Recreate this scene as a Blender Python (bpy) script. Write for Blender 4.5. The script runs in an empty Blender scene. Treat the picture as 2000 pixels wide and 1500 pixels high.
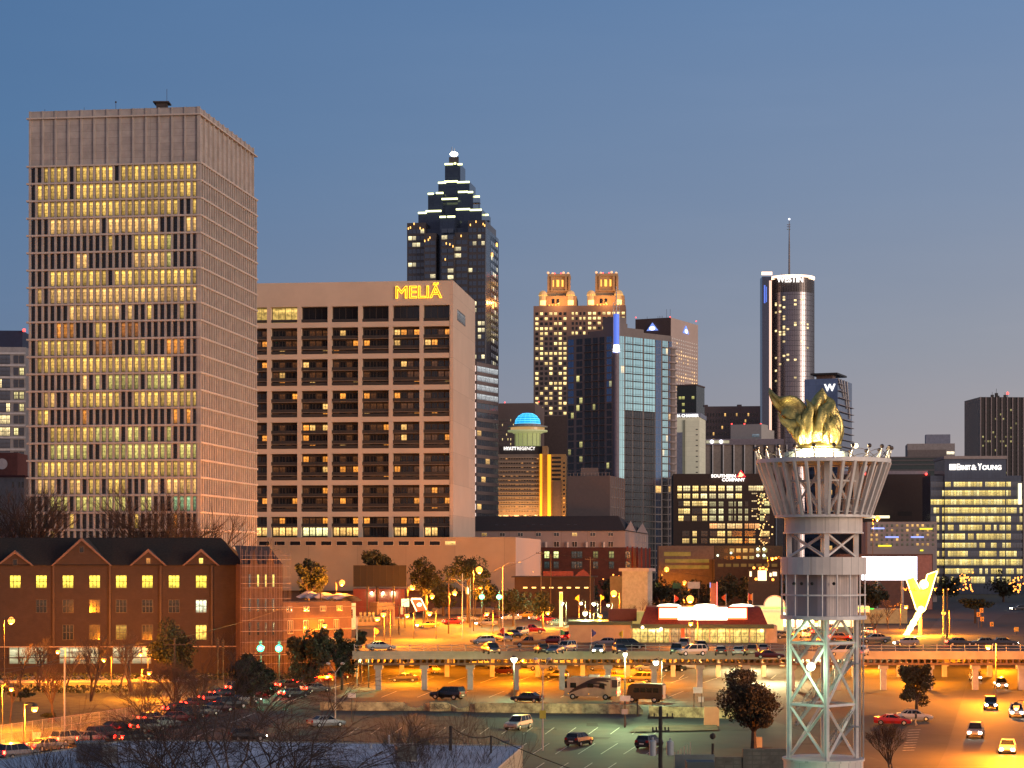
import bpy, math, random
from mathutils import Vector, Matrix
import numpy as np
random.seed(7); rng = np.random.default_rng(7)
R = math.radians
F, HZ, H = 4000.0, 1090.0, 21.0      # lens scale, horizon row, eye height (m)
scene = bpy.context.scene
col = bpy.data.collections.new("place"); scene.collection.children.link(col)
# ---------- camera ----------
cd = bpy.data.cameras.new("camera"); cam = bpy.data.objects.new("camera", cd); scene.collection.objects.link(cam)
cd.lens = 72; cd.sensor_width = 36; cd.shift_y = (HZ-750)/2000; cd.clip_start = 1; cd.clip_end = 20000
cam.location = (0, 0, H); cam.rotation_euler = (R(90), 0, 0); scene.camera = cam
# ---------- exposure / render ----------
vs = scene.view_settings; vs.view_transform = 'Standard'; vs.look = 'None'; vs.exposure = 0; vs.gamma = 1
scene.render.engine = 'CYCLES'; cy = scene.cycles
cy.use_denoising = True; cy.max_bounces = 5; cy.diffuse_bounces = 2; cy.glossy_bounces = 3; cy.transmission_bounces = 2
cy.sample_clamp_indirect = 4; cy.sample_clamp_direct = 0; cy.use_light_tree = True; cy.caustics_reflective = False; cy.caustics_refractive = False
# ---------- dusk sky ----------
world = bpy.data.worlds.new("World"); scene.world = world; world.use_nodes = True
nt = world.node_tree; nt.nodes.clear()
def N(t, ty, **k):
    n = t.nodes.new(ty)
    for a, b in k.items():
        if a.startswith('i_'): n.inputs[a[2:].replace('_', ' ')].default_value = b
        else: setattr(n, a, b)
    return n
def math_(t, op, a, b=None, clamp=False):
    n = t.nodes.new('ShaderNodeMath'); n.operation = op; n.use_clamp = clamp
    for i, s in enumerate((a, b)):
        if s is None: continue
        if isinstance(s, (int, float)): n.inputs[i].default_value = s
        else: t.links.new(s, n.inputs[i])
    return n.outputs[0]
def mix(t, fac, a, b, mode='MIX'):
    n = t.nodes.new('ShaderNodeMix'); n.data_type = 'RGBA'; n.blend_type = mode
    for i, s in ((0, fac), (6, a), (7, b)):
        if isinstance(s, (int, float)): n.inputs[i].default_value = s
        elif isinstance(s, tuple): n.inputs[i].default_value = s if len(s) == 4 else (*s, 1)
        else: t.links.new(s, n.inputs[i])
    return n.outputs[2]
def ramp(t, fac, stops, interp='LINEAR'):
    n = t.nodes.new('ShaderNodeValToRGB'); e = n.color_ramp.elements; n.color_ramp.interpolation = interp
    while len(e) > 1: e.remove(e[-1])
    e[0].position = stops[0][0]; e[0].color = (*stops[0][1], 1)
    for p, c in stops[1:]:
        x = e.new(p); x.color = (*c, 1)
    t.links.new(fac, n.inputs[0]); return n.outputs[0]
SUN_EL, SUN_ROT = R(2.0), R(100)
tc = N(nt, 'ShaderNodeTexCoord'); sp = N(nt, 'ShaderNodeSeparateXYZ'); nt.links.new(tc.outputs['Generated'], sp.inputs[0])
X, Y, Z = sp.outputs
zc = math_(nt, 'MAXIMUM', Z, 0.0)
left = ramp(nt, zc, [(0, (.20, .215, .27)), (.05, (.165, .21, .30)), (.12, (.125, .20, .335)), (.20, (.090, .185, .350)), (.27, (.078, .17, .345)), (.6, (.085, .14, .25)), (1, (.08, .13, .22))])
right = ramp(nt, zc, [(0, (.43, .35, .335)), (.05, (.39, .35, .36)), (.10, (.30, .32, .38)), (.17, (.22, .285, .41)), (.27, (.145, .245, .43)), (.6, (.10, .16, .28)), (1, (.08, .13, .22))])
fx = math_(nt, 'ADD', math_(nt, 'MULTIPLY', X, 2.1), 0.5, True)
skyc = mix(nt, fx, left, right)
mpp = N(nt, 'ShaderNodeMapping'); mpp.inputs['Scale'].default_value = (4, 4, 26); mpp.inputs['Rotation'].default_value = (0, R(6), 0); nt.links.new(tc.outputs['Generated'], mpp.inputs[0]); cnz = N(nt, 'ShaderNodeTexNoise', i_Scale=1.6, i_Detail=5.0, i_Roughness=.55); nt.links.new(mpp.outputs[0], cnz.inputs['Vector'])
skyc = mix(nt, 1.0, skyc, ramp(nt, cnz.outputs[0], [(.35, (.985, .987, .99)), (.6, (1.012, 1.006, 1.0)), (.75, (1.05, 1.03, 1.02))]), 'MULTIPLY')
gd = N(nt, 'ShaderNodeVectorMath', operation='DOT_PRODUCT'); nt.links.new(tc.outputs['Generated'], gd.inputs[0]); gd.inputs[1].default_value = (.96, -.28, 0)
g1 = math_(nt, 'POWER', math_(nt, 'MAXIMUM', gd.outputs['Value'], 0.0), 4.0)
g2 = math_(nt, 'POWER', math_(nt, 'SUBTRACT', 1.0, zc, True), 5.0)
glow = mix(nt, math_(nt, 'MULTIPLY', g1, g2), (0, 0, 0), (.95, .92, .86))
skyc = mix(nt, 1.0, skyc, glow, 'ADD')
back = mix(nt, math_(nt, 'MULTIPLY', math_(nt, 'MAXIMUM', math_(nt, 'MULTIPLY', Y, -1.0), 0.0), g2), (0, 0, 0), (.50, .27, .15))
skyc = mix(nt, 1.0, skyc, back, 'ADD')
nis = N(nt, 'ShaderNodeTexSky', sky_type='NISHITA', sun_disc=False, sun_elevation=SUN_EL, sun_rotation=SUN_ROT)
bg1 = N(nt, 'ShaderNodeBackground', i_Strength=1.0); nt.links.new(skyc, bg1.inputs[0])
bg2 = N(nt, 'ShaderNodeBackground', i_Strength=0.004); nt.links.new(nis.outputs[0], bg2.inputs[0])
ads = N(nt, 'ShaderNodeAddShader'); nt.links.new(bg1.outputs[0], ads.inputs[0]); nt.links.new(bg2.outputs[0], ads.inputs[1])
wo = N(nt, 'ShaderNodeOutputWorld'); nt.links.new(ads.outputs[0], wo.inputs[0])
# afterglow of the set sun, low on the right behind the camera
sl = bpy.data.lights.new("sun", 'SUN'); sl.energy = 1.7; sl.angle = R(25); sl.color = (1.0, .76, .60)
sun = bpy.data.objects.new("sun", sl); scene.collection.objects.link(sun)
sun.rotation_euler = Vector((-.78, .60, -.09)).to_track_quat('-Z', 'Y').to_euler()
# ---------- materials ----------
MATS = {}
def M(name, c=(.5, .5, .5), rough=.7, metal=0.0, var=.12, scale=1.0, bump=0.0, emit=None, es=1.0, c2=None, samp=False, kind=None, bs=(.5, .08)):
    if name in MATS: return MATS[name]
    m = bpy.data.materials.new(name); m.use_nodes = True; t = m.node_tree; b = t.nodes['Principled BSDF']
    b.inputs['Roughness'].default_value = rough; b.inputs['Metallic'].default_value = metal
    tc = N(t, 'ShaderNodeTexCoord'); o = tc.outputs['Object']
    c2 = c2 or tuple(max(0, x*(1-var*2)) for x in c)
    nz = N(t, 'ShaderNodeTexNoise', i_Scale=scale, i_Detail=6.0, i_Roughness=.65); t.links.new(o, nz.inputs['Vector'])
    f = ramp(t, nz.outputs[0], [(.36, (0, 0, 0)), (.64, (1, 1, 1))])
    cc = mix(t, f, c2, c)
    if kind in ('brick', 'panel', 'siding'):
        s3 = N(t, 'ShaderNodeSeparateXYZ'); t.links.new(o, s3.inputs[0])
        cb = N(t, 'ShaderNodeCombineXYZ'); t.links.new(math_(t, 'ADD', s3.outputs[0], s3.outputs[1]), cb.inputs[0]); t.links.new(s3.outputs[2], cb.inputs[1])
        br = N(t, 'ShaderNodeTexBrick', offset=.5 if kind == 'brick' else 0.0); t.links.new(cb.outputs[0], br.inputs['Vector'])
        br.inputs['Scale'].default_value = 1.0; br.inputs['Brick Width'].default_value = bs[0]; br.inputs['Row Height'].default_value = bs[1]
        br.inputs['Mortar Size'].default_value = bs[1]*.06 if kind == 'brick' else .05
        t.links.new(cc, br.inputs['Color1']); br.inputs['Mortar'].default_value = (*[x*.62 for x in c], 1)
        t.links.new(mix(t, 1.0, cc, (.86, .86, .86), 'MULTIPLY'), br.inputs['Color2']); cc = br.outputs['Color']
    t.links.new(cc, b.inputs['Base Color'])
    if bump:
        bp = N(t, 'ShaderNodeBump', i_Strength=bump, i_Distance=.1); n2 = N(t, 'ShaderNodeTexNoise', i_Scale=scale*6, i_Detail=4.0)
        t.links.new(o, n2.inputs['Vector']); t.links.new(n2.outputs[0], bp.inputs['Height']); t.links.new(bp.outputs[0], b.inputs['Normal'])
    if emit:
        b.inputs['Emission Color'].default_value = (*emit, 1); b.inputs['Emission Strength'].default_value = es
        m.cycles.emission_sampling = 'FRONT_BACK' if samp else 'NONE'
    MATS[name] = m; return m
def pane(name, c=(.012, .013, .016), rough=.12, metal=0.0, wob=0.0, spec=.5):
    # window glass: dark and glossy, with the lit room behind it (colour attribute 'lit', alpha = seed)
    if name in MATS: return MATS[name]
    m = bpy.data.materials.new(name); m.use_nodes = True; t = m.node_tree; b = t.nodes['Principled BSDF']
    b.inputs['Base Color'].default_value = (*c, 1); b.inputs['Roughness'].default_value = rough; b.inputs['Metallic'].default_value = metal
    b.inputs['Specular IOR Level'].default_value = spec
    at = N(t, 'ShaderNodeAttribute', attribute_name='lit'); uv = N(t, 'ShaderNodeUVMap')
    s3 = N(t, 'ShaderNodeSeparateXYZ'); t.links.new(uv.outputs[0], s3.inputs[0]); u, v = s3.outputs[0], s3.outputs[1]
    cb = N(t, 'ShaderNodeCombineXYZ'); t.links.new(math_(t, 'MULTIPLY', u, 1.6), cb.inputs[0]); t.links.new(math_(t, 'MULTIPLY', v, 2.4), cb.inputs[1])
    t.links.new(math_(t, 'MULTIPLY', at.outputs['Alpha'], 97.0), cb.inputs[2])
    nz = N(t, 'ShaderNodeTexNoise', i_Scale=2.2, i_Detail=3.0); t.links.new(cb.outputs[0], nz.inputs['Vector'])
    pat = ramp(t, nz.outputs[0], [(.34, (.5,)*3), (.50, (.95,)*3), (.66, (1.25,)*3)])
    # ceiling lamps high in the room, furniture low
    cl = ramp(t, v, [(0, (.35,)*3), (.14, (.55,)*3), (.3, (.9,)*3), (.72, (.95,)*3), (.80, (1.6,)*3), (.88, (1.5,)*3), (.93, (.8,)*3), (1, (.7,)*3)])
    e = mix(t, 1.0, mix(t, 1.0, at.outputs['Color'], pat, 'MULTIPLY'), cl, 'MULTIPLY')
    t.links.new(e, b.inputs['Emission Color']); b.inputs['Emission Strength'].default_value = 1.5; m.cycles.emission_sampling = 'NONE'
    if wob:
        tc = N(t, 'ShaderNodeTexCoord'); bp = N(t, 'ShaderNodeBump', i_Strength=wob, i_Distance=.5); n2 = N(t, 'ShaderNodeTexNoise', i_Scale=.25, i_Detail=2.0)
        t.links.new(tc.outputs['Object'], n2.inputs['Vector']); t.links.new(n2.outputs[0], bp.inputs['Height']); t.links.new(bp.outputs[0], b.inputs['Normal'])
    MATS[name] = m; return m
def glowm(name, c=(1, 1, 1), s=1.0): return M(name, tuple(min(1, x) for x in c), .5, emit=c, es=s, var=0)
GL = pane('window_glass'); GLB = pane('blue_window_glass', (.030, .045, .075), .06, .0, .05, 1.0)
# ---------- mesh helpers ----------
ORG = {}
class MB:
    def __init__(s): s.v = []; s.f = []; s.m = []; s.l = []
    def face(s, pts, m=0, lit=None):
        n = len(s.v); s.v += [tuple(p) for p in pts]; s.f.append(tuple(range(n, n+len(pts)))); s.m.append(m); s.l.append(lit)
    def hexa(s, p, m=0):
        n = len(s.v); s.v += [tuple(q) for q in p]
        for q in ((0, 3, 2, 1), (4, 5, 6, 7), (0, 1, 5, 4), (1, 2, 6, 5), (2, 3, 7, 6), (3, 0, 4, 7)):
            s.f.append(tuple(n+i for i in q)); s.m.append(m); s.l.append(None)
    def box(s, x0, x1, y0, y1, z0, z1, m=0):
        s.hexa([(x0, y0, z0), (x1, y0, z0), (x1, y1, z0), (x0, y1, z0), (x0, y0, z1), (x1, y0, z1), (x1, y1, z1), (x0, y1, z1)], m)
    def cbox(s, c, sx, sy, sz, rot=0, m=0):
        a, b = math.cos(rot), math.sin(rot); P = []
        for z in (0, sz):
            for x, y in ((-sx/2, -sy/2), (sx/2, -sy/2), (sx/2, sy/2), (-sx/2, sy/2)): P.append((c[0]+a*x-b*y, c[1]+b*x+a*y, c[2]+z))
        s.hexa(P, m)
    def fbox(s, f, u0, u1, z0, z1, o0, o1, m=0):
        s.hexa([f.P(u0, z0, o1), f.P(u1, z0, o1), f.P(u1, z0, o0), f.P(u0, z0, o0), f.P(u0, z1, o1), f.P(u1, z1, o1), f.P(u1, z1, o0), f.P(u0, z1, o0)], m)
    def prism(s, poly, z0, z1, m=0):
        n = len(s.v); k = len(poly); s.v += [(x, y, z0) for x, y in poly]+[(x, y, z1) for x, y in poly]
        s.f.append(tuple(n+i for i in reversed(range(k)))); s.f.append(tuple(n+k+i for i in range(k)))
        for i in range(k): j = (i+1) % k; s.f.append((n+i, n+j, n+k+j, n+k+i))
        s.m += [m]*(k+2); s.l += [None]*(k+2)
    def tube(s, p, q, r0, r1=None, n=6, m=0, cap=True):
        p = Vector(p); q = Vector(q); r1 = r0 if r1 is None else r1; d = q-p
        if d.length < 1e-6: return
        d.normalize(); a = d.orthogonal().normalized(); b = d.cross(a); k = len(s.v)
        for c, r in ((p, r0), (q, r1)):
            for i in range(n):
                t = 2*math.pi*i/n; s.v.append(tuple(c+a*(r*math.cos(t))+b*(r*math.sin(t))))
        for i in range(n): j = (i+1) % n; s.f.append((k+i, k+j, k+n+j, k+n+i))
        c = 0
        if cap: s.f.append(tuple(k+i for i in reversed(range(n)))); s.f.append(tuple(k+n+i for i in range(n))); c = 2
        s.m += [m]*(n+c); s.l += [None]*(n+c)
    def path(s, pts, r, n=5, m=0):
        for a, b in zip(pts, pts[1:]): s.tube(a, b, r, r, n, m)
    def lathe(s, c, prof, n=24, m=0, a0=0, a1=2*math.pi, ex=1.0, ey=1.0):
        k = len(s.v); full = abs(a1-a0-2*math.pi) < 1e-6; w = n if full else n+1
        for r, z in prof:
            for i in range(w):
                t = a0+(a1-a0)*i/n; s.v.append((c[0]+r*ex*math.cos(t), c[1]+r*ey*math.sin(t), c[2]+z))
        for j in range(len(prof)-1):
            for i in range(n):
                i2 = (i+1) % w; s.f.append((k+j*w+i, k+j*w+i2, k+(j+1)*w+i2, k+(j+1)*w+i)); s.m.append(m); s.l.append(None)
    def sphere(s, c, r, n=12, k=7, m=0, ez=1.0):
        s.lathe(c, [(max(1e-3, r*math.sin(math.pi*i/k)), -r*ez*math.cos(math.pi*i/k)) for i in range(k+1)], n, m)
    def pane(s, f, u0, u1, z0, z1, o, lit=(0, 0, 0), m=0):
        s.face([f.P(u0, z0, o), f.P(u1, z0, o), f.P(u1, z1, o), f.P(u0, z1, o)], m, (*lit, random.random()))
    def build(s, name, mats, parent=None, origin=None, smooth=False):
        if not isinstance(mats, (list, tuple)): mats = [mats]
        me = bpy.data.meshes.new(name)
        org = ORG[parent.name] if parent else Vector(origin or (0, 0, 0))
        V = np.array(s.v, dtype=float).reshape(-1, 3)-np.array(org)
        me.from_pydata(V.tolist(), [], s.f)
        for m in mats: me.materials.append(m)
        if len(mats) > 1: me.polygons.foreach_set('material_index', s.m)
        if smooth: me.polygons.foreach_set('use_smooth', [True]*len(s.f))
        if any(l for l in s.l):
            ca = me.color_attributes.new('lit', 'FLOAT_COLOR', 'CORNER'); uv = me.uv_layers.new(name='UVMap'); C = []; U = []
            for f, l in zip(s.f, s.l):
                for i in range(len(f)): C += (l or (0, 0, 0, 0)); U += ((0, 0), (1, 0), (1, 1), (0, 1))[i % 4]
            ca.data.foreach_set('color', C); uv.data.foreach_set('uv', U)
        o = bpy.data.objects.new(name, me); col.objects.link(o); ORG[o.name] = org
        if parent: o.parent = parent
        else: o.location = org
        return o
def tag(o, label=None, cat=None, group=None, kind=None):
    for k, v in (('label', label), ('category', cat), ('group', group), ('kind', kind)):
        if v: o[k] = v
    return o
def thing(name, label, cat, loc, group=None, rz=0):
    o = bpy.data.objects.new(name, None); col.objects.link(o); o.location = loc; o.rotation_euler.z = rz; ORG[o.name] = Vector(loc)
    return tag(o, label, cat, group)
KIDS = {}
def copy_tree(o, parent=None):
    c = o.copy(); col.objects.link(c); c.parent = parent; ORG[c.name] = ORG[o.name]
    for ch in list(o.children): copy_tree(ch, c)
    return c
def struct(name, mb, mats, origin=(0, 0, 0)): return tag(mb.build(name, mats, None, origin), kind='structure')
def W(px, py, D): return Vector(((px-1000)*D/F, D, H+(HZ-py)*D/F))
def G(px, py, z=0.0):
    D = (H-z)*F/(py-HZ); return Vector(((px-1000)*D/F, D, z))
class Face:      # a vertical facade: u runs to the right, o points outwards
    def __init__(s, O, U, n): s.O = O; s.U = U; s.n = n
    def P(s, u, z, o=0): return (s.O[0]+s.U[0]*u+s.n[0]*o, s.O[1]+s.U[1]*u+s.n[1]*o, z)
    def u(s, px, o=0):
        k = (px-1000)/F; x, y = s.O[0]+s.n[0]*o, s.O[1]+s.n[1]*o
        return (k*y-x)/(s.U[0]-k*s.U[1])
    def z(s, py, u=0, o=0): return H+(HZ-py)*s.P(u, 0, o)[1]/F
class Frame:     # a rectangular building from its near right corner: front face s.f, right-hand face s.s
    def __init__(s, xc, D, xl, a=-10, xr=None, w=None):
        a = R(a); U = (math.cos(a), math.sin(a)); V = (-math.sin(a), math.cos(a)); cx, cyy = (xc-1000)/F*D, D
        k = (xl-1000)/F; s.l = (cx-k*cyy)/(U[0]-k*U[1])
        if xr is not None: k = (xr-1000)/F; s.w = (k*cyy-cx)/(V[0]-k*V[1]); s.w = s.w if 2 < s.w < 110 else 30
        else: s.w = w
        s.f = Face((cx-U[0]*s.l, cyy-U[1]*s.l), U, (U[1], -U[0])); s.s = Face((cx, cyy), V, U); s.D = D
        s.base = Vector((*s.f.P(s.l/2, 0, -s.w/2)[:2], 6))
    def box(s, mb, z0, z1, i=0.0, m=0): mb.fbox(s.f, i, s.l-i, z0, z1, -s.w+i, -i, m)
def add_windows(parent, wins, glass=None, fr=None, mull=(1, 1), t=.06, cap=100, name='window', lift=.0):
    # wins: (face, u0, u1, z0, z1, o, lit)
    glass = glass or GL; wins = list(wins); random.shuffle(wins); wins.sort(key=lambda w: -round((w[2]-w[1])*(w[4]-w[3]), 1))
    def add(mb, w):
        f, u0, u1, z0, z1, o, lit = w; mb.pane(f, u0, u1, z0, z1, o, lit)
        if fr:
            for i in range(1, mull[0]): u = u0+(u1-u0)*i/mull[0]; mb.fbox(f, u-t/2, u+t/2, z0, z1, o-.01, o+.05, 1)
            for i in range(1, mull[1]): z = z0+(z1-z0)*i/mull[1]; mb.fbox(f, u0, u1, z-t/2, z+t/2, o-.012, o+.045, 1)
            mb.fbox(f, u0-t, u0, z0-t, z1+t, o-.01, o+.06, 1); mb.fbox(f, u1, u1+t, z0-t, z1+t, o-.01, o+.06, 1)
            mb.fbox(f, u0, u1, z0-t, z0, o-.01, o+.055, 1); mb.fbox(f, u0, u1, z1, z1+t, o-.01, o+.055, 1)
    mt = [glass, fr] if fr else [glass]
    for w in wins[:cap]:
        mb = MB(); add(mb, w); mb.build(name, mt, parent)
    if len(wins) > cap:
        mb = MB()
        for w in wins[cap:]: add(mb, w)
        tag(mb.build(name, mt, parent), kind='stuff')
def text(s, parent, mat, f, u0, u1, z0, z1, o, depth=.15, outline=0, bold=0.0, name='sign_lettering', label=None):
    cu = bpy.data.curves.new('t', 'FONT'); cu.body = s; cu.size = 1; cu.offset = bold
    if outline: cu.fill_mode = 'NONE'; cu.bevel_depth = outline
    else: cu.extrude = depth/2/(z1-z0)
    cu.resolution_u = 3; ob = bpy.data.objects.new('t', cu); scene.collection.objects.link(ob)
    bpy.context.view_layer.update(); me = bpy.data.meshes.new_from_object(ob.evaluated_get(bpy.context.evaluated_depsgraph_get()))
    V = np.zeros(len(me.vertices)*3); me.vertices.foreach_get('co', V); V = V.reshape(-1, 3)
    mn, mx = V.min(0), V.max(0); sx = (u1-u0)/(mx[0]-mn[0]); sz = (z1-z0)/(mx[1]-mn[1]); org = ORG[parent.name]
    out = np.array([f.P(u0+(v[0]-mn[0])*sx, z0+(v[1]-mn[1])*sz, o+(v[2]-mn[2])*sz) for v in V])-np.array(org)
    me.vertices.foreach_set('co', out.ravel()); me.materials.clear(); me.materials.append(mat); me.update(); me.name = name
    bpy.data.objects.remove(ob); o2 = bpy.data.objects.new(name, me); col.objects.link(o2); o2.parent = parent; ORG[o2.name] = org
    if label: o2['label'] = label
    return o2
def many(name, mats, parent, mbs, cap=100):
    for m in mbs[:cap]: m.build(name, mats, parent)
    if len(mbs) > cap:
        r = MB()
        for m in mbs[cap:]:
            n = len(r.v); r.v += m.v; r.f += [tuple(n+i for i in f) for f in m.f]; r.m += m.m; r.l += m.l
        tag(r.build(name, mats, parent), kind='stuff')
def rl(c, lo=.6, hi=1.2): k = random.uniform(lo, hi); return tuple(x*k for x in c)
YEL, WARM, ORA, WHI, GRN = (.82, .50, .105), (.85, .48, .14), (.80, .28, .04), (.95, .85, .55), (.62, .52, .14)
DARK = (0, 0, 0)
# ---------- ground ----------
ASPH = M('asphalt', (.040, .037, .035), .85, var=.22, scale=.09, bump=.15)
ASPH2 = M('worn_asphalt', (.050, .056, .046), .8, var=.2, scale=.16, bump=.2)
ROAD = M('road_asphalt', (.04, .036, .035), .75, var=.15, scale=.2)
CONC = M('concrete', (.34, .32, .28), .85, var=.15, scale=.5)
DIRT = M('verge_dirt', (.11, .085, .055), .95, var=.3, scale=.4, bump=.4)
PAINT = M('road_paint', (.55, .54, .48), .7, var=.25, scale=1.5)
mb = MB(); mb.face([(-900, -60, 0), (900, -60, 0), (900, 430, 0), (-900, 430, 0)]); mb.face([(-900, 430, 0), (900, 430, 0), (900, 430, 6), (-900, 430, 6)])
mb.face([(-2500, 430, 6), (2500, 430, 6), (2500, 2200, 6), (-2500, 2200, 6)]); struct('ground', mb, ASPH)
def gpoly(name, pts, z, mat, dz=.004):
    mb = MB(); mb.face([tuple(G(x, y, z)+Vector((0, 0, dz))) for x, y in pts]); return struct(name, mb, mat)
gpoly('near_car_park', [(560, 1500), (480, 1420), (620, 1393), (1500, 1404), (1760, 1500)], 0, ASPH2)
gpoly('verge', [(690, 1358), (700, 1345), (1000, 1336), (1500, 1345), (1500, 1352), (1000, 1349)], 0, DIRT)
gpoly('road', [(-200, 1560), (-200, 1465), (150, 1430), (420, 1352), (700, 1296), (770, 1282), (810, 1288), (700, 1345), (560, 1410), (420, 1500), (300, 1560)], 0, ROAD, .006)
gpoly('lawn', [(-200, 1420), (-200, 1340), (330, 1335), (300, 1380), (120, 1425), (-200, 1460)], 0, M('lawn', (.06, .075, .03), .95, var=.3, scale=.5, bump=.5), .004)
gpoly('pavement', [(-200, 1335), (-200, 1322), (420, 1318), (380, 1332)], 0, CONC, .01)
gpoly('upper_street', [(560, 1206), (640, 1200), (1110, 1197), (1110, 1206), (1000, 1216), (860, 1250), (600, 1252)], 6, ROAD, .02)
gpoly('highway', [(1760, 1640), (1850, 1460), (1890, 1330), (1880, 1297), (1960, 1292), (2060, 1330), (2120, 1500), (2150, 1640)], 0, ROAD, .006)
gpoly('ramp_road', [(1810, 1238), (1840, 1200), (1900, 1180), (2060, 1176), (2060, 1190), (1960, 1200), (1930, 1222), (2060, 1246)], 6, ROAD, .03)
gpoly('island', [(1228, 1432), (1248, 1420), (1400, 1418), (1404, 1428)], 0, DIRT, .15)
mb = MB()
def line(a, b, z=0, w=.12):
    p, q = G(*a, z), G(*b, z); d = (q-p).normalized(); n = Vector((-d.y, d.x, 0))*w/2; h = Vector((0, 0, .012+(.02 if z else 0)))
    mb.face([p-n+h, q-n+h, q+n+h, p+n+h])
for i in range(-8, 7): x = 1040+i*42.5; line((x, 1421), (x-18, 1434)); 
for i in range(-7, 6): x = 1073+i*44.5; line((x, 1452), (x-33, 1473))
for i in range(-9, 4): x = 1063+i*47; line((x, 1490), (x-38, 1515))
for i in range(9): x = 745+i*70; line((x+30, 1350), (x, 1362), w=.15)
for i in range(12): x = 760+i*62; line((x+26, 1322), (x-8, 1334), w=.15)
for i in range(7): x = 1440-i*4; line((1300+i*36, 1318), (1290+i*36, 1326), w=.15)
for a, b in (((620, 1352), (690, 1332)), ((705, 1325), (735, 1316)), ((560, 1372), (600, 1358)), ((450, 1412), (500, 1392)), ((380, 1440), (420, 1424)), ((250, 1478), (310, 1458))): line(a, b, w=.25)
for a, b in (((700, 1283), (930, 1276)), ((705, 1270), (1080, 1268)), ((920, 1274), (930, 1268))): line(a, b, 6.03)
for k in range(9): line((1775-k*1.5, 1426+k*5), (1798-k*1.5, 1425+k*5), w=.35)
struct('road_markings', mb, PAINT)
rp = random.Random(4)
for nm_, n_, z_, boxp, sz_, mt_ in (('asphalt_patches', 26, 0, (620, 1700, 1408, 1490), 26, M('patch_asphalt', (.028, .03, .026), .9, var=.2, scale=.5)), ('pale_asphalt_patches', 16, 0, (760, 1900, 1315, 1385), 30, M('pale_patch_asphalt', (.07, .062, .05), .9, var=.2, scale=.5))):
    mb = MB()
    for i in range(n_):
        x, y = rp.uniform(*boxp[:2]), rp.uniform(*boxp[2:]); w_, h_ = rp.uniform(.3, 1)*sz_, rp.uniform(1, 3.5); mb.face([tuple(G(x+a*w_+rp.uniform(-4, 4), y+b*h_)+Vector((0, 0, .008+i*.0002))) for a, b in ((-1, 1), (1, 1), (1.2, -1), (-.8, -1))])
    struct(nm_, mb, mt_)
mb = MB()
for i in range(34):
    x, y = rp.uniform(600, 1900), rp.uniform(1312, 1490); p = G(x, y); a = rp.uniform(-.4, .4)+(1.57 if rp.random() < .3 else 0); pts = [p+Vector((0, 0, .016))]
    for j in range(9): a += rp.uniform(-.35, .35); pts.append(pts[-1]+Vector((math.cos(a), math.sin(a), 0))*rp.uniform(.5, 1.4))
    for p0, p1 in zip(pts, pts[1:]): d = (p1-p0).normalized()*.045; n_ = Vector((-d.y, d.x, 0)); mb.face([p0-n_, p1-n_, p1+n_, p0+n_])
struct('tar_seams', mb, M('tar', (.012, .012, .012), .6))
# ---------- concrete car deck carried on columns ----------
TANC = M('deck_concrete', (.36, .31, .24), .8, var=.12, scale=.4)
COLM = M('painted_column', (.30, .29, .31), .7, var=.15, scale=.6)
RUST = M('rusty_steel', (.16, .09, .06), .7, var=.25, scale=1.5)
STEEL = M('galvanised_steel', (.42, .40, .38), .5, .4, var=.1)
DK = thing('elevated_car_deck', 'long elevated concrete car deck on two rows of columns crossing behind the parked coach', 'parking deck', (30, 325, 0))
XL, XR = -25, 108
mb = MB(); P = [(XL, 325), (XR, 325), (XR, 430), (-46, 430)]; mb.prism(P, 5.3, 6.0); s_ = mb.build('deck_slab', M('deck_asphalt', (.05, .044, .04), .8, var=.2, scale=.12, bump=.1), DK)
mb = MB(); mb.box(XL-.3, XR, 324.6, 324.98, 4.95, 6.25); mb.build('fascia', TANC, DK)
mb = MB()
for i in range(int((XR-XL)/1.0)): x = XL+.5+i*1.0; mb.box(x-.14, x+.14, 324.9, 330, 4.35, 4.92)
mb.box(XL, XR, 325.1, 325.5, 4.0, 4.34); mb.build('joists', RUST, DK)
for i in range(15):
    x = -21.3+i*7.32
    if x < XR:
        mb = MB(); mb.box(x-.45, x+.45, 326.2, 327, 0, 3.3); mb.box(x-.7, x+.7, 326, 327.3, 3.3, 3.98); mb.build('column', COLM, DK)
for Y0 in (362, 398):
    for i in range(15):
        x = -27.5+i*8.0; mb = MB(); mb.box(x-.4, x+.4, Y0, Y0+.8, 0, 5.28); mb.build('column', TANC, DK)
mb = MB()
for z in (6.65, 7.15): mb.tube((XL, 324.8, z), (XR, 324.8, z), .04)
for i in range(61): x = XL+i*2.2; mb.tube((x, 324.8, 6.2), (x, 324.8, 7.35), .055)
mb.tube((XL, 325, 7.15), (-46, 430, 7.15), .05); mb.tube((XL, 325, 6.65), (-46, 430, 6.65), .05)
for i in range(40): t = i/39; mb.tube((XL-21*t, 325+105*t, 6), (XL-21*t, 325+105*t, 7.3), .06)
mb.build('railing', STEEL, DK)
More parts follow.
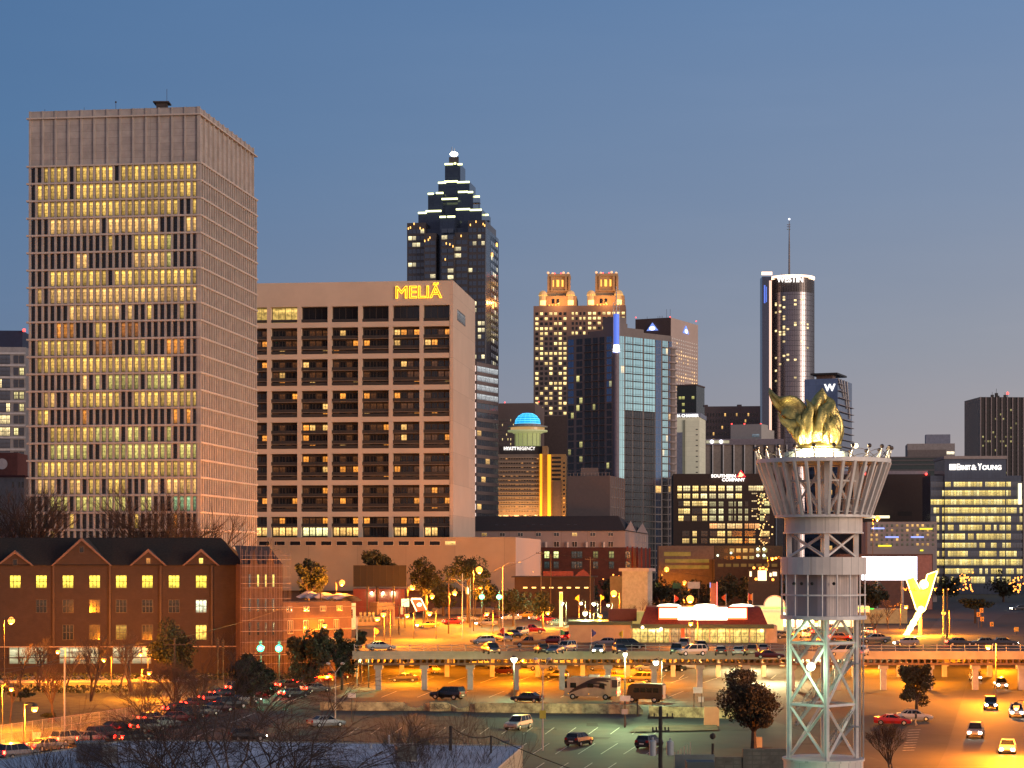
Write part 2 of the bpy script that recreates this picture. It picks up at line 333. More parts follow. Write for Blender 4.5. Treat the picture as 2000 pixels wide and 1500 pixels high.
# ---------- graffitied wall between the two car parks ----------
WALLM = M('stained_wall', (.50, .44, .26), .9, var=.34, scale=.9, c2=(.13, .105, .07), bump=.3)
def wallrun(name, label, pts, hs, th=.35):
    t = MB(); n = len(pts)
    for i in range(n-1):
        a, b = pts[i], pts[i+1]; d = (b-a).normalized(); nn = Vector((-d.y, d.x, 0))*th; h0, h1 = hs[i], hs[i+1]
        t.hexa([a, b, b+nn, a+nn, a+Vector((0, 0, h0)), b+Vector((0, 0, h1)), b+nn+Vector((0, 0, h1)), a+nn+Vector((0, 0, h0))])
    return t
pp = [(625, 1387, 1.15), (700, 1388, 1.15), (786, 1388, 1.15), (792, 1388, .85), (800, 1388, .5), (812, 1388, .35), (822, 1388, .55), (832, 1388, 1.0), (840, 1389, 1.2), (872, 1389, 1.2), (880, 1389, .9), (892, 1390, .45), (903, 1390, .45), (916, 1390, .8), (928, 1391, 1.25), (1000, 1392, 1.3), (1100, 1393, 1.3), (1180, 1394, 1.3), (1248, 1395, 1.2), (1256, 1395, .6)]
wt = wallrun('w', '', [G(x, y) for x, y, h in pp], [h for x, y, h in pp])
w1 = thing('retaining_wall', 'long stained cream wall with scooped top and graffiti between the two car parks', 'wall', G(940, 1391))
wt.build('wall_body', WALLM, w1)
gm = M('graffiti_paint', (.04, .035, .03), .8); gr = MB()
def scrib(cx, n, seed, hh=.9):
    rnd = random.Random(seed); p0 = G(cx, 1390)
    for k in range(n):
        x = p0.x+k*.75; z = .35; pts = []
        for j in range(12):
            t = j/11; pts.append((x+.32*math.cos(6.6*t+rnd.random()*.5+k), p0.y-.05, z+hh*.42+hh*.36*math.sin(5.5*t+rnd.random()*.8)))
        gr.path(pts, .035, 4)
scrib(655, 2, 3); scrib(842, 4, 5); scrib(953, 7, 8, .7); gr.build('graffiti', gm, w1)
pp = [(1267, 1399), (1500, 1406)]; wt = wallrun('w', '', [G(x, y) for x, y in pp], [1.35, 1.35])
tag(wt.build('retaining_wall', WALLM, None, G(1380, 1402)), 'short stained wall right of the gap, running toward the round evergreen tree', 'wall')
# ---------- pale concrete office tower, far left ----------
PREC = M('precast_concrete', (.40, .36, .335), .85, var=.12, scale=.35, bump=.1)
fr = Frame(388, 460, 57, a=-7.7, xr=498); f, s = fr.f, fr.s; zt = f.z(208, fr.l)
T = thing('office_tower', 'tall pale concrete office tower with rows of lit windows and a blank ribbed crown', 'office tower', fr.base)
mb = MB(); fr.box(mb, 6, zt-.3, .6); mb.build('wall', PREC, T)
ZC = 109.9; FH = 3.93
mb = MB()
nb = 26; du = fr.l/nb
mb.fbox(f, 0, fr.l, ZC, zt-1.9, -.58, -.2); mb.fbox(s, 0, fr.w, ZC, zt-1.9, -.58, -.2)
mb.fbox(f, .3, fr.l-.3, zt-1.55, zt, -.5, -.1); mb.fbox(s, .3, fr.w-.3, zt-1.55, zt, -.5, -.1)
mb.build('crown_panel', M('crown_panels', (.42, .375, .35), .85, var=.12, scale=.4, kind='panel', bs=(20, 1.55)), T)
mb = MB()
for i in range(0, 27):
    u = .15+i*(fr.l-.3)/26
    mb.fbox(f, u-.2, u+.2, 7, ZC, -.6, .22)
    if i % 2 == 0 or i == 26: mb.fbox(f, u-.2, u+.2, ZC, zt+.02, -.6, .1)
n2 = 25
for i in range(n2+1):
    u = .2+i*(fr.w-.4)/n2; mb.fbox(s, u-.3, u+.3, 7, ZC, -.6, .5)
    if i % 2 == 0: mb.fbox(s, u-.2, u+.2, ZC, zt+.02, -.6, .32)
mb.build('fins', PREC, T)
mb = MB()
for k in range(27):
    z = ZC-k*FH; mb.fbox(f, -.55, fr.l+.62, z-.24, z+.16, -.58, .42); mb.fbox(s, .6, fr.w+.55, z-.24, z+.2, -.58, .66)
z = zt-1.7; mb.fbox(f, -.5, fr.l+.57, z-.18, z+.18, -.58, .5); mb.fbox(s, .6, fr.w+.5, z-.17, z+.17, -.58, .57)
mb.build('floor_bands', M('band_concrete', (.50, .43, .38), .85, var=.08, scale=.4), T)
LIT = {0: [(2, 25, YEL)], 1: [(1, 25, YEL)], 2: [(1, 22, YEL), (25, 25, YEL)], 3: [(3, 19, WARM), (24, 25, WARM)], 4: [(12, 13, YEL), (16, 20, YEL), (21, 21, GRN)],
       5: [(7, 8, WARM), (16, 20, WARM), (21, 21, GRN)], 6: [(3, 25, YEL)], 7: [(1, 25, WARM)], 8: [(6, 15, WARM), (17, 18, YEL), (23, 23, YEL)], 9: [(4, 6, ORA), (10, 11, YEL), (14, 16, (.3, .1, .02))],
       10: [(1, 8, YEL), (10, 12, (.35, .13, .03)), (16, 17, YEL), (21, 24, ORA)], 11: [(1, 21, YEL)], 12: [(8, 8, WARM), (10, 21, GRN), (23, 23, YEL)], 13: [(2, 4, WARM), (6, 14, YEL), (16, 25, YEL)],
       14: [(1, 2, YEL), (8, 8, ORA), (22, 22, ORA), (24, 24, ORA)], 15: [(3, 9, YEL), (10, 16, GRN), (18, 18, GRN), (21, 21, GRN)], 16: [(3, 25, GRN)], 17: [(1, 25, YEL)], 18: [(1, 3, WARM), (6, 7, WARM), (9, 10, YEL), (12, 14, YEL), (17, 25, WARM)],
       19: [(3, 14, GRN), (16, 18, GRN), (22, 25, (.25, .4, .2))], 20: [(6, 6, YEL), (16, 16, YEL), (22, 22, ORA)], 21: [(3, 3, YEL)]}
wins = []
for k in range(26):
    for i in range(26):
        c = DARK
        for a, b, q in LIT.get(k, []):
            if a <= i <= b and random.random() > .05: c = rl(q, .3 if i < 3 else .42, 1.15)
        u = .15+i*(fr.l-.3)/26+.3; z1 = ZC-k*FH-.35; wins.append((f, u, u+du-.62, z1-FH+.75, z1, -.57, c))
add_windows(T, wins, GL, M('bronze_frame', (.06, .05, .045), .5), (1, 4), .05)
wins = [(s, .2+i*(fr.w-.4)/n2+.34, .2+(i+1)*(fr.w-.4)/n2-.34, ZC-k*FH-3.5, ZC-k*FH-.35, -.55, DARK) for k in range(26) for i in range(n2)]
mb = MB()
for w in wins: mb.pane(*w)
tag(mb.build('side_windows', GL, T), kind='stuff')
mb = MB(); p = f.P(f.u(310), zt-.2, -2.6); mb.cbox(p, 2.3, 2.4, 1.6); mb.cbox((p[0], p[1], p[2]+1.6), 3.6, 3.6, .3); mb.build('roof_plant', M('dark_brown_metal', (.05, .035, .03), .7), T)
for px, h in ((222, 1.9), (322, 4.5), (83, .8), (160, .9)):
    mb = MB(); p = Vector(f.P(f.u(px), zt, -1.5)); mb.tube(p, p+Vector((0, 0, h)), .05)
    if px == 222: mb.sphere(p+Vector((0, 0, h)), .22)
    mb.build('roof_aerial', M('dark_brown_metal'), T)
# ---------- beige hotel slab with recessed balconies ----------
BEI = M('beige_render', (.57, .455, .345), .85, var=.05, scale=.12); BEI2 = M('beige_panels', (.62, .475, .36), .85, var=.04, scale=.1, kind='panel', bs=(40, 9.1))
fr = Frame(885, 590, 440, a=-6.5, xr=928); f, s = fr.f, fr.s; zt = f.z(547.5, fr.l)
T = thing('beige_hotel', 'wide beige hotel slab with dark recessed balcony bays and a yellow neon name on top', 'hotel', fr.base)
mb = MB(); mb.fbox(f, 0, fr.l-1.0, 27, zt-.5, -fr.w, -1.8); mb.build('wall', M('shaded_back_wall', (.026, .02, .018), .8), T)  # shade of the recess is put into this near-black wall colour
mb = MB(); mb.fbox(s, 0, fr.w, 27, zt, -1.1, 0); mb.build('side_wall', BEI2, T)
BW = 7.85; BP = 8.98; u_r = fr.l-.85
mb = MB(); mb.fbox(f, 0, fr.l-1.1, 94.0, zt, -1.8, 0)
nbay = int(fr.l/BP)
for b in range(nbay+1):
    u1 = u_r-b*BP-BW; mb.fbox(f, max(0, u1-(BP-BW)), u1, 27, 94.0, -1.8, 0)
mb.fbox(f, u_r, fr.l-1.1, 27, 94.0, -1.8, 0)
zg = [(94.0, 89.4)]+[(87.9-9.15*k, 80.2-9.15*k) for k in range(6)]+[(33.0, 27.3)]
beams = [(zg[i][1], zg[i+1][0]) for i in range(len(zg)-1)]
mb2 = MB()
for b in range(nbay):
    u1 = u_r-b*BP; u0 = u1-BW
    for z1, z0 in beams: mb.fbox(f, u0, u1, z0, z1, -1.8, -.003) if z0 < z1 else mb.fbox(f, u0, u1, z1, z0, -1.8, -.003)
mb.build('front_frame', BEI, T)
balc = []; wins = []
RD = M('dark_railing', (.03, .027, .025), .6)
for b in range(nbay):
    u1 = u_r-b*BP; u0 = u1-BW
    for gi, (zt_, zb) in enumerate(zg):
        if gi == 0: fl = [(zb, zt_)]
        elif gi == 7: fl = [(zt_-2.9, zt_), (zb, zt_-3.0)]
        else: fl = [(zt_-3.3, zt_), (zt_-6.3, zt_-3.4), (zb, zt_-6.4)]
        for j, (a, c) in enumerate(fl):
            bm_ = MB()
            if gi and j < len(fl)-1: bm_.fbox(f, u0+.02, u1-.02, a-.09, a+.09, -1.75, -.25)
            if not (gi == 7 and j == 1): bm_.fbox(f, u0+.03, u1-.03, a+.15, a+.95, -.45, -.4, 1)
            if bm_.f: balc.append(bm_)
            h = c-a
            if gi == 0:
                q = {6: (.75, .48, .12), 5: (.7, .45, .12)}.get(b, DARK); 
                for w_ in range(2): wins.append((f, u0+.2+w_*3.8, u0+3.8+w_*3.8, a+.15, c-.15, -1.78, rl(q, .5, .8) if q != DARK else DARK))
                continue
            for w_ in range(4):
                uu = u0+.35+w_*1.92; r = random.random(); q = DARK
                if w_ in (0, 1, 3) and r < (.22 if gi < 5 else .13): q = rl(ORA, .6, 1.2) if r < .12 else rl(WARM, .35, 1.0)
                elif r < .4: q = (.05, .018, .006)
                if gi == 7 and j == 1 and b in (0, 1, 3, 4, 5, 6): q = rl(WARM, .8, 1.5) if b != 4 else rl((1, .9, .4), .8, 1.5)
                if gi == 7 and j == 1 and b in (0, 1) and w_ > 1: q = DARK
                wins.append((f, uu, uu+1.55, a+.2, min(c, a+2.7)-.1, -1.78, q))
many('balcony', [M('balcony_edge', (.20, .155, .12), .85), RD], T, balc)
add_windows(T, wins, GL, M('bronze_frame'), (2, 1), .08)
wins = [(s, s.u(893)+i*1.9, s.u(893)+i*1.9+1.6, s.z(622, 5)-0.0, s.z(602, 5), .02, (.10, .12, .13)) for i in range(0, 9)]
add_windows(T, wins, GLB, M('bronze_frame'), (1, 1), .12)
NEON = glowm('yellow_neon', (1.7, .80, .04), 1.6); NEON2 = M('orange_letter_face', (.30, .10, .02), .6, emit=(.8, .25, .02), es=.35, var=0)
u0, u1 = f.u(773), f.u(864); zz0, zz1 = f.z(583.5, u0), f.z(553, u0)
sb = text('MELIÃ', T, NEON2, f, u0, u1, zz0, zz1, .05, .3, bold=-.005, label='orange neon sign reading MELIÃ')
text('MELIÃ', T, NEON, f, u0, u1, zz0, zz1, .30, outline=.019, name='neon_tube')
# podium of the hotel
fr2 = Frame(1007, 560, 440, a=-6.5, xr=1056); f, s = fr2.f, fr2.s; zt = 21+41*.14
mb = MB(); fr2.box(mb, 12, zt); mb.build('podium', M('podium_render', (.40, .30, .20), .85, var=.05, scale=.2, kind='panel', bs=(12, 60)), T)
mb = MB(); fr2.box(mb, 6, 11.99, 1.5); mb.build('podium_base', M('podium_base_brick', (.16, .09, .06), .85), T)
mb = MB(); mb.fbox(s, .1, fr2.w-.1, 12.0, zt-.06, 0, .05); mb.build('podium_end', M('dusk_lit_end_panel', (.58, .45, .37), .85, var=.03), T)  # dusk light on the right face is put into this lighter colour
wins = []
for i in range(14):
    px = 500+i*30.3
    if px < 880: wins.append((f, f.u(px+6), f.u(px+26), f.z(1065, 5), f.z(1057.5, 5), .03, rl(WARM, 1, 1.4) if i in (12,) else DARK))
add_windows(T, wins, GL, BEI, (1, 1), .12)
# ---------- dark stepped tower with lit setbacks ----------
DB = M('dark_granite', (.065, .055, .055), .35, var=.1, scale=.05); DG = M('dark_blue_glass', (.035, .05, .085), .12, .3, var=.1, scale=.03, kind='panel', bs=(3, 3.8))
fr = Frame(948, 1240, 795, a=-9, xr=974); f = fr.f; f2 = fr.s
T = thing('stepped_tower', 'dark stepped skyscraper with greenish light strips on its setbacks and a bright tip', 'skyscraper', fr.base)
STR = glowm('setback_light', (1.6, 1.7, .75), 1.5); ORL = glowm('orange_floodlight', (2.0, .9, .22), 1.3)
tiers = [(795, 831, 434, 0, 8, 0), (817, 862, 415, -8, 8, 1), (836, 865, 378, -14, 8, 1), (856, 917, 356, -18, 6, 1), (869, 899, 321, -22, 6, 1), (877, 896, 307, -25, 4, 2), (894, 924, 376, -14, 8, 1),
         (891, 941, 410, -7, 8, 1), (859, 888, 424, 3, 8, 1), (914, 948, 432, 0, 8, 0), (828, 852, 455, 4, 6, 0), (888, 914, 455, 2, 6, 0), (861, 887, 462, 6, 6, 0)]
for i, (a, b, y, off, dp, kd) in enumerate(tiers):
    mb = MB(); u0, u1 = f.u(a, off), f.u(b, off); z = f.z(y, 20, off)
    mb.fbox(f, u0, u1, 6 if kd == 0 else (100 if kd == 1 else 200), z, -fr.w*(.5 if kd == 2 else .8), off); mb.build('tower_tier', [DB, DG, DB][kd], T)
mb = MB(); mb.fbox(f, 1, fr.l, 6, f.z(445, 20), -fr.w, -3); mb.build('tower_body', DG, T)
mb = MB(); mb.fbox(f2, fr.w*.35, fr.w, 6, f.z(452, 20), -10, 0); mb.build('side_wing', DB, T)
strips = [(817, 833, 415, -8), (832, 862, 412, -7.9), (836, 847, 378, -14), (852, 866, 377, -14), (863, 894, 389, -10), (856, 871, 357, -18), (868, 894, 355, -18), (893, 917, 357, -18), (869, 885, 321, -22), (887, 891, 320, -22), (894, 903, 322, -20),
          (895, 914, 376, -14), (914, 924, 377, -14), (891, 918, 410, -7), (918, 941, 412, -7), (859, 871, 424, 3), (874, 889, 424, 3), (922, 937, 386, -20), (941, 954, 422, -20)]
for a, b, y, off in strips:
    mb = MB(); z = f.z(y, 20, off); mb.fbox(f, f.u(a, off), f.u(b, off), z-.5, z+.5, off+.05, off+.8); mb.build('light_strip', STR, T)
mb = MB()
for a, b, y in ((922, 937, 386), (941, 956, 422)):
    for x in (a+1, b-2): mb.fbox(f, f.u(x, -20), f.u(x+1.2, -20), f.z(y+60, 20), f.z(y, 20), -21, -20)
    mb.fbox(f, f.u(a, -20), f.u(b, -20), f.z(y+1.5, 20), f.z(y, 20), -24, -20)
mb.build('corner_frame', DG, T)
BEAC = glowm('beacon_light', (3, 2.7, 2.1), 3); mb = MB(); z = f.z(301.5, 20, -28)
mb.sphere(Vector(f.P(f.u(886.5, -28), z, -28)), 2.5, ez=.6); mb.build('beacon', BEAC, T)
mb = MB(); mb.tube(f.P(f.u(884, -30), z, -28), f.P(f.u(884, -30), z+4.5, -28), .2); mb.tube(f.P(f.u(889, -30), z, -28), f.P(f.u(889, -30), z+3.6, -28), .2); mb.build('aerials', STEEL, T)
wins = []
for (a, b, y0, n, off) in ((797, 829, 447, 2, 0), (829, 851, 470, 1, 4), (862, 886, 447, 1, 6.2), (889, 913, 470, 1, 2), (915, 931, 447, 1, 0), (933, 947, 447, 1, 0)):
    y = y0; 
    while y < 1000:
        for k in range(n*2):
            w_ = (b-a)/(n*2); x = a+k*w_
            q = rl((.9, .75, .4), .4, 1.2) if random.random() < .2 and y < 700 else DARK
            wins.append((f, f.u(x+.6, off), f.u(x+w_-.6, off), f.z(y+8, 20, off), f.z(y, 20, off), off+.1, q))
        y += 13
mb = MB()
add_windows(T, wins, GLB, None)
mb = MB()
for x, y, off in ((797, 443, 0), (801, 441, 0), (808, 434, .4), (820, 443, 0), (826, 446, 0), (829, 468, 4), (839, 462, 4), (836, 466, 4), (871, 474, 6.4), (884, 480, 6.4), (900, 460, 2), (918, 439, 0), (929, 433, 0), (943, 438, 0), (946, 441, 0), (869, 505, 6.4), (878, 476, 6.4)):
    mb = MB(); mb.fbox(f, f.u(x, off), f.u(x+1.6, off), f.z(y+4, 20, off), f.z(y, 20, off), off+.12, off+.5); mb.build('orange_floodlight', ORL, T)
for u_, y in ((.45, 483), (.5, 585), (.8, 455), (.7, 578)): mb = MB(); mb.fbox(f2, fr.w*u_, fr.w*u_+3, f.z(y+7, 45), f.z(y, 45), .1, .5); mb.build('orange_floodlight', ORL, T)
wins = []
for k in range(44):
    z = f.z(460, 40)-k*4.6
    for u_ in (.42, .55, .68, .83): wins.append((f2, fr.w*u_, fr.w*(u_+.09), z-2.6, z, .06, rl(WHI, .2, .8) if random.random() < .15 else (.05, .05, .055)))
mb = MB(); 
for w in wins: mb.pane(*w)
tag(mb.build('side_windows', GLB, T), kind='stuff')
# ---------- striped slab right behind the beige hotel ----------
fr = Frame(930, 900, 700, a=-25, xr=973); f, s = fr.f, fr.s; zt = s.z(705, 0)
T = thing('striped_block', 'dark horizontal-striped block squeezed between the beige hotel and the hotel with the blue dome', 'office block', fr.base)
mb = MB(); fr.box(mb, 6, zt-.2, .1); mb.build('wall', M('brown_panel', (.12, .09, .08), .7), T)
mb = MB(); wins = []
nr = 26
for k in range(nr):
    z1 = zt-2-k*4.05; mb.fbox(s, 0, fr.w, z1, z1+1.5, -.09, .25)
    for i in range(5):
        q = (.26, .27, .27) if k < 4 else DARK
        if k > 6 and random.random() < .12: q = rl(WARM, .3, 1)
        wins.append((s, 1.2+i*(fr.w-1)/5, 1+(i+1)*(fr.w-1)/5, z1-2.5, z1, -.08, q))
mb.build('spandrel_bands', M('brown_stone_band', (.20, .15, .14), .8), T)
add_windows(T, wins, GLB, None, cap=100)
mb = MB()
for k in range(25): z1 = zt-2-k*4.05; mb.fbox(f, fr.l-1.2, fr.l-.1, z1-2.6, z1, 0, .2)
mb.build('gleaming_end_strip', glowm('pinkish_gleam', (.95, .72, .62), .9), T)  # gleam on the corner is put in as glowing colour, no lamp
# ---------- brown slab behind the blue dome ----------
BRN = M('brown_stone', (.19, .135, .12), .85, var=.1, scale=.05)
def slab(name, label, cat, xl, xr, y0, D, mat, a=0, dep=30, z0=6, mats=None, parent=None, pname='wall', side=None):
    fr = Frame(xr, D, xl, a=a, xr=side, w=dep if side is None else None); zt = fr.f.z(y0, fr.l)
    if parent is None: T = thing(name, label, cat, fr.base)
    else: T = parent
    mb = MB(); fr.box(mb, z0, zt); mb.build(pname, mat, T); return fr, T, zt
def grid(f, u0, u1, nu, fu, z0, z1, nz, fz, o, lit):
    L = []; du = (u1-u0)/nu; dz = (z1-z0)/nz
    for j in range(nz):
        for i in range(nu): L.append((f, u0+i*du+du*(1-fu)/2, u0+(i+1)*du-du*(1-fu)/2, z1-(j+1)*dz+dz*(1-fz)/2, z1-j*dz-dz*(1-fz)/2, o, lit(i, j)))
    return L
def rnd_lit(p, c, lo=.5, hi=1.2, d=DARK): return lambda i, j: rl(c, lo, hi) if random.random() < p else d
def red_lamps(T, f, pts, o=-.5, r=.35):
    for x, y in pts:
        mb = MB(); mb.sphere(Vector(f.P(f.u(x, o), f.z(y, f.u(x), o), o)), r, 8, 6); mb.build('warning_light', glowm('red_warning_light', (3, .12, .1), 2), T)
fr, T, zt = slab('brown_slab_block', 'plain brown slab tower standing behind the blue domed hotel', 'office block', 930, 1045, 787, 1250, BRN, -8, side=1063)
add_windows(T, grid(fr.f, fr.f.u(972), fr.l-1, 26, .5, 60, zt-9, 16, .5, .05, rnd_lit(.13, (.8, .6, .25), d=(.02, .014, .01))))
red_lamps(T, fr.f, ((986, 786), (1052, 785)))
mb = MB(); mb.fbox(fr.s, fr.w+8, fr.w+60, 6, fr.f.z(802, 0), -30, 20); mb.build('rear_wing', M('dark_brown_stone', (.10, .07, .065), .85), T)
# ---------- hotel with revolving blue dome ----------
GRC = M('amber_lit_concrete', (.34, .24, .17), .85, var=.1, scale=.1)  # amber lamplight is put into this orange concrete colour
fr, T, zt = slab('domed_hotel', 'orange lit hotel with a revolving lounge under a glowing blue dome', 'hotel', 973, 1062, 887, 1100, GRC, -3, 40)
f = fr.f; mb = MB()
for k in range(20): z = zt-2.2-k*2.35; mb.fbox(f, 0, f.u(1054), z, z+.75, 0, .9)
mb.build('balcony_bands', M('warm_grey_concrete', (.34, .26, .20), .85), T)
add_windows(T, grid(f, 1, f.u(1053), 15, .6, zt-50, zt-1, 21, .5, .06, lambda i, j: rl((.75, .33, .1), .5, 1.3) if random.random() < (.32 if i in (6, 8, 10, 12) else .06) else (.015, .01, .008)))
mb = MB(); mb.fbox(f, f.u(975), f.u(1060), zt, f.z(871, 5), -30, -1); mb.build('roof_sign_band', M('dark_brown_metal'), T)
text('HYATT', T, glowm('white_sign', (1, .97, .9), 1.6), f, f.u(984), f.u(1008.5), f.z(879, 5), f.z(872.5, 5), -.9, .3, bold=.03, label='white lettering reading HYATT')
text('REGENCY', T, MATS['white_sign'], f, f.u(1010), f.u(1045), f.z(879, 5), f.z(872.5, 5), -.9, .3, bold=.0, label='white lettering reading REGENCY')
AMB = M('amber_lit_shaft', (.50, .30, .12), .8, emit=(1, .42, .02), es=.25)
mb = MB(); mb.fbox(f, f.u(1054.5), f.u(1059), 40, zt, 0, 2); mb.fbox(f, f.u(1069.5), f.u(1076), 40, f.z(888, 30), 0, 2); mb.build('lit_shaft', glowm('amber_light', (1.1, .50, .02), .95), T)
mb = MB(); mb.fbox(f, f.u(1059.2), f.u(1069.3), 20, f.z(871, 30), -20, .6); mb.build('lift_shaft', M('amber_lit_brick', (.42, .24, .10), .8), T)  # amber light is put into the orange colour of shaft and wing
mb = MB(); mb.fbox(f, f.u(1076.2), f.u(1105), 6, f.z(887, 40), -30, 0); mb.build('rear_wing', M('amber_lit_brick'), T)
mb = MB(); mb.fbox(f, f.u(1079), f.u(1096), 6, f.z(940, 40), 0, .5); mb.build('wing_panel', M('brown_infill', (.20, .12, .09), .8), T)
add_windows(T, grid(f, f.u(1077), f.u(1096), 1, .95, f.z(940, 40), f.z(890, 40), 6, .5, .06, lambda i, j: DARK)+grid(f, f.u(1099), f.u(1104), 1, .7, 40, f.z(900, 40), 14, .4, .06, rnd_lit(.3, ORA)))
dc = Vector(f.P(f.u(1030.5, -12), 0, -12)); k = .272
zr = f.z(871, 15, -12); zd = f.z(828, 15, -12)
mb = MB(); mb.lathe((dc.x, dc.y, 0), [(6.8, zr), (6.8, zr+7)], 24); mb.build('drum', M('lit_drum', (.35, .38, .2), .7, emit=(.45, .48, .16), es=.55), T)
mb = MB()
for i in range(16): t = i*math.pi/8; mb.tube((dc.x+7*math.cos(t), dc.y+7*math.sin(t), zr), (dc.x+7*math.cos(t), dc.y+7*math.sin(t), zr+7), .18, n=4)
mb.build('drum_columns', M('pale_column', (.5, .5, .35), .8), T)
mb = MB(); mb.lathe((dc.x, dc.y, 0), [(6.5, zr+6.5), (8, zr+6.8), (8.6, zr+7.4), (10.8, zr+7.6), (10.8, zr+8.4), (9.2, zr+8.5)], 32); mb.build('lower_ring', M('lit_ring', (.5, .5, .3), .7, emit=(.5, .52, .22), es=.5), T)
mb = MB(); mb.lathe((dc.x, dc.y, 0), [(9.2, zr+8.5), (9.2, zr+9.9)], 32); mb.build('lounge_window', M('lounge_glass', (.1, .07, .04), .3, emit=(.75, .42, .15), es=.7, var=.3, scale=.6), T)
mb = MB(); mb.lathe((dc.x, dc.y, 0), [(9.0, zr+9.9), (10.8, zr+10.0), (10.8, zr+10.6), (7.2, zr+11.2), (6.9, zr+12)], 32); mb.build('upper_ring', M('grey_metal', (.35, .33, .3), .6), T)
for u_ in (985, 1005, 1025, 1045, 1085):
    l = bpy.data.lights.new('amber_uplight', 'POINT'); l.energy = 5000; l.color = (1, .5, .15); l.shadow_soft_size = .5; o = bpy.data.objects.new('amber_uplight', l); col.objects.link(o); o.parent = T; o.location = Vector(f.P(f.u(u_), 30+(u_ % 2)*14, 12))-ORG[T.name]
BLU = M('blue_dome_light', (.02, .3, .6), .4, emit=(.02, .38, .85), es=1.0, var=0); BL2 = glowm('cyan_dome_light', (.15, .8, 1.2), 1.1)
mb = MB(); mb.lathe((dc.x, dc.y, zr+12), [(6.9*math.cos(t*math.pi/16), 6.0*math.sin(t*math.pi/16)) for t in range(9)], 28); mb.build('dome', BLU, T, smooth=True)
mb = MB()
for t in (0, 1.2, 2.2, 3.6, 5.2): c_ = math.cos(t*math.pi/16); s_ = math.sin(t*math.pi/16); mb.lathe((dc.x, dc.y, zr+12), [(6.95*c_+.06, 6.05*s_-.12), (6.95*c_+.06, 6.05*s_+.12)], 28)
for i in range(14): t = i*math.pi/7; mb.path([(dc.x+7.0*math.cos(a)*math.cos(t), dc.y+7.0*math.cos(a)*math.sin(t), zr+12+6.1*math.sin(a)) for a in (0, .4, .8, 1.2)], .07, 3)
mb.build('dome_ribs', BL2, T)
for a, b, c_ in ((957, 961, (.6, .5, .3)), (975, 981, (.45, .42, .25)), (984, 994, (.5, .48, .36)), (997, 1003, (.7, .2, .12)), (1005, 1014, (.5, .48, .36))):
    mb = MB(); mb.fbox(f, f.u(a), f.u(b), 6, f.z(1007, 5), 3, 6); mb.build('low_front_panel', M('low_panel_%d' % a, c_, .8, emit=c_, es=.4), T)
# ---------- twin crowned stone tower ----------
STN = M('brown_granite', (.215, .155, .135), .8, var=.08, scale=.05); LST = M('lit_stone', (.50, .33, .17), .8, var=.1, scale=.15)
fr = Frame(1222, 1500, 1042, a=-4, xr=1231); f = fr.f; f2 = fr.s
T = thing('twin_crown_tower', 'brown stone skyscraper with two lantern crowns lit in gold', 'skyscraper', fr.base)
mb = MB(); ztb = f.z(597, 30); fr.box(mb, 6, ztb); mb.build('wall', STN, T)
def lit191(i, j): return rl((1.0, .72, .28), .6, 1.5) if random.random() < (.62 if j in (8, 9, 14, 4) else .42) else DARK
wins = grid(f, f.u(1044), f.u(1108), 7, .62, f.z(812, 30), ztb-4, 21, .58, .06, lit191)+grid(f, f.u(1115), f.u(1145), 4, .55, f.z(665, 30), ztb-4, 6, .6, .06, lit191)+grid(f, f.u(1147), f.u(1222), 8, .62, f.z(665, 30), ztb-4, 6, .58, .06, lit191)
add_windows(T, wins)
FL = []
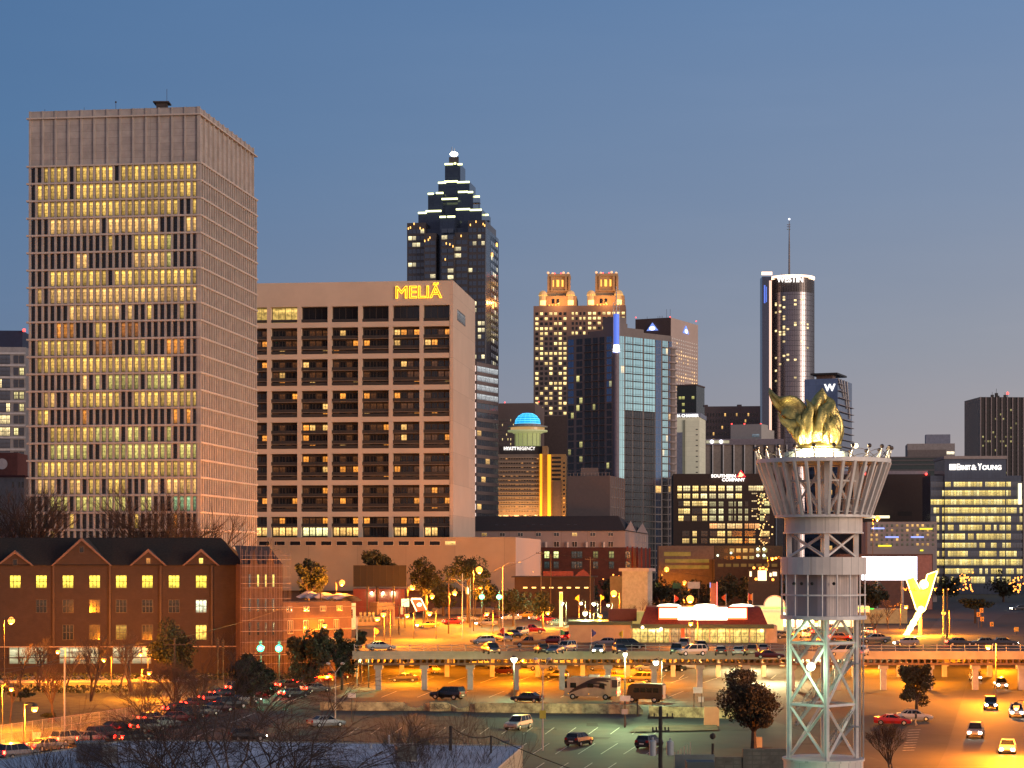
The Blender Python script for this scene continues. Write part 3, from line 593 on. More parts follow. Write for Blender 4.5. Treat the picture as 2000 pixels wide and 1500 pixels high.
def crown(x0):
    def bx(mb, a, b, y0, y1, o0, o1): mb.fbox(f, f.u(x0+a), f.u(x0+b), f.z(y1, 30), f.z(y0, 30), o0, o1)
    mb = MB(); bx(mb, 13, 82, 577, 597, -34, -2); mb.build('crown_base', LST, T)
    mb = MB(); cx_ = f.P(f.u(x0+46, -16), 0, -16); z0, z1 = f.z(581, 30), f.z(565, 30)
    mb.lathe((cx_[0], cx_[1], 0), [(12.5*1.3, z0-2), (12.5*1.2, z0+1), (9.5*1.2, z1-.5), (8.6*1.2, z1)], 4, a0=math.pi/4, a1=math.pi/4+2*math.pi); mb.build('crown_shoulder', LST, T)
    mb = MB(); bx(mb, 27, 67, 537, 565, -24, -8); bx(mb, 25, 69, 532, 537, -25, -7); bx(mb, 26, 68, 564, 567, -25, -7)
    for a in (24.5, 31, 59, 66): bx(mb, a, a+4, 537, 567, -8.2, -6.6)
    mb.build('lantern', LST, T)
    for a in (33.5, 42.5, 52.5):
        w_ = 5 if a == 42.5 else 3.6; mb = MB(); bx(mb, a, a+w_, 544, 557, -7.9, -7.6); q = f.P(f.u(x0+a+w_/2, -7.7), f.z(544, 30), -7.7)
        mb.lathe((q[0], q[1], q[2]), [(.01, 0), (w_*.19, 0)], 12) ; mb.build('arched_lit_opening', glowm('golden_opening', (1.15, .68, .13), .95), T)
    mb = MB()
    for a in (27, 36, 57, 66): mb.sphere(f.P(f.u(x0+a, -8), f.z(529.5 if a in (27, 57) else 531, 30), -8), .95, 8, 6)
    mb.build('ball_finials', glowm('peach_light', (1.2, .62, .32), .8), T)
    for a in (17, 71):
        q = f.P(f.u(x0+a, -4), 0, -4); z0 = ztb; z1 = f.z(574, 30)
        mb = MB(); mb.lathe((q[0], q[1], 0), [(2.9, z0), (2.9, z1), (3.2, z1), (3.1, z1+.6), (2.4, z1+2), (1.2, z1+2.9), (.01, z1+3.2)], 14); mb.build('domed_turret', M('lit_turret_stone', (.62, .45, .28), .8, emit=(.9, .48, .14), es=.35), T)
        mb = MB(); mb.lathe((q[0], q[1], 0), [(2.95, z0+.8), (3.0, z0+4.2)], 8, a0=math.pi*1.25, a1=math.pi*1.75); mb.build('turret_floodlight', glowm('warm_flood', (1.7, .98, .35), 1), T)
        mb = MB()
        for i in range(6): t = math.pi*(1.1+.16*i); mb.sphere((q[0]+3.1*math.cos(t), q[1]+3.1*math.sin(t), z1-.7), .32, 6, 4)
        mb.build('turret_lamps', glowm('golden_opening'), T)
    for a in (34, 43): mb = MB(); bx(mb, a, a+5.5, 583, 592, -1.9, -1.7); mb.build('arched_window', GL, T)
    mb = MB()
    for a in (29, 35, 42, 48): mb.sphere(f.P(f.u(x0+a), ztb+.6, -.6), .5, 6, 4)
    mb.build('roof_lamps', MATS['golden_opening'], T)
    for a in (40, 52): mb = MB(); mb.sphere(f.P(f.u(x0+a, -8), f.z(531, 30), -8), .5, 6, 4); mb.build('warning_light', glowm('red_warning_light', (3, .12, .1), 2), T)
    l = bpy.data.lights.new('crown_floodlight', 'POINT'); l.energy = 11000; l.color = (1, .40, .10); l.shadow_soft_size = .5
    o = bpy.data.objects.new('crown_floodlight', l); col.objects.link(o); o.parent = T; o.location = Vector(f.P(f.u(x0+46), f.z(590, 30), 8))-ORG[T.name]
crown(1043.5); crown(1137.5)
# ---------- glass condominium tower ----------
GRY = M('grey_concrete', (.21, .18, .17), .85, var=.1, scale=.1)
Cx, Cy = (1204-1000)/F*880, 880.0
def away(px, D): return ((px-1000)/F*D, D)
L_, R_ = away(1108, 897), away(1312, 905)
def fc(A, B):
    d = Vector((B[0]-A[0], B[1]-A[1], 0)); l = d.length; d /= l; return Face(A, (d.x, d.y), (d.y, -d.x)), l
fl, ll = fc(L_, (Cx, Cy)); fg, lg = fc((Cx, Cy), R_)
T = thing('glass_condo_tower', 'blue glass condominium tower with a lit white spire on its front corner', 'apartment tower', (Cx+6, Cy+15, 6))
B_ = (L_[0]+R_[0]-Cx, L_[1]+R_[1]-Cy+8); z1 = fg.z(657, 5)
mb = MB(); mb.prism([L_, (Cx, Cy), R_, B_], 6, z1-1); mb.build('wall', GRY, T)
mb = MB(); 
for a, b, y in ((1108, 1150, 657), (1150, 1178, 648), (1178, 1204, 632)): mb.fbox(fl, fl.u(a), fl.u(b), z1-1, fl.z(y, fl.u(a)), -8, -.2)
for a, b, y in ((1204, 1224, 618), (1224, 1258, 640), (1258, 1312, 650)): mb.fbox(fg, fg.u(a), fg.u(b), z1-1, fg.z(y, fg.u(a)), -8, -.2)
mb.build('roof_parapet', GRY, T)
SKYG = pane('sky_glass', (.42, .66, .70), .04, 1.0, .04); BLG = pane('deep_blue_glass', (.10, .16, .28), .08, .85, .03); DKG = pane('dark_reflection_glass', (.03, .035, .045), .1, .3, .02)
nf = 34; fh = (z1-8)/nf; wins = []; wb = []; wd = []; bal = []; mul = MB()
bays = [(1206, 1219, SKYG, 0), (1221.5, 1235, SKYG, 1), (1237, 1255, SKYG, 1), (1258, 1279, SKYG, 1), (1280.5, 1291, BLG, 0), (1294, 1304, SKYG, 1), (1306, 1312, BLG, 0)]
for j in range(nf):
    za = 8+j*fh
    for bi, (a, b, g_, bl) in enumerate(bays):
        u0, u1 = fg.u(a), fg.u(b); q = DARK
        if random.random() < .05: q = rl(WARM, .5, 1.2)
        low = j < 12
        w_ = (fg, u0, u1, za+.45 if low or bi == 5 else za+.06, za+fh-.02, .06, q)
        n3 = 3 if bl else 2 if bi == 0 else 1
        for k3 in range(n3): (wd if (g_ is SKYG and j < 24 and bi not in (0, 5)) else wb if g_ is BLG else wins).append((fg, u0+(u1-u0)*k3/n3, u0+(u1-u0)*(k3+1)/n3-.05, w_[3], w_[4], .06, q if k3 == j % n3 else DARK))  # dark glass in the lower rows imitates where the bright sky reflection stops
        if bl: b_ = MB(); b_.fbox(fg, u0-.2, u1-.6, za, za+.18, .07, 1.2); b_.fbox(fg, u0-.2, u1-.6, za+.9, za+.96, 1.14, 1.2); bal.append(b_)
        for k2 in range(1, 4): uu = u0+(u1-u0)*k2/4; mul.fbox(fg, uu-.04, uu+.04, za, za+fh, .05, .12)
    mul.fbox(fg, .2, lg-.2, za-.03, za+.05, .05, .13)
    for a, b, k2 in ((1110, 1121, 0), (1126, 1138, 1), (1142, 1155, 2), (1158, 1168, 2), (1171, 1181, 2), (1185, 1195, 0)):
        u0, u1 = fl.u(a), fl.u(b); q = DARK
        if random.random() < (.3 if k2 == 1 else .04): q = rl((.55, .5, .18), .3, 1.2)
        [(wb if k2 == 0 and j > 24 else wd).append((fl, u0+(u1-u0)*k3/2, u0+(u1-u0)*(k3+1)/2-.12, za+.5, za+fh-.15, .06, q if k3 == j % 2 else DARK)) for k3 in range(2)]
        if k2 == 2: b_ = MB(); b_.fbox(fl, u0, u1, za, za+.18, .05, 1.1); b_.fbox(fl, u0, u1, za+.9, za+.96, 1.04, 1.1); bal.append(b_)
add_windows(T, wins, SKYG, None, cap=60); add_windows(T, wb, BLG, None, cap=20, name='blue_window'); add_windows(T, wd, DKG, None, cap=20, name='dark_window')
bal.reverse(); many('balcony', M('dark_balcony', (.10, .085, .08), .7), T, bal); mul.build('mullion_grid', M('pink_mullion', (.33, .27, .26), .6), T)
mb = MB(); cc = Vector((Cx-.1, Cy-1.1, 0)); mb.lathe((cc.x, cc.y, 0), [(1.3, 6), (1.3, fg.z(690, 0))], 10); mb.build('corner_shaft', M('mauve_shaft', (.20, .17, .20), .6), T)
mb = MB(); mb.lathe((cc.x, cc.y, 0), [(1.15, fg.z(690, 0)), (1.15, fg.z(614, 0))], 10); mb.build('blue_spire_light', glowm('blue_light', (.12, .24, .95), .6), T)
mb = MB(); mb.lathe((cc.x, cc.y, 0), [(1.55, fg.z(688, 0)), (1.3, fg.z(676, 0)), (.5, fg.z(664, 0))], 10); mb.sphere((cc.x, cc.y-.6, fg.z(683, 0)), 1.5, 8, 6); mb.build('white_spire_light', glowm('white_floodlight', (1.6, 1.6, 1.8), 1.3), T)
mb = MB(); mb.tube((cc.x, cc.y, fg.z(625, 0)), (cc.x, cc.y, fg.z(560, 0)), .35, .2)
for dx in (-1.3, 1.3): mb.tube((cc.x+dx, cc.y-.3, fg.z(690, 0)), (cc.x+dx, cc.y-.3, fg.z(592, 0)), .15)
for y in (592, 600, 608): mb.tube((cc.x-1.3, cc.y-.3, fg.z(y, 0)), (cc.x+1.3, cc.y-.3, fg.z(y, 0)), .12)
mb.build('spire', M('pale_metal', (.6, .57, .55), .5), T)
mb = MB(); mb.lathe((R_[0]-.5, R_[1]+1.5, 0), [(2.2, 6), (2.2, z1-3)], 14); mb.build('rounded_corner', M('grey_concrete'), T)
mb = MB()
for j in range(nf): mb.lathe((R_[0]-.5, R_[1]+1.5, 8+j*fh), [(2.25, 0), (3.0, 0), (3.0, .7), (2.25, .7)], 14)
mb.build('corner_balconies', M('pink_mullion'), T)
# ---------- pink tan stepped tower with blue triangle lights ----------
TAN = M('dusk_lit_granite', (.50, .37, .31), .7, var=.05, scale=.05); TN2 = M('shaded_brown_granite', (.115, .07, .06), .7)  # dusk light on the side, shade on the front: both put into the colours
fr = Frame(1310, 1300, 1241, a=-26, xr=1363); f, s = fr.f, fr.s; zt = f.z(620, fr.l)
T = thing('pink_granite_tower', 'pink granite tower with a blue white triangle light on each face', 'office tower', fr.base)
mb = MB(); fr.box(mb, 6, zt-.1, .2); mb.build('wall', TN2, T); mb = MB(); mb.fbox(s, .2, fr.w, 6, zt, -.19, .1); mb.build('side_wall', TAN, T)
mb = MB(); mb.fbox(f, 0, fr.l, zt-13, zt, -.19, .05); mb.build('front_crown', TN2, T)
add_windows(T, grid(s, 1, fr.w-1, 12, .5, s.z(860, 10), zt-12, 28, .5, .14, lambda i, j: rl((1.0, .62, .3), .6, 1.1) if j in (4, 10, 13, 14, 16) or random.random() < .2 else (.30, .22, .18))+grid(f, 5, fr.l-1, 12, .55, zt-27, zt-14, 4, .6, .03, rnd_lit(.25, WARM)))
for fc_, uc, w_ in ((f, f.u(1275), 3.9), (s, s.u(1338), 5.0)):
    zc = zt-5.4; mb = MB()
    P0 = [(uc-w_, zc-2.4), (uc+w_, zc-2.4), (uc, zc+2.6)]; n = len(mb.v)
    mb.face([fc_.P(u, z, .3) for u, z in P0]); mb.face([fc_.P(u, z, .9) for u, z in P0])
    for i in range(3): a, b = P0[i], P0[(i+1) % 3]; mb.face([fc_.P(*a, .3), fc_.P(*b, .3), fc_.P(*b, .9), fc_.P(*a, .9)])
    mb.build('triangle_logo', glowm('blue_logo_light', (.22, .36, 1.0), .85), T)
    mb = MB(); mb.lathe((0, 0, 0), [(.01, 0), (1, 0)], 14); v0 = mb.v; mb.v = [fc_.P(uc+x*w_*.52, zc-1.0+y*1.25, .95) for x, y, z in v0]; mb.build('logo_oval', glowm('white_floodlight'), T)
red_lamps(T, f, ((1242, 620), (1309, 619)), -.4); red_lamps(T, s, ((1360, 627),), -.4)
mb = MB()
for x in (1264, 1285, 1288, 1291, 1294, 1302, 1309): p = f.P(f.u(x, -5), zt, -5); mb.tube(p, (p[0], p[1], zt+(6 if x > 1300 else 2)), .12, n=4)
mb.build('aerials', M('dark_brown_metal'), T)
# ---------- small tower and lit slab behind the condominium tower ----------
fr, T, zt = slab('dark_glass_block', 'small dark green glass block under the pink granite tower', 'office block', 1322, 1360, 753, 1180, M('dark_green_glass', (.03, .04, .035), .25, .2), -20, side=1376)
add_windows(T, grid(fr.f, 1, fr.l-1, 5, .8, zt-24, zt-5, 5, .45, .06, rnd_lit(.35, (.4, .38, .12)))); mb = MB(); fr.box(mb, zt, zt+.8, -.3); mb.build('roof_cap', TN2, T)
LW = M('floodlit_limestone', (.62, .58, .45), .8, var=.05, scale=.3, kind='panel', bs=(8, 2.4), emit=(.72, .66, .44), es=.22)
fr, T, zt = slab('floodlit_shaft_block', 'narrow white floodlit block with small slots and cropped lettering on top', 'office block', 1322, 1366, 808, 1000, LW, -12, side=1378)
f, s = fr.f, fr.s; mb = MB(); mb.fbox(f, 0, fr.l, f.z(815, 5), zt+.4, 0, .5); mb.fbox(s, 0, fr.w, f.z(815, 5), zt+.4, 0, .5); mb.build('sign_band', M('blue_grey_band', (.25, .27, .34), .6), T)
text('IA CHAMBER', T, MATS['white_sign'], f, f.u(1323), f.u(1365), f.z(815, 5), f.z(809, 5), .6, .2, bold=.02, label='white lettering reading IA CHAMBER')
mb = MB()
for i in range(9): z = f.z(840+i*10.5, 5); mb.fbox(f, f.u(1359), f.u(1363), z, z+.5, -.3, .04)
mb.fbox(f, f.u(1337), f.u(1338.2), 6, zt-3, 0, .35); mb.fbox(f, f.u(1334), f.u(1335), 6, zt-3, 0, .35); mb.build('slots', RD, T)
mb = MB(); mb.fbox(f, 0, f.u(1333), 6, zt-9, 0, .2); mb.build('grey_panel', M('blue_grey_band'), T)
# ---------- brown block, white penthouse block and ribbed block ----------
fr, T, zt = slab('brown_office_block', 'brown office block with few lit windows behind the ribbed building', 'office block', 1376, 1485, 793, 1150, BRN, -6, side=1493)
add_windows(T, grid(fr.f, 1, fr.l-1, 18, .5, zt-28, zt-3, 7, .5, .06, rnd_lit(.1, WARM)))
mb = MB(); 
for a in (1378, 1444): q = fr.f.P(fr.f.u(a), zt, -4); mb.cbox(q, 2.4, 3, 1.1)
mb.build('roof_plant', BRN, T)
WH = M('pale_grey_render', (.42, .39, .36), .85, var=.06)
fr, T, zt = slab('white_plant_block', 'pale grey plant block with red lamps on its roof left of the flame tower', 'building', 1427, 1487, 828, 1080, WH, -25, side=1500)
mb = MB(); mb.fbox(fr.s, fr.w, fr.w+14, 6, fr.s.z(840, 20), -14, -1); mb.build('lower_wing', WH, T)
red_lamps(T, fr.f, ((1429, 828), (1454, 828), (1486, 828))); add_windows(T, grid(fr.f, fr.f.u(1468), fr.f.u(1484), 1, .9, fr.f.z(855, 5), fr.f.z(848, 5), 1, .9, .06, lambda i, j: (.1, .12, .14)))
RB = M('ribbed_brown_panel', (.27, .22, .19), .85)
fr, T, zt = slab('ribbed_block', 'brown block with tall white ribs and two floodlights above the lit office block', 'building', 1376, 1530, 858, 1050, RB, -3, 25); f = fr.f
mb = MB(); mb2 = MB()
for i in range(8):
    u = f.u(1392+i*20.7); mb.fbox(f, u-.28, u+.28, 6, f.z(869, 10), 0, .8); mb2.fbox(f, u-.95, u-.35, 6, f.z(870, 10), 0, .1)
mb.build('white_ribs', M('white_rib', (.6, .57, .55), .7), T); mb2.build('dark_slots', RD, T)
mb = MB(); mb.fbox(f, -.2, fr.l+.2, f.z(869, 10), zt+.2, 0, .9); mb.build('top_band', M('mauve_shaft'), T)
mb = MB(); mb.fbox(f, f.u(1379), f.u(1424), f.z(866, 5), f.z(860.5, 5), .9, 1.1); mb.build('lit_gallery', M('lit_gallery', (.4, .38, .28), .7, emit=(.6, .55, .35), es=.55, var=.3, scale=.8), T)
for x in (1390, 1408): mb = MB(); mb.sphere(f.P(f.u(x), f.z(863, 5), 1.6), 1.0, 10, 6); mb.build('floodlight', glowm('white_floodlight'), T)
# ---------- brick office block with arched lit windows and red triangle logo ----------
BKB = M('dark_brick_block', (.045, .03, .024), .85, var=.1)
fr, T, zt = slab('lit_office_block', 'dark brick office block full of lit windows under a white two line company name', 'office block', 1315, 1513, 925, 820, BKB, -3, 30); f = fr.f
Wf = lambda cols, rows, p, c, o=.06: [(f, f.u(a), f.u(b), f.z(y1, 20), f.z(y0, 20), o, rl(random.choice(c), .5, 1.4) if random.random() < p else (.01, .01, .008)) for a, b in cols for y0, y1 in rows]
cz = lambda L: [(1300+a*.1733, 1300+b*.1733) for a, b in L]; ry = lambda L: [(860+a*.1733, 860+b*.1733) for a, b in L]
YO = [(1.0, .72, .26), (.9, .62, .2), (.85, .7, .35)]
wins = Wf(cz([(135, 180), (200, 275), (305, 368), (398, 465), (495, 565), (595, 663), (690, 760), (790, 858)]), ry([(512, 572), (600, 655)]), .92, YO)
wins += Wf(cz([(145, 200), (205, 272), (300, 350), (355, 410), (415, 468)]), ry([(685, 740), (768, 828), (850, 908)]), .9, YO)
wins += Wf(cz([(497, 530), (535, 565), (600, 650), (712, 735), (742, 755), (775, 790), (820, 860), (895, 928)]), ry([(690, 745), (770, 828), (850, 908)]), .8, [(.6, .55, .28)])
wins += Wf(cz([(497, 580), (585, 668), (695, 780), (790, 862), (893, 930), (940, 1000), (1010, 1058)]), ry([(937, 995)]), .95, [(1.0, .45, .16), (.9, .6, .25)])
wins += Wf(cz([(190, 230), (235, 265), (305, 350), (400, 470), (500, 580), (585, 668), (700, 740), (745, 862), (895, 935), (940, 1010), (1070, 1170)]), ry([(1022, 1082), (1105, 1160)]), .7, [(.9, .6, .2), (.6, .45, .14)])
wins += Wf(cz([(935, 1020), (1022, 1100)]), ry([(512, 570)]), 1, [(1.1, .85, .4)])+Wf(cz([(1065, 1110), (1115, 1170)]), ry([(600, 655), (685, 740), (768, 828), (850, 908)]), .7, [(.55, .5, .2)])
wins += Wf(cz([(970, 1030)]), ry([(595, 606), (680, 692), (768, 780), (850, 862)]), 1, [(1.1, .8, .4)])
add_windows(T, wins, GL, M('bronze_frame'), (3, 2), .12, cap=100)
text('SOUTHERN', T, MATS['white_sign'], f, f.u(1389), f.u(1437), f.z(933, 10), f.z(926.5, 10), .5, .3, bold=.035, label='white lettering reading SOUTHERN')
text('COMPANY', T, MATS['white_sign'], f, f.u(1410), f.u(1455), f.z(940.5, 10), f.z(934, 10), .5, .3, bold=.035, label='white lettering reading COMPANY')
RDL = glowm('red_logo_light', (1.6, .03, .06), 1.0); mb = MB(); z0, z1 = f.z(932, 10), f.z(918.5, 10); ua, ub = f.u(1438), f.u(1456.5)
P0 = [(ua, z0), (ub, z0), ((ua+ub)/2, z1)]
mb.face([f.P(*p, .5) for p in P0]); mb.face([f.P(*p, .9) for p in P0]); mb.build('red_triangle_logo', RDL, T)
mb = MB(); um = (ua+ub)/2
mb.face([f.P(um-.3, z1-.7, .97), f.P(um-.95, z1-1.7, .97), f.P(um+1.2, z0+.7, .97)]); mb.face([f.P(ua+.5, z0+.15, .97), f.P(um+.3, z0+.15, .97), f.P(um+.9, z0+.7, .97), f.P(um-.5, z0+.9, .97)])
mb.build('logo_flash', glowm('pale_orange_light', (2.2, 1.2, .5), 1), T)
mb = MB(); mb.fbox(f, f.u(1395), fr.l+3, 6, f.z(1066, 10), 0, 3); mb.build('glass_podium', M('dark_green_glass'), T)
mb = MB()
for x, y in ((1479, 1072.5), (1491, 1072.5), (1479, 1085), (1491, 1085)): mb.sphere(f.P(f.u(x), f.z(y, 10), 3.3), .6, 8, 6)
for x, y in ((1401, 1085), (1427, 1080)): mb.sphere(f.P(f.u(x), f.z(y, 10), 3.2), .45, 8, 6)
mb.build('podium_lamps', glowm('greenish_lamp', (1.3, 1.7, 1.2), 1.3), T)
add_windows(T, grid(f, f.u(1397), f.u(1512), 9, .7, f.z(1112, 10), f.z(1068, 10), 3, .55, 3.05, rnd_lit(.45, (.30, .28, .10), .4, 1)), name='podium_window')
# ---------- grey block in front of the condominium tower ----------
GB = M('dark_grey_render', (.135, .115, .115), .9, var=.05)
fr, T, zt = slab('blank_grey_block', 'blank dark grey block standing before the glass condominium tower', 'building', 1108, 1191, 929, 700, GB, -14, side=1219)
mb = MB(); 
for i in range(9):
    z = 18+i*3.4; mb.fbox(fr.s, 0, fr.w, z, z+.25, 0, .25)
for i in range(8): u = fr.w*i/7; mb.fbox(fr.s, max(0, u-.15), u+.15, 6, zt, 0, .27)
mb.build('side_frame', M('grey_concrete'), T)
mb = MB(); q = fr.f.P(fr.f.u(1144), zt, -6); mb.cbox(q, 6, 5, 2.9); mb.build('roof_house', GB, T); mb = MB()
for i in range(12): q = fr.f.P(1+i*fr.l/12, zt, -.3); mb.tube(q, (q[0], q[1], zt+1), .05, n=4)
mb.tube(fr.f.P(0, zt+1, -.3), fr.f.P(fr.l, zt+1, -.3), .05); mb.build('roof_rail', STEEL, T)
# ---------- long dark roofed warehouse lofts ----------
BRK = M('red_brick', (.085, .03, .024), .9, var=.15, scale=.6, kind='brick', bs=(.6, .2)); WSD = M('white_siding', (.27, .235, .235), .8, var=.05, scale=.3, kind='panel', bs=(7, 30)); SLT = M('dark_roof_felt', (.035, .026, .025), .9, var=.1)
fr = Frame(1221, 640, 880, a=-8, xr=1266); f, s = fr.f, fr.s
T = thing('loft_building', 'long loft building with dark roof, white upper floors and red brick base', 'building', fr.base)
ze = f.z(1037, 40); zb = f.z(1069, 40); zr = f.z(1019, 40)
mb = MB(); fr.box(mb, zb, ze); mb.build('upper_wall', WSD, T); mb = MB(); fr.box(mb, 6, zb, -.4); mb.build('brick_base', BRK, T)
mb = MB(); A = f.P(0, ze, .4); B = f.P(fr.l+.3, ze, .4); C_ = f.P(fr.l-3, zr+2, -9); D_ = f.P(0, zr+2, -9); mb.face([A, B, C_, D_]); mb.face([D_, C_, f.P(fr.l+.3, ze, -fr.w), f.P(0, ze, -fr.w)]); mb.face([B, f.P(fr.l+.3, ze, -fr.w), C_])
mb.build('roof', SLT, T)
mb = MB()
for u0, u1 in ((0, .42), (.45, .98)):
    a, b = fr.w*u0, fr.w*u1; mb.face([s.P(a, ze-.1, .1), s.P(b, ze-.1, .1), s.P(b, ze+.3, .1), s.P((a+b)/2, ze+3.6, .1), s.P(a, ze+.3, .1)])
mb.build('white_gables', WSD, T)
add_windows(T, [(f, f.u(941+i*35.3), f.u(950.5+i*35.3), f.z(1047, 40), f.z(1040.5, 40), .04, rl(WARM, .2, .7) if i in (0, 5) else (.01, .01, .01)) for i in range(8)]+
 [(f, f.u(941+i*35.3), f.u(950.5+i*35.3), f.z(1068, 40), f.z(1058, 40), .04, DARK) for i in range(3, 8)]+[(s, fr.w*(.5+i*.09), fr.w*(.5+i*.09)+.7, ze-5.5+q, ze-3.5+q, .04, DARK) for i in range(5) for q in (0, 2.8)], GL, M('white_frame', (.5, .48, .46), .6), (2, 1), .1)
wins = []
for i in range(8):
    for r in range(2):
        x = 1061+i*0; x = [1064, 1082, 1117, 1128, 1159, 1190, 1222, 1062][i]; 
        wins.append((f, f.u(x), f.u(x+9), f.z(1090+r*20, 40), f.z(1077+r*20, 40), .45, rl((.9, .95, .35), .9, 1.2) if (r == 0 and i in (0, 1)) else rl((.2, .2, .07), .5, 1) if i in (4, 5) and r == 0 else (.02, .03, .03)))
add_windows(T, wins[:14], GL, M('dark_green_frame', (.03, .05, .045), .6), (2, 2), .12, name='arched_window')
mb = MB()
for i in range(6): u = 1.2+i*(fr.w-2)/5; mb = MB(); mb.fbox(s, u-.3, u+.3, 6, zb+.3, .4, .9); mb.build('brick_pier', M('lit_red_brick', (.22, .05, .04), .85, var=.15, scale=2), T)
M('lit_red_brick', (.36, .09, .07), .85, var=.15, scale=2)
mb = MB(); 
for x in (963, 978, 1035, 1051, 1104, 1118): q0 = f.u(x); mb.face([f.P(q0, ze+1.6, -2.9), f.P(q0+.9, ze+1.6, -2.9), f.P(q0+1.1, ze+2.1, -3.6), f.P(q0+.2, ze+2.1, -3.6)])
mb.build('roof_lights', M('roof_light_glass', (.15, .16, .18), .2), T)
for i, (x, y, w_) in enumerate(((1066, 1068, 3), (1108, 1068, 3), (1145, 1068, 3), (1179, 1068, 3))):
    mb = MB(); mb.fbox(f, f.u(x), f.u(x+w_), zb, zb+1.7, .45, 1.0); mb.build('vent_box', M('white_metal', (.6, .58, .57), .6), T)
# ---------- parking garage behind, white blank block ----------
fr, T, zt = slab('parking_garage', 'low concrete multi storey garage with a yellow lit level under the lit office block', 'garage', 1286, 1395, 1066, 650, M('garage_concrete', (.13, .105, .09), .9), -3, 20, side=None); f = fr.f
mb = MB()
for a, b, y0, y1 in ((1297, 1349, 1078, 1086), (1299, 1385, 1092, 1099), (1299, 1385, 1104, 1111)): mb.fbox(f, f.u(a), f.u(b), f.z(y1, 10), f.z(y0, 10), -.3, .04)
mb.build('open_levels', M('yellow_lit_level', (.16, .12, .05), .9, emit=(.25, .17, .03), es=.6, var=.35, scale=.3), T)
fr, T, zt = slab('long_low_garage', 'dark low garage with dim lit openings behind the restaurant flags', 'garage', 1396, 1530, 1092, 630, M('garage_dark', (.045, .034, .027), .9), -3, 20); f = fr.f
mb = MB(); 
for i in range(8): mb.fbox(f, f.u(1402+i*15), f.u(1413+i*15), f.z(1107, 10), f.z(1101, 10), -.3, .05)
mb.build('dim_openings', M('dim_level', (.1, .07, .03), .9, emit=(.22, .14, .04), es=.5, var=.4, scale=.3), T)
fr, T, zt = slab('white_blank_block', 'small blank white block with grey cap left of the restaurant roof', 'building', 1215, 1265, 1116, 500, M('white_block_render', (.36, .35, .32), .85), -30, side=1274)
mb = MB(); fr.box(mb, zt, zt+.8, -.6); mb.build('roof_cap', M('lavender_cap', (.36, .33, .36), .7), T)
mb = MB(); mb.fbox(fr.f, -3.6, 0, 6, zt-1.2, -5, -.5); mb.build('side_wing', M('tan_wing', (.14, .12, .09), .85), T)
fr, T, zt = slab('lit_terrace_building', 'dark low building with rows of small warm lights under its eaves behind the green signals', 'building', 1005, 1160, 1128, 520, M('dark_red_wall', (.035, .02, .018), .9), -3, 14); f = fr.f
mb = MB()
for i in range(8): mb.fbox(f, f.u(1022+i*17), f.u(1030+i*17), f.z(1149, 5), f.z(1146.5, 5), .1, .3)
mb.build('terrace_lamps', glowm('warm_flood'), T); mb = MB(); fr.box(mb, zt, zt+.3, -.8); mb.build('roof', SLT, T)
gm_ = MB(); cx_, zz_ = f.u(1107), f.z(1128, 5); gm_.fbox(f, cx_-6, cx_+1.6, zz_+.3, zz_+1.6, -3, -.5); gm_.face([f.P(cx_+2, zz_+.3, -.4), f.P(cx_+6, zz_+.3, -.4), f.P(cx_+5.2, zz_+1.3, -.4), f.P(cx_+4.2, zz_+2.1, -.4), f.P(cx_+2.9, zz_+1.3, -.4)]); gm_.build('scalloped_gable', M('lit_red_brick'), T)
# ---------- round glass tower with rooftop mast ----------
T = thing('round_glass_tower', 'tall round glass tower with a glowing rim, a thin mast and the name WESTIN', 'skyscraper', ((1546-1000)/F*1420, 1420, 6))
rc = Vector(((1546-1000)/F*1420, 1420, 0)); rr = 15.6; z_ = lambda y: H+(HZ-y)*1405/F
MG = M('mirror_glass', (.24, .215, .225), .24, .9, var=.03, scale=.05)
mb = MB(); mb.lathe(rc, [(rr, 6), (rr, z_(570))], 64); mb.build('glass_drum', MG, T, smooth=True)
mb = MB(); mb.lathe(rc, [(rr-.3, z_(570)), (rr-.3, z_(543))], 64); mb.build('lounge_band', M('dark_lounge_glass', (.10, .08, .075), .3, .4), T)
mb = MB(); mb.lathe(rc, [(rr+.1, z_(541)), (rr+.4, z_(540)), (rr+.4, z_(536.5)), (rr-2, z_(536))], 64); mb.build('glowing_rim', glowm('peach_rim_light', (2.0, 1.25, .8), 1.2), T)
mb = MB(); mb.lathe(rc, [(.1, z_(536)), (rr-2, z_(536))], 32); mb.lathe(rc, [(5, z_(536)), (5, z_(532)), (.1, z_(532))], 12); mb.build('roof', RD, T)
mb = MB(); 
for i in range(46):
    z = z_(570)-2-i*3.5
    if z > 10: mb.lathe(rc, [(rr+.03, z), (rr+.12, z+.12), (rr+.03, z+.24)], 64)
for i in range(60): t = 2*math.pi*i/60; mb.tube((rc.x+(rr+.02)*math.cos(t), rc.y+(rr+.02)*math.sin(t), 8), (rc.x+(rr+.02)*math.cos(t), rc.y+(rr+.02)*math.sin(t), z_(545)), .11, n=4)
mb.build('mullion_grid', M('dark_mullion', (.10, .09, .10), .5), T)
wins = []
for x, ys in ((1512, (588, 591, 606, 642, 695, 720, 740)), (1519, (593, 605, 645, 650, 708)), (1526, (577, 582, 597, 615, 620, 635, 638, 645, 650, 664, 692)), (1533, (640, 690, 700)), (1547, (584, 592, 628, 632, 700, 735)), (1560, (582, 628, 664)), (1572, (630, 637, 676))):
    t = math.asin(max(-1, min(1, (x-1546)/44))); n = (math.sin(t), -math.cos(t)); fa = Face((rc.x+rr*n[0], rc.y+rr*n[1]), (-n[1], n[0]), n)
    for y in ys: wins.append((fa, -.8, .9, z_(y+5), z_(y+1), .14, rl((1.0, .75, .35), .5, 1.4)))
add_windows(T, wins)
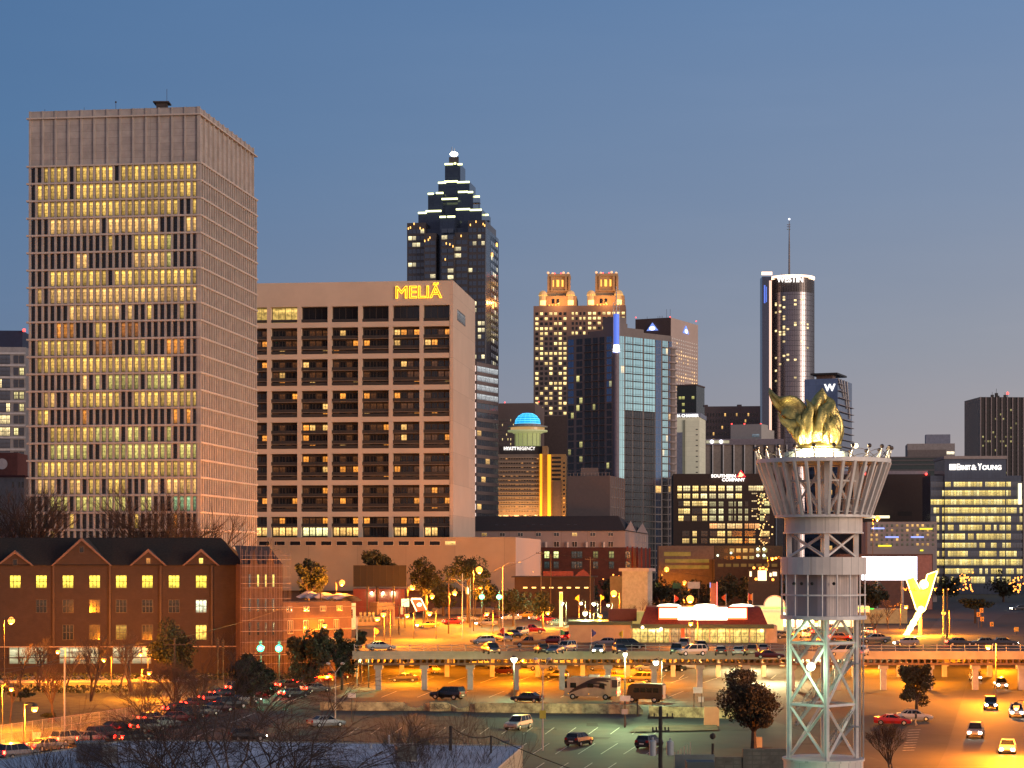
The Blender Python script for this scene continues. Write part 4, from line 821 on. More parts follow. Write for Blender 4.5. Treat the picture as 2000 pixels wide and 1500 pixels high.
lf = Face((rc.x-22.2, 1405), (1, 0), (0, -1)); mb = MB(); mb.fbox(lf, 0, 6.4, 6, z_(540), -12, 0); mb.build('lift_shaft', M('slate_glass', (.10, .11, .16), .2, .6), T)
mb = MB(); mb.fbox(lf, 4.8, 6.35, 6, z_(548), .02, .1); mb.fbox(lf, 6.2, 6.5, 6, z_(548), -3, .1); mb.build('pink_shaft_edge', glowm('pink_edge_glow', (1.0, .66, .52), .85), T)  # bright pink edge is drawn as a self-glowing strip
mb = MB(); mb.fbox(lf, 1.2, 2.2, z_(592), z_(557), .02, .12); mb.fbox(lf, 2.6, 3.2, z_(590), z_(560), .02, .12); mb.build('blue_strip', glowm('blue_light'), T)
mb = MB(); mb.fbox(lf, -.4, 6.8, z_(537), z_(531), -.5, .5); mb.build('shaft_rim', MATS['peach_rim_light'], T)
fa = Face((rc.x-12.5, 1403.6), (1, 0), (0, -1)); text('WESTIN', T, glowm('white_sign'), fa, 0, 18.2, z_(552), z_(540), 0, .5, bold=.03, label='white rooftop lettering reading WESTIN')
mb = MB(); p = (rc.x-1.6, rc.y); mb.tube((*p, z_(536)), (*p, z_(470)), .7, .55); mb.tube((*p, z_(470)), (*p, z_(422)), .5, .2)
for y in (432, 436, 441): mb.tube((p[0]-1.6, p[1], z_(y)), (p[0]+.8, p[1], z_(y)), .25)
for i in range(12): mb.tube((rc.x-8+i*1.4, rc.y-8, z_(536)), (rc.x-8+i*1.4, rc.y-8, z_(531+(i*7) % 4)), .12, n=4)
mb.build('mast', M('mast_steel', (.25, .22, .22), .5), T); mb = MB(); mb.sphere((*p, z_(421)), .7, 8, 6); mb.build('mast_lamp', MATS['white_floodlight'], T)
# ---------- blue glass tower with W ----------
fr = Frame(1636, 1100, 1571, a=-22, xr=1664); f, s = fr.f, fr.s; zt = f.z(739, fr.l)
T = thing('blue_glass_hotel', 'blue glass hotel tower with a white W and a flat canopy roof behind the flame', 'hotel', fr.base)
mb = MB(); fr.box(mb, 6, zt); mb.build('wall', GLB if 0 else M('blue_curtain_wall', (.13, .19, .32), .15, .5, var=.1, scale=.05, kind='panel', bs=(2.2, 3.6)), T)
mb = MB(); mb.fbox(f, f.u(1582), fr.l-.5, f.z(731, 15), f.z(727.5, 15), -fr.w*.7, -1); mb.build('canopy_roof', RD, T); mb = MB(); mb.fbox(f, f.u(1590), f.u(1622), zt, f.z(731, 15), -12, -5); mb.build('roof_plant', BRN, T)
wz0, wz1 = f.z(764, 15), f.z(750, 15); text('W', T, MATS['white_sign'], f, f.u(1610), f.u(1632), wz0, wz1, .4, .3, bold=.03, label='large white letter W')
mb = MB()
for k in range(22):
    z = zt-3-k*3.7; L0 = fr.w*(.35+.65*min(1, k/3)); mb.fbox(s, 0, L0, z, z+.3, 0, 1.3); 
mb.build('side_balcony_bands', M('pink_mullion'), T)
mb = MB()
for k in range(4): mb.tube(s.P(fr.w*.2*k, zt, .3), s.P(fr.w*.2*(k+1), zt-5*(k+1), .3), .4)
mb.build('slanted_edge', M('pale_metal'), T)
add_windows(T, [(s, 1+random.random()*(fr.w-3), 2.5+random.random()*(fr.w-3), z, z+2, .1, DARK) for z in (30,)]+[(f, f.u(1576+random.random()*50), f.u(1576+random.random()*50)+0, 0, 0, 0, DARK) for i in range(0)]+grid(f, 1, fr.l-1, 9, .8, 20, zt-12, 20, .6, .06, rnd_lit(.06, WARM)), GLB)
# ---------- right side: theatre block, green glass block, penthouse ----------
fr, T, zt = slab('penthouse_block', 'pale block with a small glass penthouse on the skyline right of the flame tower', 'building', 1772, 1865, 866, 1050, M('pink_grey_render', (.36, .32, .30), .85), -8, 20); f = fr.f
mb = MB(); mb.fbox(f, f.u(1809), f.u(1857), zt, f.z(848, 10), -12, -3); mb.build('glass_penthouse', M('blue_grey_band'), T)
mb = MB(); mb.fbox(f, 0, f.u(1847), 6, f.z(879, 10), 0, 3); mb.build('lower_block', M('brown_grey', (.22, .18, .165), .85), T); add_windows(T, [(f, f.u(1849), f.u(1864), f.z(888, 10), f.z(882, 10), .1, (1, .85, .6))])
fr, T, zt = slab('green_glass_block', 'wide dark green glass block with horizontal bands below the penthouse', 'office block', 1720, 1846, 892, 1000, M('teal_glass', (.045, .07, .075), .15, .4), -4, 20); f = fr.f
mb = MB()
for y in (892, 898, 906, 917): mb.fbox(f, 0, fr.l, f.z(y+2.6, 10), f.z(y, 10), 0, .5)
mb.build('spandrel_bands', M('dark_grey_render'), T)
fr, T, zt = slab('brown_theatre_block', 'large windowless dark brown block right of the flame tower', 'theatre', 1640, 1817, 926, 900, M('dark_brown_render', (.07, .052, .046), .9, var=.05), -3, 25); f = fr.f
mb = MB(); fr.box(mb, zt, zt+1.5, 1); mb.build('roof_plinth', M('lavender_cap'), T); red_lamps(T, f, ((1809, 926), (1691, 926)), .5, .5)
mb = MB(); mb.fbox(f, f.u(1753), f.u(1781), f.z(1008, 10), f.z(999, 10), -.2, .05); mb.build('recess', RD, T)
mb = MB(); mb.fbox(f, f.u(1686), f.u(1734), f.z(1012.5, 10), f.z(1007.5, 10), 4, 6); mb.build('lit_canopy', glowm('warm_white', (1.5, 1.3, .8), 1), T)
fr, T, zt = slab('white_budget_hotel', 'white hotel with small square windows and blue and yellow light bars', 'hotel', 1694, 1830, 1019, 700, M('white_hotel_render', (.30, .28, .275), .85, var=.04), -4, 20); f = fr.f
add_windows(T, grid(f, .6, fr.l-.5, 13, .45, f.z(1068, 10), f.z(1022, 10), 5, .55, .05, lambda i, j: rl(WARM, .3, 1) if random.random() < .25 else (.05, .045, .03)))
for x0, x1, y, m_ in ((1702, 1727, 1032, 'b'), (1729, 1755, 1049, 'b'), (1779, 1804, 1049, 'b'), (1715, 1741, 1066, 'y'), (1796, 1821, 1033, 'y'), (1797, 1803, 1075, 'y')):
    mb = MB(); mb.fbox(f, f.u(x0), f.u(x1), f.z(y+1.3, 10), f.z(y-1.3, 10), .1, .4); mb.build('light_bar', glowm('blue_bar', (.35, .5, 1.3), 1) if m_ == 'b' else glowm('yellow_bar', (1.1, 1.0, .05), 1), T)
# ---------- blue glass office with bright floors (right) ----------
BC = M('blue_panel_glass', (.075, .10, .15), .15, .4, var=.08, scale=.1, kind='panel', bs=(1.6, 3.2))
fr, T, zt = slab('bright_glass_office', 'blue glass office block with brightly lit floors and a two word name at right', 'office block', 1845, 1965, 892, 850, BC, -2, 25); f = fr.f
mb = MB(); mb.fbox(f, f.u(1817, -2), f.u(1995, -2), 6, f.z(929, 10, -2), -22, -2); mb.build('wide_lower_body', BC, T); mb = MB(); mb.fbox(f, -.4, fr.l+.4, zt-.9, zt+.3, -25.2, .8); mb.build('roof_edge', M('pink_grey_render'), T)
rows = [(941, 951, .8), (957.5, 969, 1), (975, 986, 1), (991, 1002.5, 1), (1008, 1020, 1), (1025, 1036, .7), (1042, 1054, .9), (1060, 1070, .7), (1076, 1087, .6), (1092, 1104, 1), (1110, 1121, .8), (1126, 1139, .5)]
wins = []
for ri, (y0, y1, p) in enumerate(rows):
    x = 1818
    while x < 1992:
        main = 1838 < x < 1972; w_ = 5.6; o = .06 if 1845 <= x < 1960 else -1.94
        lit = random.random() < (p if main else (p*.9 if ri in (2, 3, 5, 9, 10) else .12)); c = rl(random.choice([(.95, .70, .18), (.75, .54, .13), (.98, .78, .28)]), .45, 1.05)
        wins.append((f, f.u(x, o), f.u(x+w_-.7, o), f.z(y1, 10, o), f.z(y0, 10, o), o, c if lit else (.012, .015, .02))); x += w_
add_windows(T, wins, GLB, M('dark_mullion'), (2, 1), .08)
for t_, a_, b_, y_ in (('E', 1868, 1874, 906), ('RNST', 1874.6, 1895, 908.5), ('&', 1896.5, 1907, 908), ('Y', 1909, 1917, 905.5), ('OUNG', 1917.6, 1955, 908.5)): text(t_, T, MATS['white_sign'], f, f.u(a_), f.u(b_), f.z(918, 10), f.z(y_, 10), .5, .3, bold=.03, label='white sign letters of ERNST & YOUNG: '+t_)
mb = MB(); mb.fbox(f, f.u(1854), f.u(1866), f.z(918, 10), f.z(906.5, 10), .3, .6); mb.build('square_emblem', MATS['white_sign'], T)
mb = MB(); mb.fbox(f, f.u(1990), f.u(1996), f.z(985, 10), f.z(944, 10), -1.5, -.5); mb.build('bright_corner_screen', glowm('warm_white'), T)
# ---------- dark ribbed tower (far right) ----------
fr, T, zt = slab('dark_ribbed_tower', 'dark tower with thin pale vertical ribs and a red lamp at the right edge', 'office tower', 1914, 2030, 776, 1150, M('black_glass', (.028, .022, .022), .25, .2), 4, 30); f = fr.f
mb = MB()
for i in range(12): u = .2+i*(fr.l-.4)/11; mb.fbox(f, u-.28, u+.28, 6, zt, 0, .7)
mb.build('ribs', M('pale_rib', (.30, .24, .23), .7), T); add_windows(T, grid(f, 1, fr.l-1, 22, .6, 60, zt-6, 18, .45, .05, rnd_lit(.10, (.3, .26, .1), .3, 1.2)))
red_lamps(T, f, ((1968, 768),), -3, .7); mb = MB()
for x, h in ((1938, 3), (1946, 5), (1949, 2), (1963, 3)): q = f.P(f.u(x, -3), zt, -3); mb.cbox(q, 1.5, 1.5, h*.5); mb.tube(q, (q[0], q[1], zt+h), .12, n=4)
q = f.P(f.u(1968, -3), zt, -3); mb.tube(q, (q[0], q[1], f.z(768, 10, -3)), .2, n=4)
mb.build('roof_plant', RD, T)
# ---------- billboard with its shed, left of the V sign ----------
fr, T, zt = slab('mauve_brown_shed', 'mauve brown warehouse behind the glaring white billboard', 'warehouse', 1640, 1822, 1082, 600, M('mauve_brown', (.11, .07, .065), .9), -3, 20)
mb = MB(); mb.fbox(fr.f, fr.f.u(1790), fr.f.u(1820), 6, zt-.4, 0, .5); mb.build('pink_bay', M('pink_bay', (.30, .17, .16), .85), T)
T = thing('billboard', 'glaring white electronic billboard right of the flame tower', 'billboard', ((1738-1000)/F*520, 520, 6)); f = Face(((1682-1000)/F*520, 520), (1, 0), (0, -1))
mb = MB(); mb.fbox(f, 0, 14.4, f.z(1134), f.z(1086), -.8, -.1); mb.build('cabinet', RD, T); mb = MB(); mb.fbox(f, .15, 14.2, f.z(1133), f.z(1087), -.09, .05); mb.build('screen', M('white_screen', (.9, .9, 1), .5, emit=(1, .97, 1.05), es=3.2, var=0, samp=True), T)
mb = MB(); mb.fbox(f, 12.3, 14.15, f.z(1131), f.z(1088.2), .051, .09); mb.build('screen_panel', glowm('pale_blue_screen', (.55, .65, 1.1), 1.0), T)
for u in (4, 10.5): mb = MB(); mb.tube(f.P(u, 6, -.4), f.P(u, f.z(1134), -.4), .35); mb.build('post', STEEL, T)
# ---------- left edge: grey white tower and low blocks ----------
WM = M('white_metal_panel', (.34, .33, .33), .7)
fr = Frame(29, 640, -60, a=8, w=20); 
fr = Frame(50, 640, -40, a=3, w=20); f = fr.f; zt = f.z(678, fr.l)
T = thing('grey_white_apartment_tower', 'grey and white apartment tower with a navy top at the left edge', 'apartment tower', fr.base)
mb = MB(); fr.box(mb, 6, zt); mb.build('wall', WM, T); mb = MB(); fr.box(mb, zt, f.z(645, fr.l), 1.2); mb.build('navy_crown', M('navy_panel', (.02, .028, .07), .5), T)
add_windows(T, grid(f, f.u(-36), f.u(20), 7, .8, f.z(925, 5), f.z(690, 5), 10, .72, .06, lambda i, j: rl((1.1, .85, .4), .7, 1.4) if (j in (5, 6) or random.random() < .12) else (.02, .02, .025))+grid(f, f.u(26), f.u(48), 2, .7, f.z(925, 5), f.z(690, 5), 10, .6, .06, rnd_lit(.25, (.9, .75, .3))), GLB, M('bronze_frame'), (3, 2), .12)
mb = MB()
for j in range(11): z = f.z(690+j*23.5, 5); mb.fbox(f, 0, fr.l, z-.3, z+.3, 0, .35)
mb.build('white_bands', M('white_metal'), T); red_lamps(T, f, ((47, 645),), 0, .5)
fr, T, zt = slab('red_roof_church', 'low brick church hall with a round white window at the left edge', 'church hall', -40, 34, 884, 560, M('church_brick', (.13, .05, .045), .9), 2, 14); f = fr.f
mb = MB(); mb.lathe((0, 0, 0), [(.01, 0), (1.5, 0)], 16); mb.v = [f.P(f.u(4)+x, f.z(906, 5)+y, .1) for x, y, z in mb.v]; mb.build('round_window', M('white_metal'), T)
fr, T, zt = slab('low_white_block', 'low dim white block beside the foot of the concrete office tower', 'building', -30, 47, 932, 540, M('dim_white', (.30, .27, .25), .85), 2, 14); mb = MB(); fr.box(mb, zt, zt+.5, -.3); mb.build('roof', M('maroon_roof', (.10, .03, .03), .8), T)
add_windows(T, [(fr.f, fr.f.u(x), fr.f.u(x+3), fr.f.z(952, 3), fr.f.z(941, 3), .05, DARK) for x in (24, 36, 43)])
# ---------- brick dormitory with gables ----------
DBK = M('dorm_brick', (.046, .030, .026), .92, var=.12, scale=.7, kind='brick', bs=(.6, .2))
fr = Frame(473, 372, -40, a=3, xr=None, w=16); f = fr.f
T = thing('gabled_brick_dormitory', 'long four storey brick building with gabled dark roof and yellow lit windows', 'dormitory', (fr.base.x, fr.base.y, 0)); ORG[T.name] = Vector(T.location)
ze = f.z(1103, 20); zr = f.z(1059, 20)+.3
mb = MB(); fr.box(mb, 0, ze); mb.build('wall', DBK, T)
mb = MB(); A, B = f.P(-.5, ze-.1, .5), f.P(fr.l+.6, ze-.1, .5); C_, D_ = f.P(fr.l-4.5, zr+.6, -8), f.P(-.5, zr+.6, -8); E_, F_ = f.P(fr.l+.6, ze-.1, -16.5), f.P(-.5, ze-.1, -16.5)
mb.face([A, B, C_, D_]); mb.face([D_, C_, E_, F_]); mb.face([B, E_, C_]); mb.build('roof', M('slate_roof', (.026, .019, .015), 1.0, var=.3, scale=3), T)
for xc, w_, yt in ((30, 32, 1076), (160, 55, 1051), (290, 32, 1073), (393, 32, 1073)):
    u0, u1, um = f.u(xc-w_), f.u(xc+w_), f.u(xc); zt = f.z(yt, um); mb = MB()
    mb.face([f.P(u0, ze-.2, .25), f.P(u1, ze-.2, .25), f.P(u1, ze, .25), f.P(um, zt-.4, .25), f.P(u0, ze, .25)]); mb.build('gable', DBK, T)
    mb = MB()
    for ua, ub in ((u0-.4, um), (u1+.4, um)):
        mb.hexa([f.P(ua, ze-.15, .55), f.P(ua+(.35 if ua < ub else -.35), ze-.15, .55), f.P(ua+(.35 if ua < ub else -.35), ze-.15, -.2), f.P(ua, ze-.15, -.2), f.P(ub, zt+.1, .55), f.P(ub, zt-.45, .55), f.P(ub, zt-.45, -.2), f.P(ub, zt+.1, -.2)])
    mb.build('gable_coping', M('brown_coping', (.16, .10, .085), .8), T)
    mb = MB(); mb.face([f.P(u0, ze, .2), f.P(um, zt, .2), f.P(um, zt, -8)]); mb.face([f.P(u1, ze, .2), f.P(um, zt, .2), f.P(um, zt, -8)]); mb.build('gable_roof', M('slate_roof'), T)
    add_windows(T, [(f, um-.35, um+.35, f.z(yt+28, um), f.z(yt+17, um), .3, (1.2, .8, .15) if xc == 393 else (.4, .15, .03) if xc == 290 else DARK)], GL, M('bronze_frame'), (1, 1), .08, name='attic_window')
wins = []; YG = (1.25, .95, .10)
for i, x in enumerate((30, 81, 133, 185, 237, 288, 340, 393)):
    wins.append((f, f.u(x-10), f.u(x+10), f.z(1148, f.u(x)), f.z(1124, f.u(x)), .03, rl(YG, .9, 1.2)))
    if x > 31: wins.append((f, f.u(x-10), f.u(x+10), f.z(1196, f.u(x)), f.z(1172, f.u(x)), .03, (.8, .9, .6) if x == 393 else (.015, .01, .005)))
    if x > 82: wins.append((f, f.u(x-10), f.u(x+10), f.z(1249, f.u(x)), f.z(1221, f.u(x)), .03, rl((1.3, .85, .15), .9, 1.1) if x == 393 else (.25, .15, .03) if x == 237 else (.01, .008, .005)))
add_windows(T, wins, GL, M('bronze_frame'), (3, 2), .09)
mb = MB()
for x in (105, 215, 314, 414): mb.fbox(f, f.u(x)-.18, f.u(x)+.18, 5, ze, .05, .3)
mb.build('downpipes', M('dark_pipe', (.05, .03, .025), .6), T)
for x0, x1 in ((18, 92), (116, 193), (220, 295)):
    mb = MB(); u0, u1 = f.u(x0), f.u(x1); z0, z1 = f.z(1296, 20), f.z(1264, 20); mb.pane(f, u0, u1, z0, z1, .05, (.45, .42, .24)); mb.fbox(f, u0, u1, z0+1.0, z0+1.2, .04, .5, 1)
    for k in range(5): u = u0+(u1-u0)*k/4; mb.fbox(f, u-.08, u+.08, z0, z1, .04, .2, 1)
    mb.build('arcade_opening', [GL, M('bronze_frame')], T)
mb = MB(); mb.fbox(f, 0, fr.l, f.z(1262, 20)-.2, f.z(1262, 20), .02, .3); mb.build('stone_course', M('stone_course', (.38, .28, .20), .8), T)
# ---------- scaffolded brick wing ----------
PBK = M('orange_brick_wing', (.125, .07, .052), .92, var=.12, scale=.7, kind='brick', bs=(.6, .2))
fr = Frame(552, 371, 474, a=24, w=12); f = fr.f
T = thing('scaffolded_brick_wing', 'brick wing wrapped in scaffolding with two small pointed gables', 'building', (fr.base.x, fr.base.y, 0)); ORG[T.name] = Vector(T.location)
ze = f.z(1102, 3); mb = MB(); fr.box(mb, 0, ze); mb.build('wall', PBK, T)
for x in (496, 528): mb = MB(); u = f.u(x); mb.face([f.P(u-.75, ze, .05), f.P(u+.75, ze, .05), f.P(u, ze+2.7, .05)]); mb.face([f.P(u+.75, ze, .05), f.P(u, ze+2.7, .05), f.P(u, ze, -1.5)]); mb.build('pointed_gable', PBK, T)
mb = MB(); mb.face([f.P(-.1, ze, -.3), f.P(fr.l+.1, ze, -.3), f.P(fr.l-1, ze+3.2, -5), f.P(-.1, ze+3.4, -5)]); mb.face([f.P(fr.l+.1, ze, -.3), f.P(fr.l+.1, ze, -12), f.P(fr.l-1, ze+3.2, -5)]); mb.build('roof', M('lit_slate', (.05, .042, .045), .85), T)
wins = [(f, f.u(x), f.u(x+3.6), f.z(y+24, f.u(x)), f.z(y, f.u(x)), .04, (1.0, .7, .1) if y == 1122 and x > 490 else DARK) for x in (486, 502, 517, 532) for y in (1122, 1170, 1216)]
add_windows(T, wins, GL, M('bronze_frame'), (1, 2), .06)
f3, l3 = fc(f.P(fr.l, 0, -.3)[:2], (f.P(fr.l, 0)[0]+11.5, f.P(fr.l, 0)[1]+12.5)); mb = MB(); mb.fbox(f3, 0, l3, 0, f3.z(1176, 5), -8, 0); mb.build('low_wing', PBK, T)
add_windows(T, [(f3, l3*(.08+.22*i), l3*(.08+.22*i)+1.1, f3.z(1236, 5), f3.z(1212, 5), .04, DARK) for i in range(4)]+[(f3, l3*(.06+.24*i), l3*(.06+.24*i)+1.3, f3.z(1194, 5), f3.z(1185, 5), .04, DARK) for i in range(4)], GL, M('cream_frame', (.5, .4, .32), .7), (3, 1), .09)
SC = thing('scaffolding', 'steel tube scaffolding climbing the pink brick wing right of the dormitory', 'scaffolding', tuple(f.P(fr.l/2, 0, 1.2))); g1_ = M('scaffold_tube', (.30, .22, .19), .5, .3)
mb = MB()
for i in range(11):
    u = -.6+i*(fr.l+1.6)/10
    for o in (.7, 1.7): mb.tube(f.P(u, 0, o), f.P(u, ze+2.2+random.random()*2, o), .03, n=4)
mb.build('standards', g1_, SC)
mb = MB()
for k in range(13):
    z = 2+k*1.95
    if z < ze+2.5:
        for o in (.7, 1.7): mb.tube(f.P(-.6, z, o), f.P(fr.l+1, z, o), .028, n=4)
for k in range(6): mb.tube(f3.P(-.5, 2+k*2, 1), f3.P(l3, 2+k*2, 1), .04, n=4)
mb.build('ledgers', g1_, SC)
for k in range(5):
    mb = MB(); z = 3.5+k*4.3; mb.fbox(f, -.6, fr.l+1, z, z+.08, .75, 1.65)
    if k < 2: mb.fbox(f3, 0, l3, z, z+.08, .2, 1)
    mb.build('deck_boards', M('scaffold_board', (.48, .36, .27), .8), SC)
# ---------- white house with tarpaulin, shops ----------
fr = Frame(656, 420, 590, a=-14, xr=694); f, s = fr.f, fr.s; zt = f.z(1180, fr.l)
T = thing('white_tarped_house', 'white two storey house with a grey tarpaulin over its roof', 'house', (fr.base.x, fr.base.y, 0)); ORG[T.name] = Vector(T.location)
mb = MB(); fr.box(mb, 0, zt); mb.build('wall', M('dim_cream_wall', (.22, .2, .15), .85), T); mb = MB(); mb.fbox(s, 0, fr.w, 0, zt, 0, .1); mb.build('white_front', M('white_front', (.62, .56, .50), .85), T)
mb = MB(); n = 10
for i in range(n):
    for j in range(4):
        def q(i, j): rr_ = random.Random(i*13+j); return f.P(-1+i*(fr.l+2.5)/n, zt+.3+1.9*math.sin(math.pi*(j+.6)/4.6)*(1-.35*i/n)+rr_.random()*.5, 1-j*(fr.w+1)/4)
        mb.face([q(i, j), q(i+1, j), q(i+1, j+1), q(i, j+1)])
mb.build('tarpaulin', M('grey_tarpaulin', (.42, .38, .38), .5, bump=.4), T); mb = MB(); mb.fbox(f, 0, fr.l, zt-.3, zt+.6, 0, .3); mb.build('dark_cornice', M('dark_green_frame'), T)
add_windows(T, [(s, fr.w*(.2+.27*i), fr.w*(.2+.27*i)+.9, s.z(1209, 3), s.z(1192, 3), .15, DARK) for i in range(3)]+[(f, f.u(628), f.u(634), f.z(1212, 5), f.z(1190, 5), .1, DARK)], GL, M('bronze_frame'), (1, 2), .06)
OSH = M('ochre_shop_wall', (.28, .2, .12), .85)
fr, T, zt = slab('ochre_shop_row', 'row of ochre shopfronts with a bright end gable left of the red signs', 'shops', 692, 768, 1205, 455, OSH, 16, 10); f = fr.f
mb = MB(); mb.fbox(f, f.u(736), fr.l+.3, 6, f.z(1177, 8), -8, .3); mb.build('end_gable', OSH, T); mb = MB()
for i in range(5): mb.fbox(f, f.u(740+i*6), f.u(740+i*6)+.25, 6, f.z(1190, 8), .3, .6)
mb.build('shop_posts', M('brown_coping'), T)
add_windows(T, grid(f, f.u(700), f.u(734), 4, .6, 6.8, 9.2, 1, .9, .05, lambda i, j: (.3, .12, .03)))
T = thing('dark_billboard_back', 'large dark back of a billboard in front of the hotel podium', 'billboard', ((742-1000)/F*470, 470, 6)); f = Face(((690-1000)/F*470, 470), (1, 0), (0, -1))
mb = MB(); mb.fbox(f, 0, 12.2, f.z(1146), f.z(1104), -.3, 0); mb.build('panel', M('dark_screen_back', (.008, .006, .006), .8), T)
mb = MB()
for i in range(9): mb.fbox(f, .1+i*1.5, .16+i*1.5, f.z(1146), f.z(1104), 0, .08)
for u in (3, 9): mb.fbox(f, u, u+.4, 6, f.z(1146), -.3, 0)
mb.build('frame', RD, T)
slab('red_strip_shop', 'low dark shop with a dim red front under the dark billboard', 'shop', 690, 790, 1150, 520, M('dark_red_shop', (.10, .02, .02), .9), 0, 8)
fr, T, zt = slab('grey_long_wall_building', 'long low pale grey building behind the curved street', 'building', 845, 960, 1188, 545, M('pale_grey_wall', (.30, .27, .25), .85), -3, 10)
fr, T, zt = slab('orange_lit_shop', 'low orange lit shop between tree trunks by the signals', 'shop', 962, 1090, 1190, 550, M('orange_lit_wall', (.45, .28, .14), .85), -3, 8)
mb = MB()
for i in range(7): mb.fbox(fr.f, 1+i*2.5, 2.3+i*2.5, 6.3, zt-.8, 0, .15)
mb.build('dark_doors', M('brown_coping'), T)
# ---------- restaurant on the deck ----------
fr = Frame(1511, 362, 1231, a=-4, w=14); f = fr.f; Z0 = 6.0
T = thing('glass_fronted_restaurant', 'single storey restaurant with maroon mansard roof, blazing white sign and glass front', 'restaurant', (fr.base.x, fr.base.y, 6)); ORG[T.name] = Vector(T.location)
ztop = f.z(1186, 12); zc = f.z(1219, 12); zg = f.z(1227, 12); zf = f.z(1259, 12)
mb = MB(); fr.box(mb, 6, ztop-.5, 1.2); 
mb = MB(); mb.fbox(f, .3, fr.l-1.6, 6.02, ztop-1, -fr.w, -5.5); mb.build('back_room', M('lit_interior_wall', (.6, .5, .25), .8, emit=(.75, .52, .14), es=.55, var=.3, scale=.5), T)
mb = MB(); a0, a1 = f.u(1250), f.u(1499); b0, b1 = f.u(1262), f.u(1486); zt2 = ztop
mb.hexa([f.P(a0, zc, 1.0), f.P(a1, zc, 1.0), f.P(a1, zc, -fr.w), f.P(a0, zc, -fr.w), f.P(b0, zt2, -1.2), f.P(b1, zt2, -1.2), f.P(b1, zt2, -fr.w+2), f.P(b0, zt2, -fr.w+2)])
mb.build('mansard_roof', M('maroon_roof_tiles', (.13, .025, .018), .7, var=.2, scale=2), T)
mb = MB(); mb.fbox(f, f.u(1234), fr.l, zg, zc-.02, -2, 1.1); mb.build('green_fascia', M('dark_green_fascia', (.05, .085, .055), .6), T)
mb = MB(); mb.fbox(f, f.u(1234), fr.l-1.2, 6.02, zf, -.3, .1); mb.build('planter_wall', M('brown_wall', (.11, .06, .045), .9), T)
mb = MB(); mb.fbox(f, fr.l-1.5, fr.l+.6, 6, zg+.5, -5, .3); mb.build('end_pillar', M('cream_pillar', (.55, .42, .28), .8), T)
wins = []
for i in range(17):
    u0 = f.u(1235)+i*(fr.l-1.6-f.u(1235))/17; u1 = f.u(1235)+(i+1)*(fr.l-1.6-f.u(1235))/17
    wins.append((f, u0+.06, u1-.06, zf, zg, -.12, rl((1.0, .68, .18), .55, 1.1) if i not in (5, 6, 7) else (.35, .2, .08)))
add_windows(T, wins, GL, M('dark_mullion'), (1, 2), .06)
mb = MB()
for i in range(6): mb.fbox(f, f.u(1307+i*39), f.u(1307+i*39)+.2, zf, zc, .3, .45)
mb.build('canopy_posts', M('cream_pillar'), T)
S_ = MB(); S_.fbox(f, f.u(1286), f.u(1459), f.z(1210, 12), f.z(1186.5, 12), .5, 1.15); S_.build('sign_cabinet', M('red_sign_edge', (.7, .08, .03), .5, emit=(1.2, .2, .06), es=.8, var=0), T)
mb = MB(); mb.fbox(f, f.u(1324), f.u(1420), f.z(1210.5, 12), f.z(1185.5, 12), 1.16, 1.3); mb.build('sign_centre', M('hot_white_sign', (1, 1, .95), .5, emit=(1.0, .93, .78), es=4, var=0, samp=True), T)
for a, b in ((1288, 1322.5), (1421.5, 1457)): mb = MB(); mb.fbox(f, f.u(a), f.u(b), f.z(1206.5, 12), f.z(1188, 12), 1.16, 1.28); mb.build('sign_wing', glowm('cream_sign', (1.8, 1.4, .8), 1.3), T)
mb = MB()
for a in (1307, 1379, 1450): q = Vector(f.P(f.u(a), ztop+.1, -3)); mb.lathe(q, [(2.3, 0), (1.6, .35), (.01, .5)], 14, ey=.5)
mb.build('skylight', glowm('bright_skylight', (1.7, 1.5, 1.0), 1.3), T)
mb = MB(); mb.fbox(f, f.u(1388), f.u(1400), ztop-.5, f.z(1139, 12), -4, -2.8); mb.build('brick_chimney_sign', M('brick_pylon', (.33, .14, .09), .8), T)
mb = MB(); mb.fbox(f, f.u(1400)+.02, f.u(1402), ztop-.3, f.z(1137, 12), -2.75, -2.5); mb.build('pink_neon_edge', glowm('pink_neon', (1.8, .25, .25), 1), T)
mb = MB(); mb.fbox(f, f.u(1387), f.u(1389), f.z(1148, 12), f.z(1138, 12), -2.75, -2.5); mb.build('blue_neon_edge', glowm('blue_light'), T)
mb = MB()
for x, y in ((1255, 1225), (1291, 1228), (1487, 1231), (1349, 1217)): mb.sphere(f.P(f.u(x), f.z(y, 12), 1.3), .26, 8, 6)
mb.build('canopy_lamps', glowm('hot_lamp', (2.5, 2, 1.1), 2), T)
mb = MB(); mb.fbox(f, f.u(1330), f.u(1337), zf, zg, -.05, .05); mb.build('red_door', M('red_door', (.6, .08, .03), .6, emit=(.8, .1, .03), es=.4), T)
fr2 = Frame(1231.5, 363, 1111, a=-3, w=12); f = fr2.f; zt = f.z(1214, 5)
T = thing('tan_annex', 'plain tan annex with a green roof edge left of the restaurant', 'building', (fr2.base.x, fr2.base.y, 6)); ORG[T.name] = Vector(T.location)
mb = MB(); fr2.box(mb, 6, zt-.6); mb.build('wall', M('tan_render', (.45, .33, .19), .85, var=.06), T); mb = MB(); fr2.box(mb, zt-.6, zt, -.25); mb.build('roof_edge', M('dark_green_fascia'), T)
mb = MB(); mb.fbox(f, f.u(1188), f.u(1244), zt, f.z(1190, 10), -6, -3); mb.build('roof_box', M('maroon_box', (.09, .03, .028), .8), T)
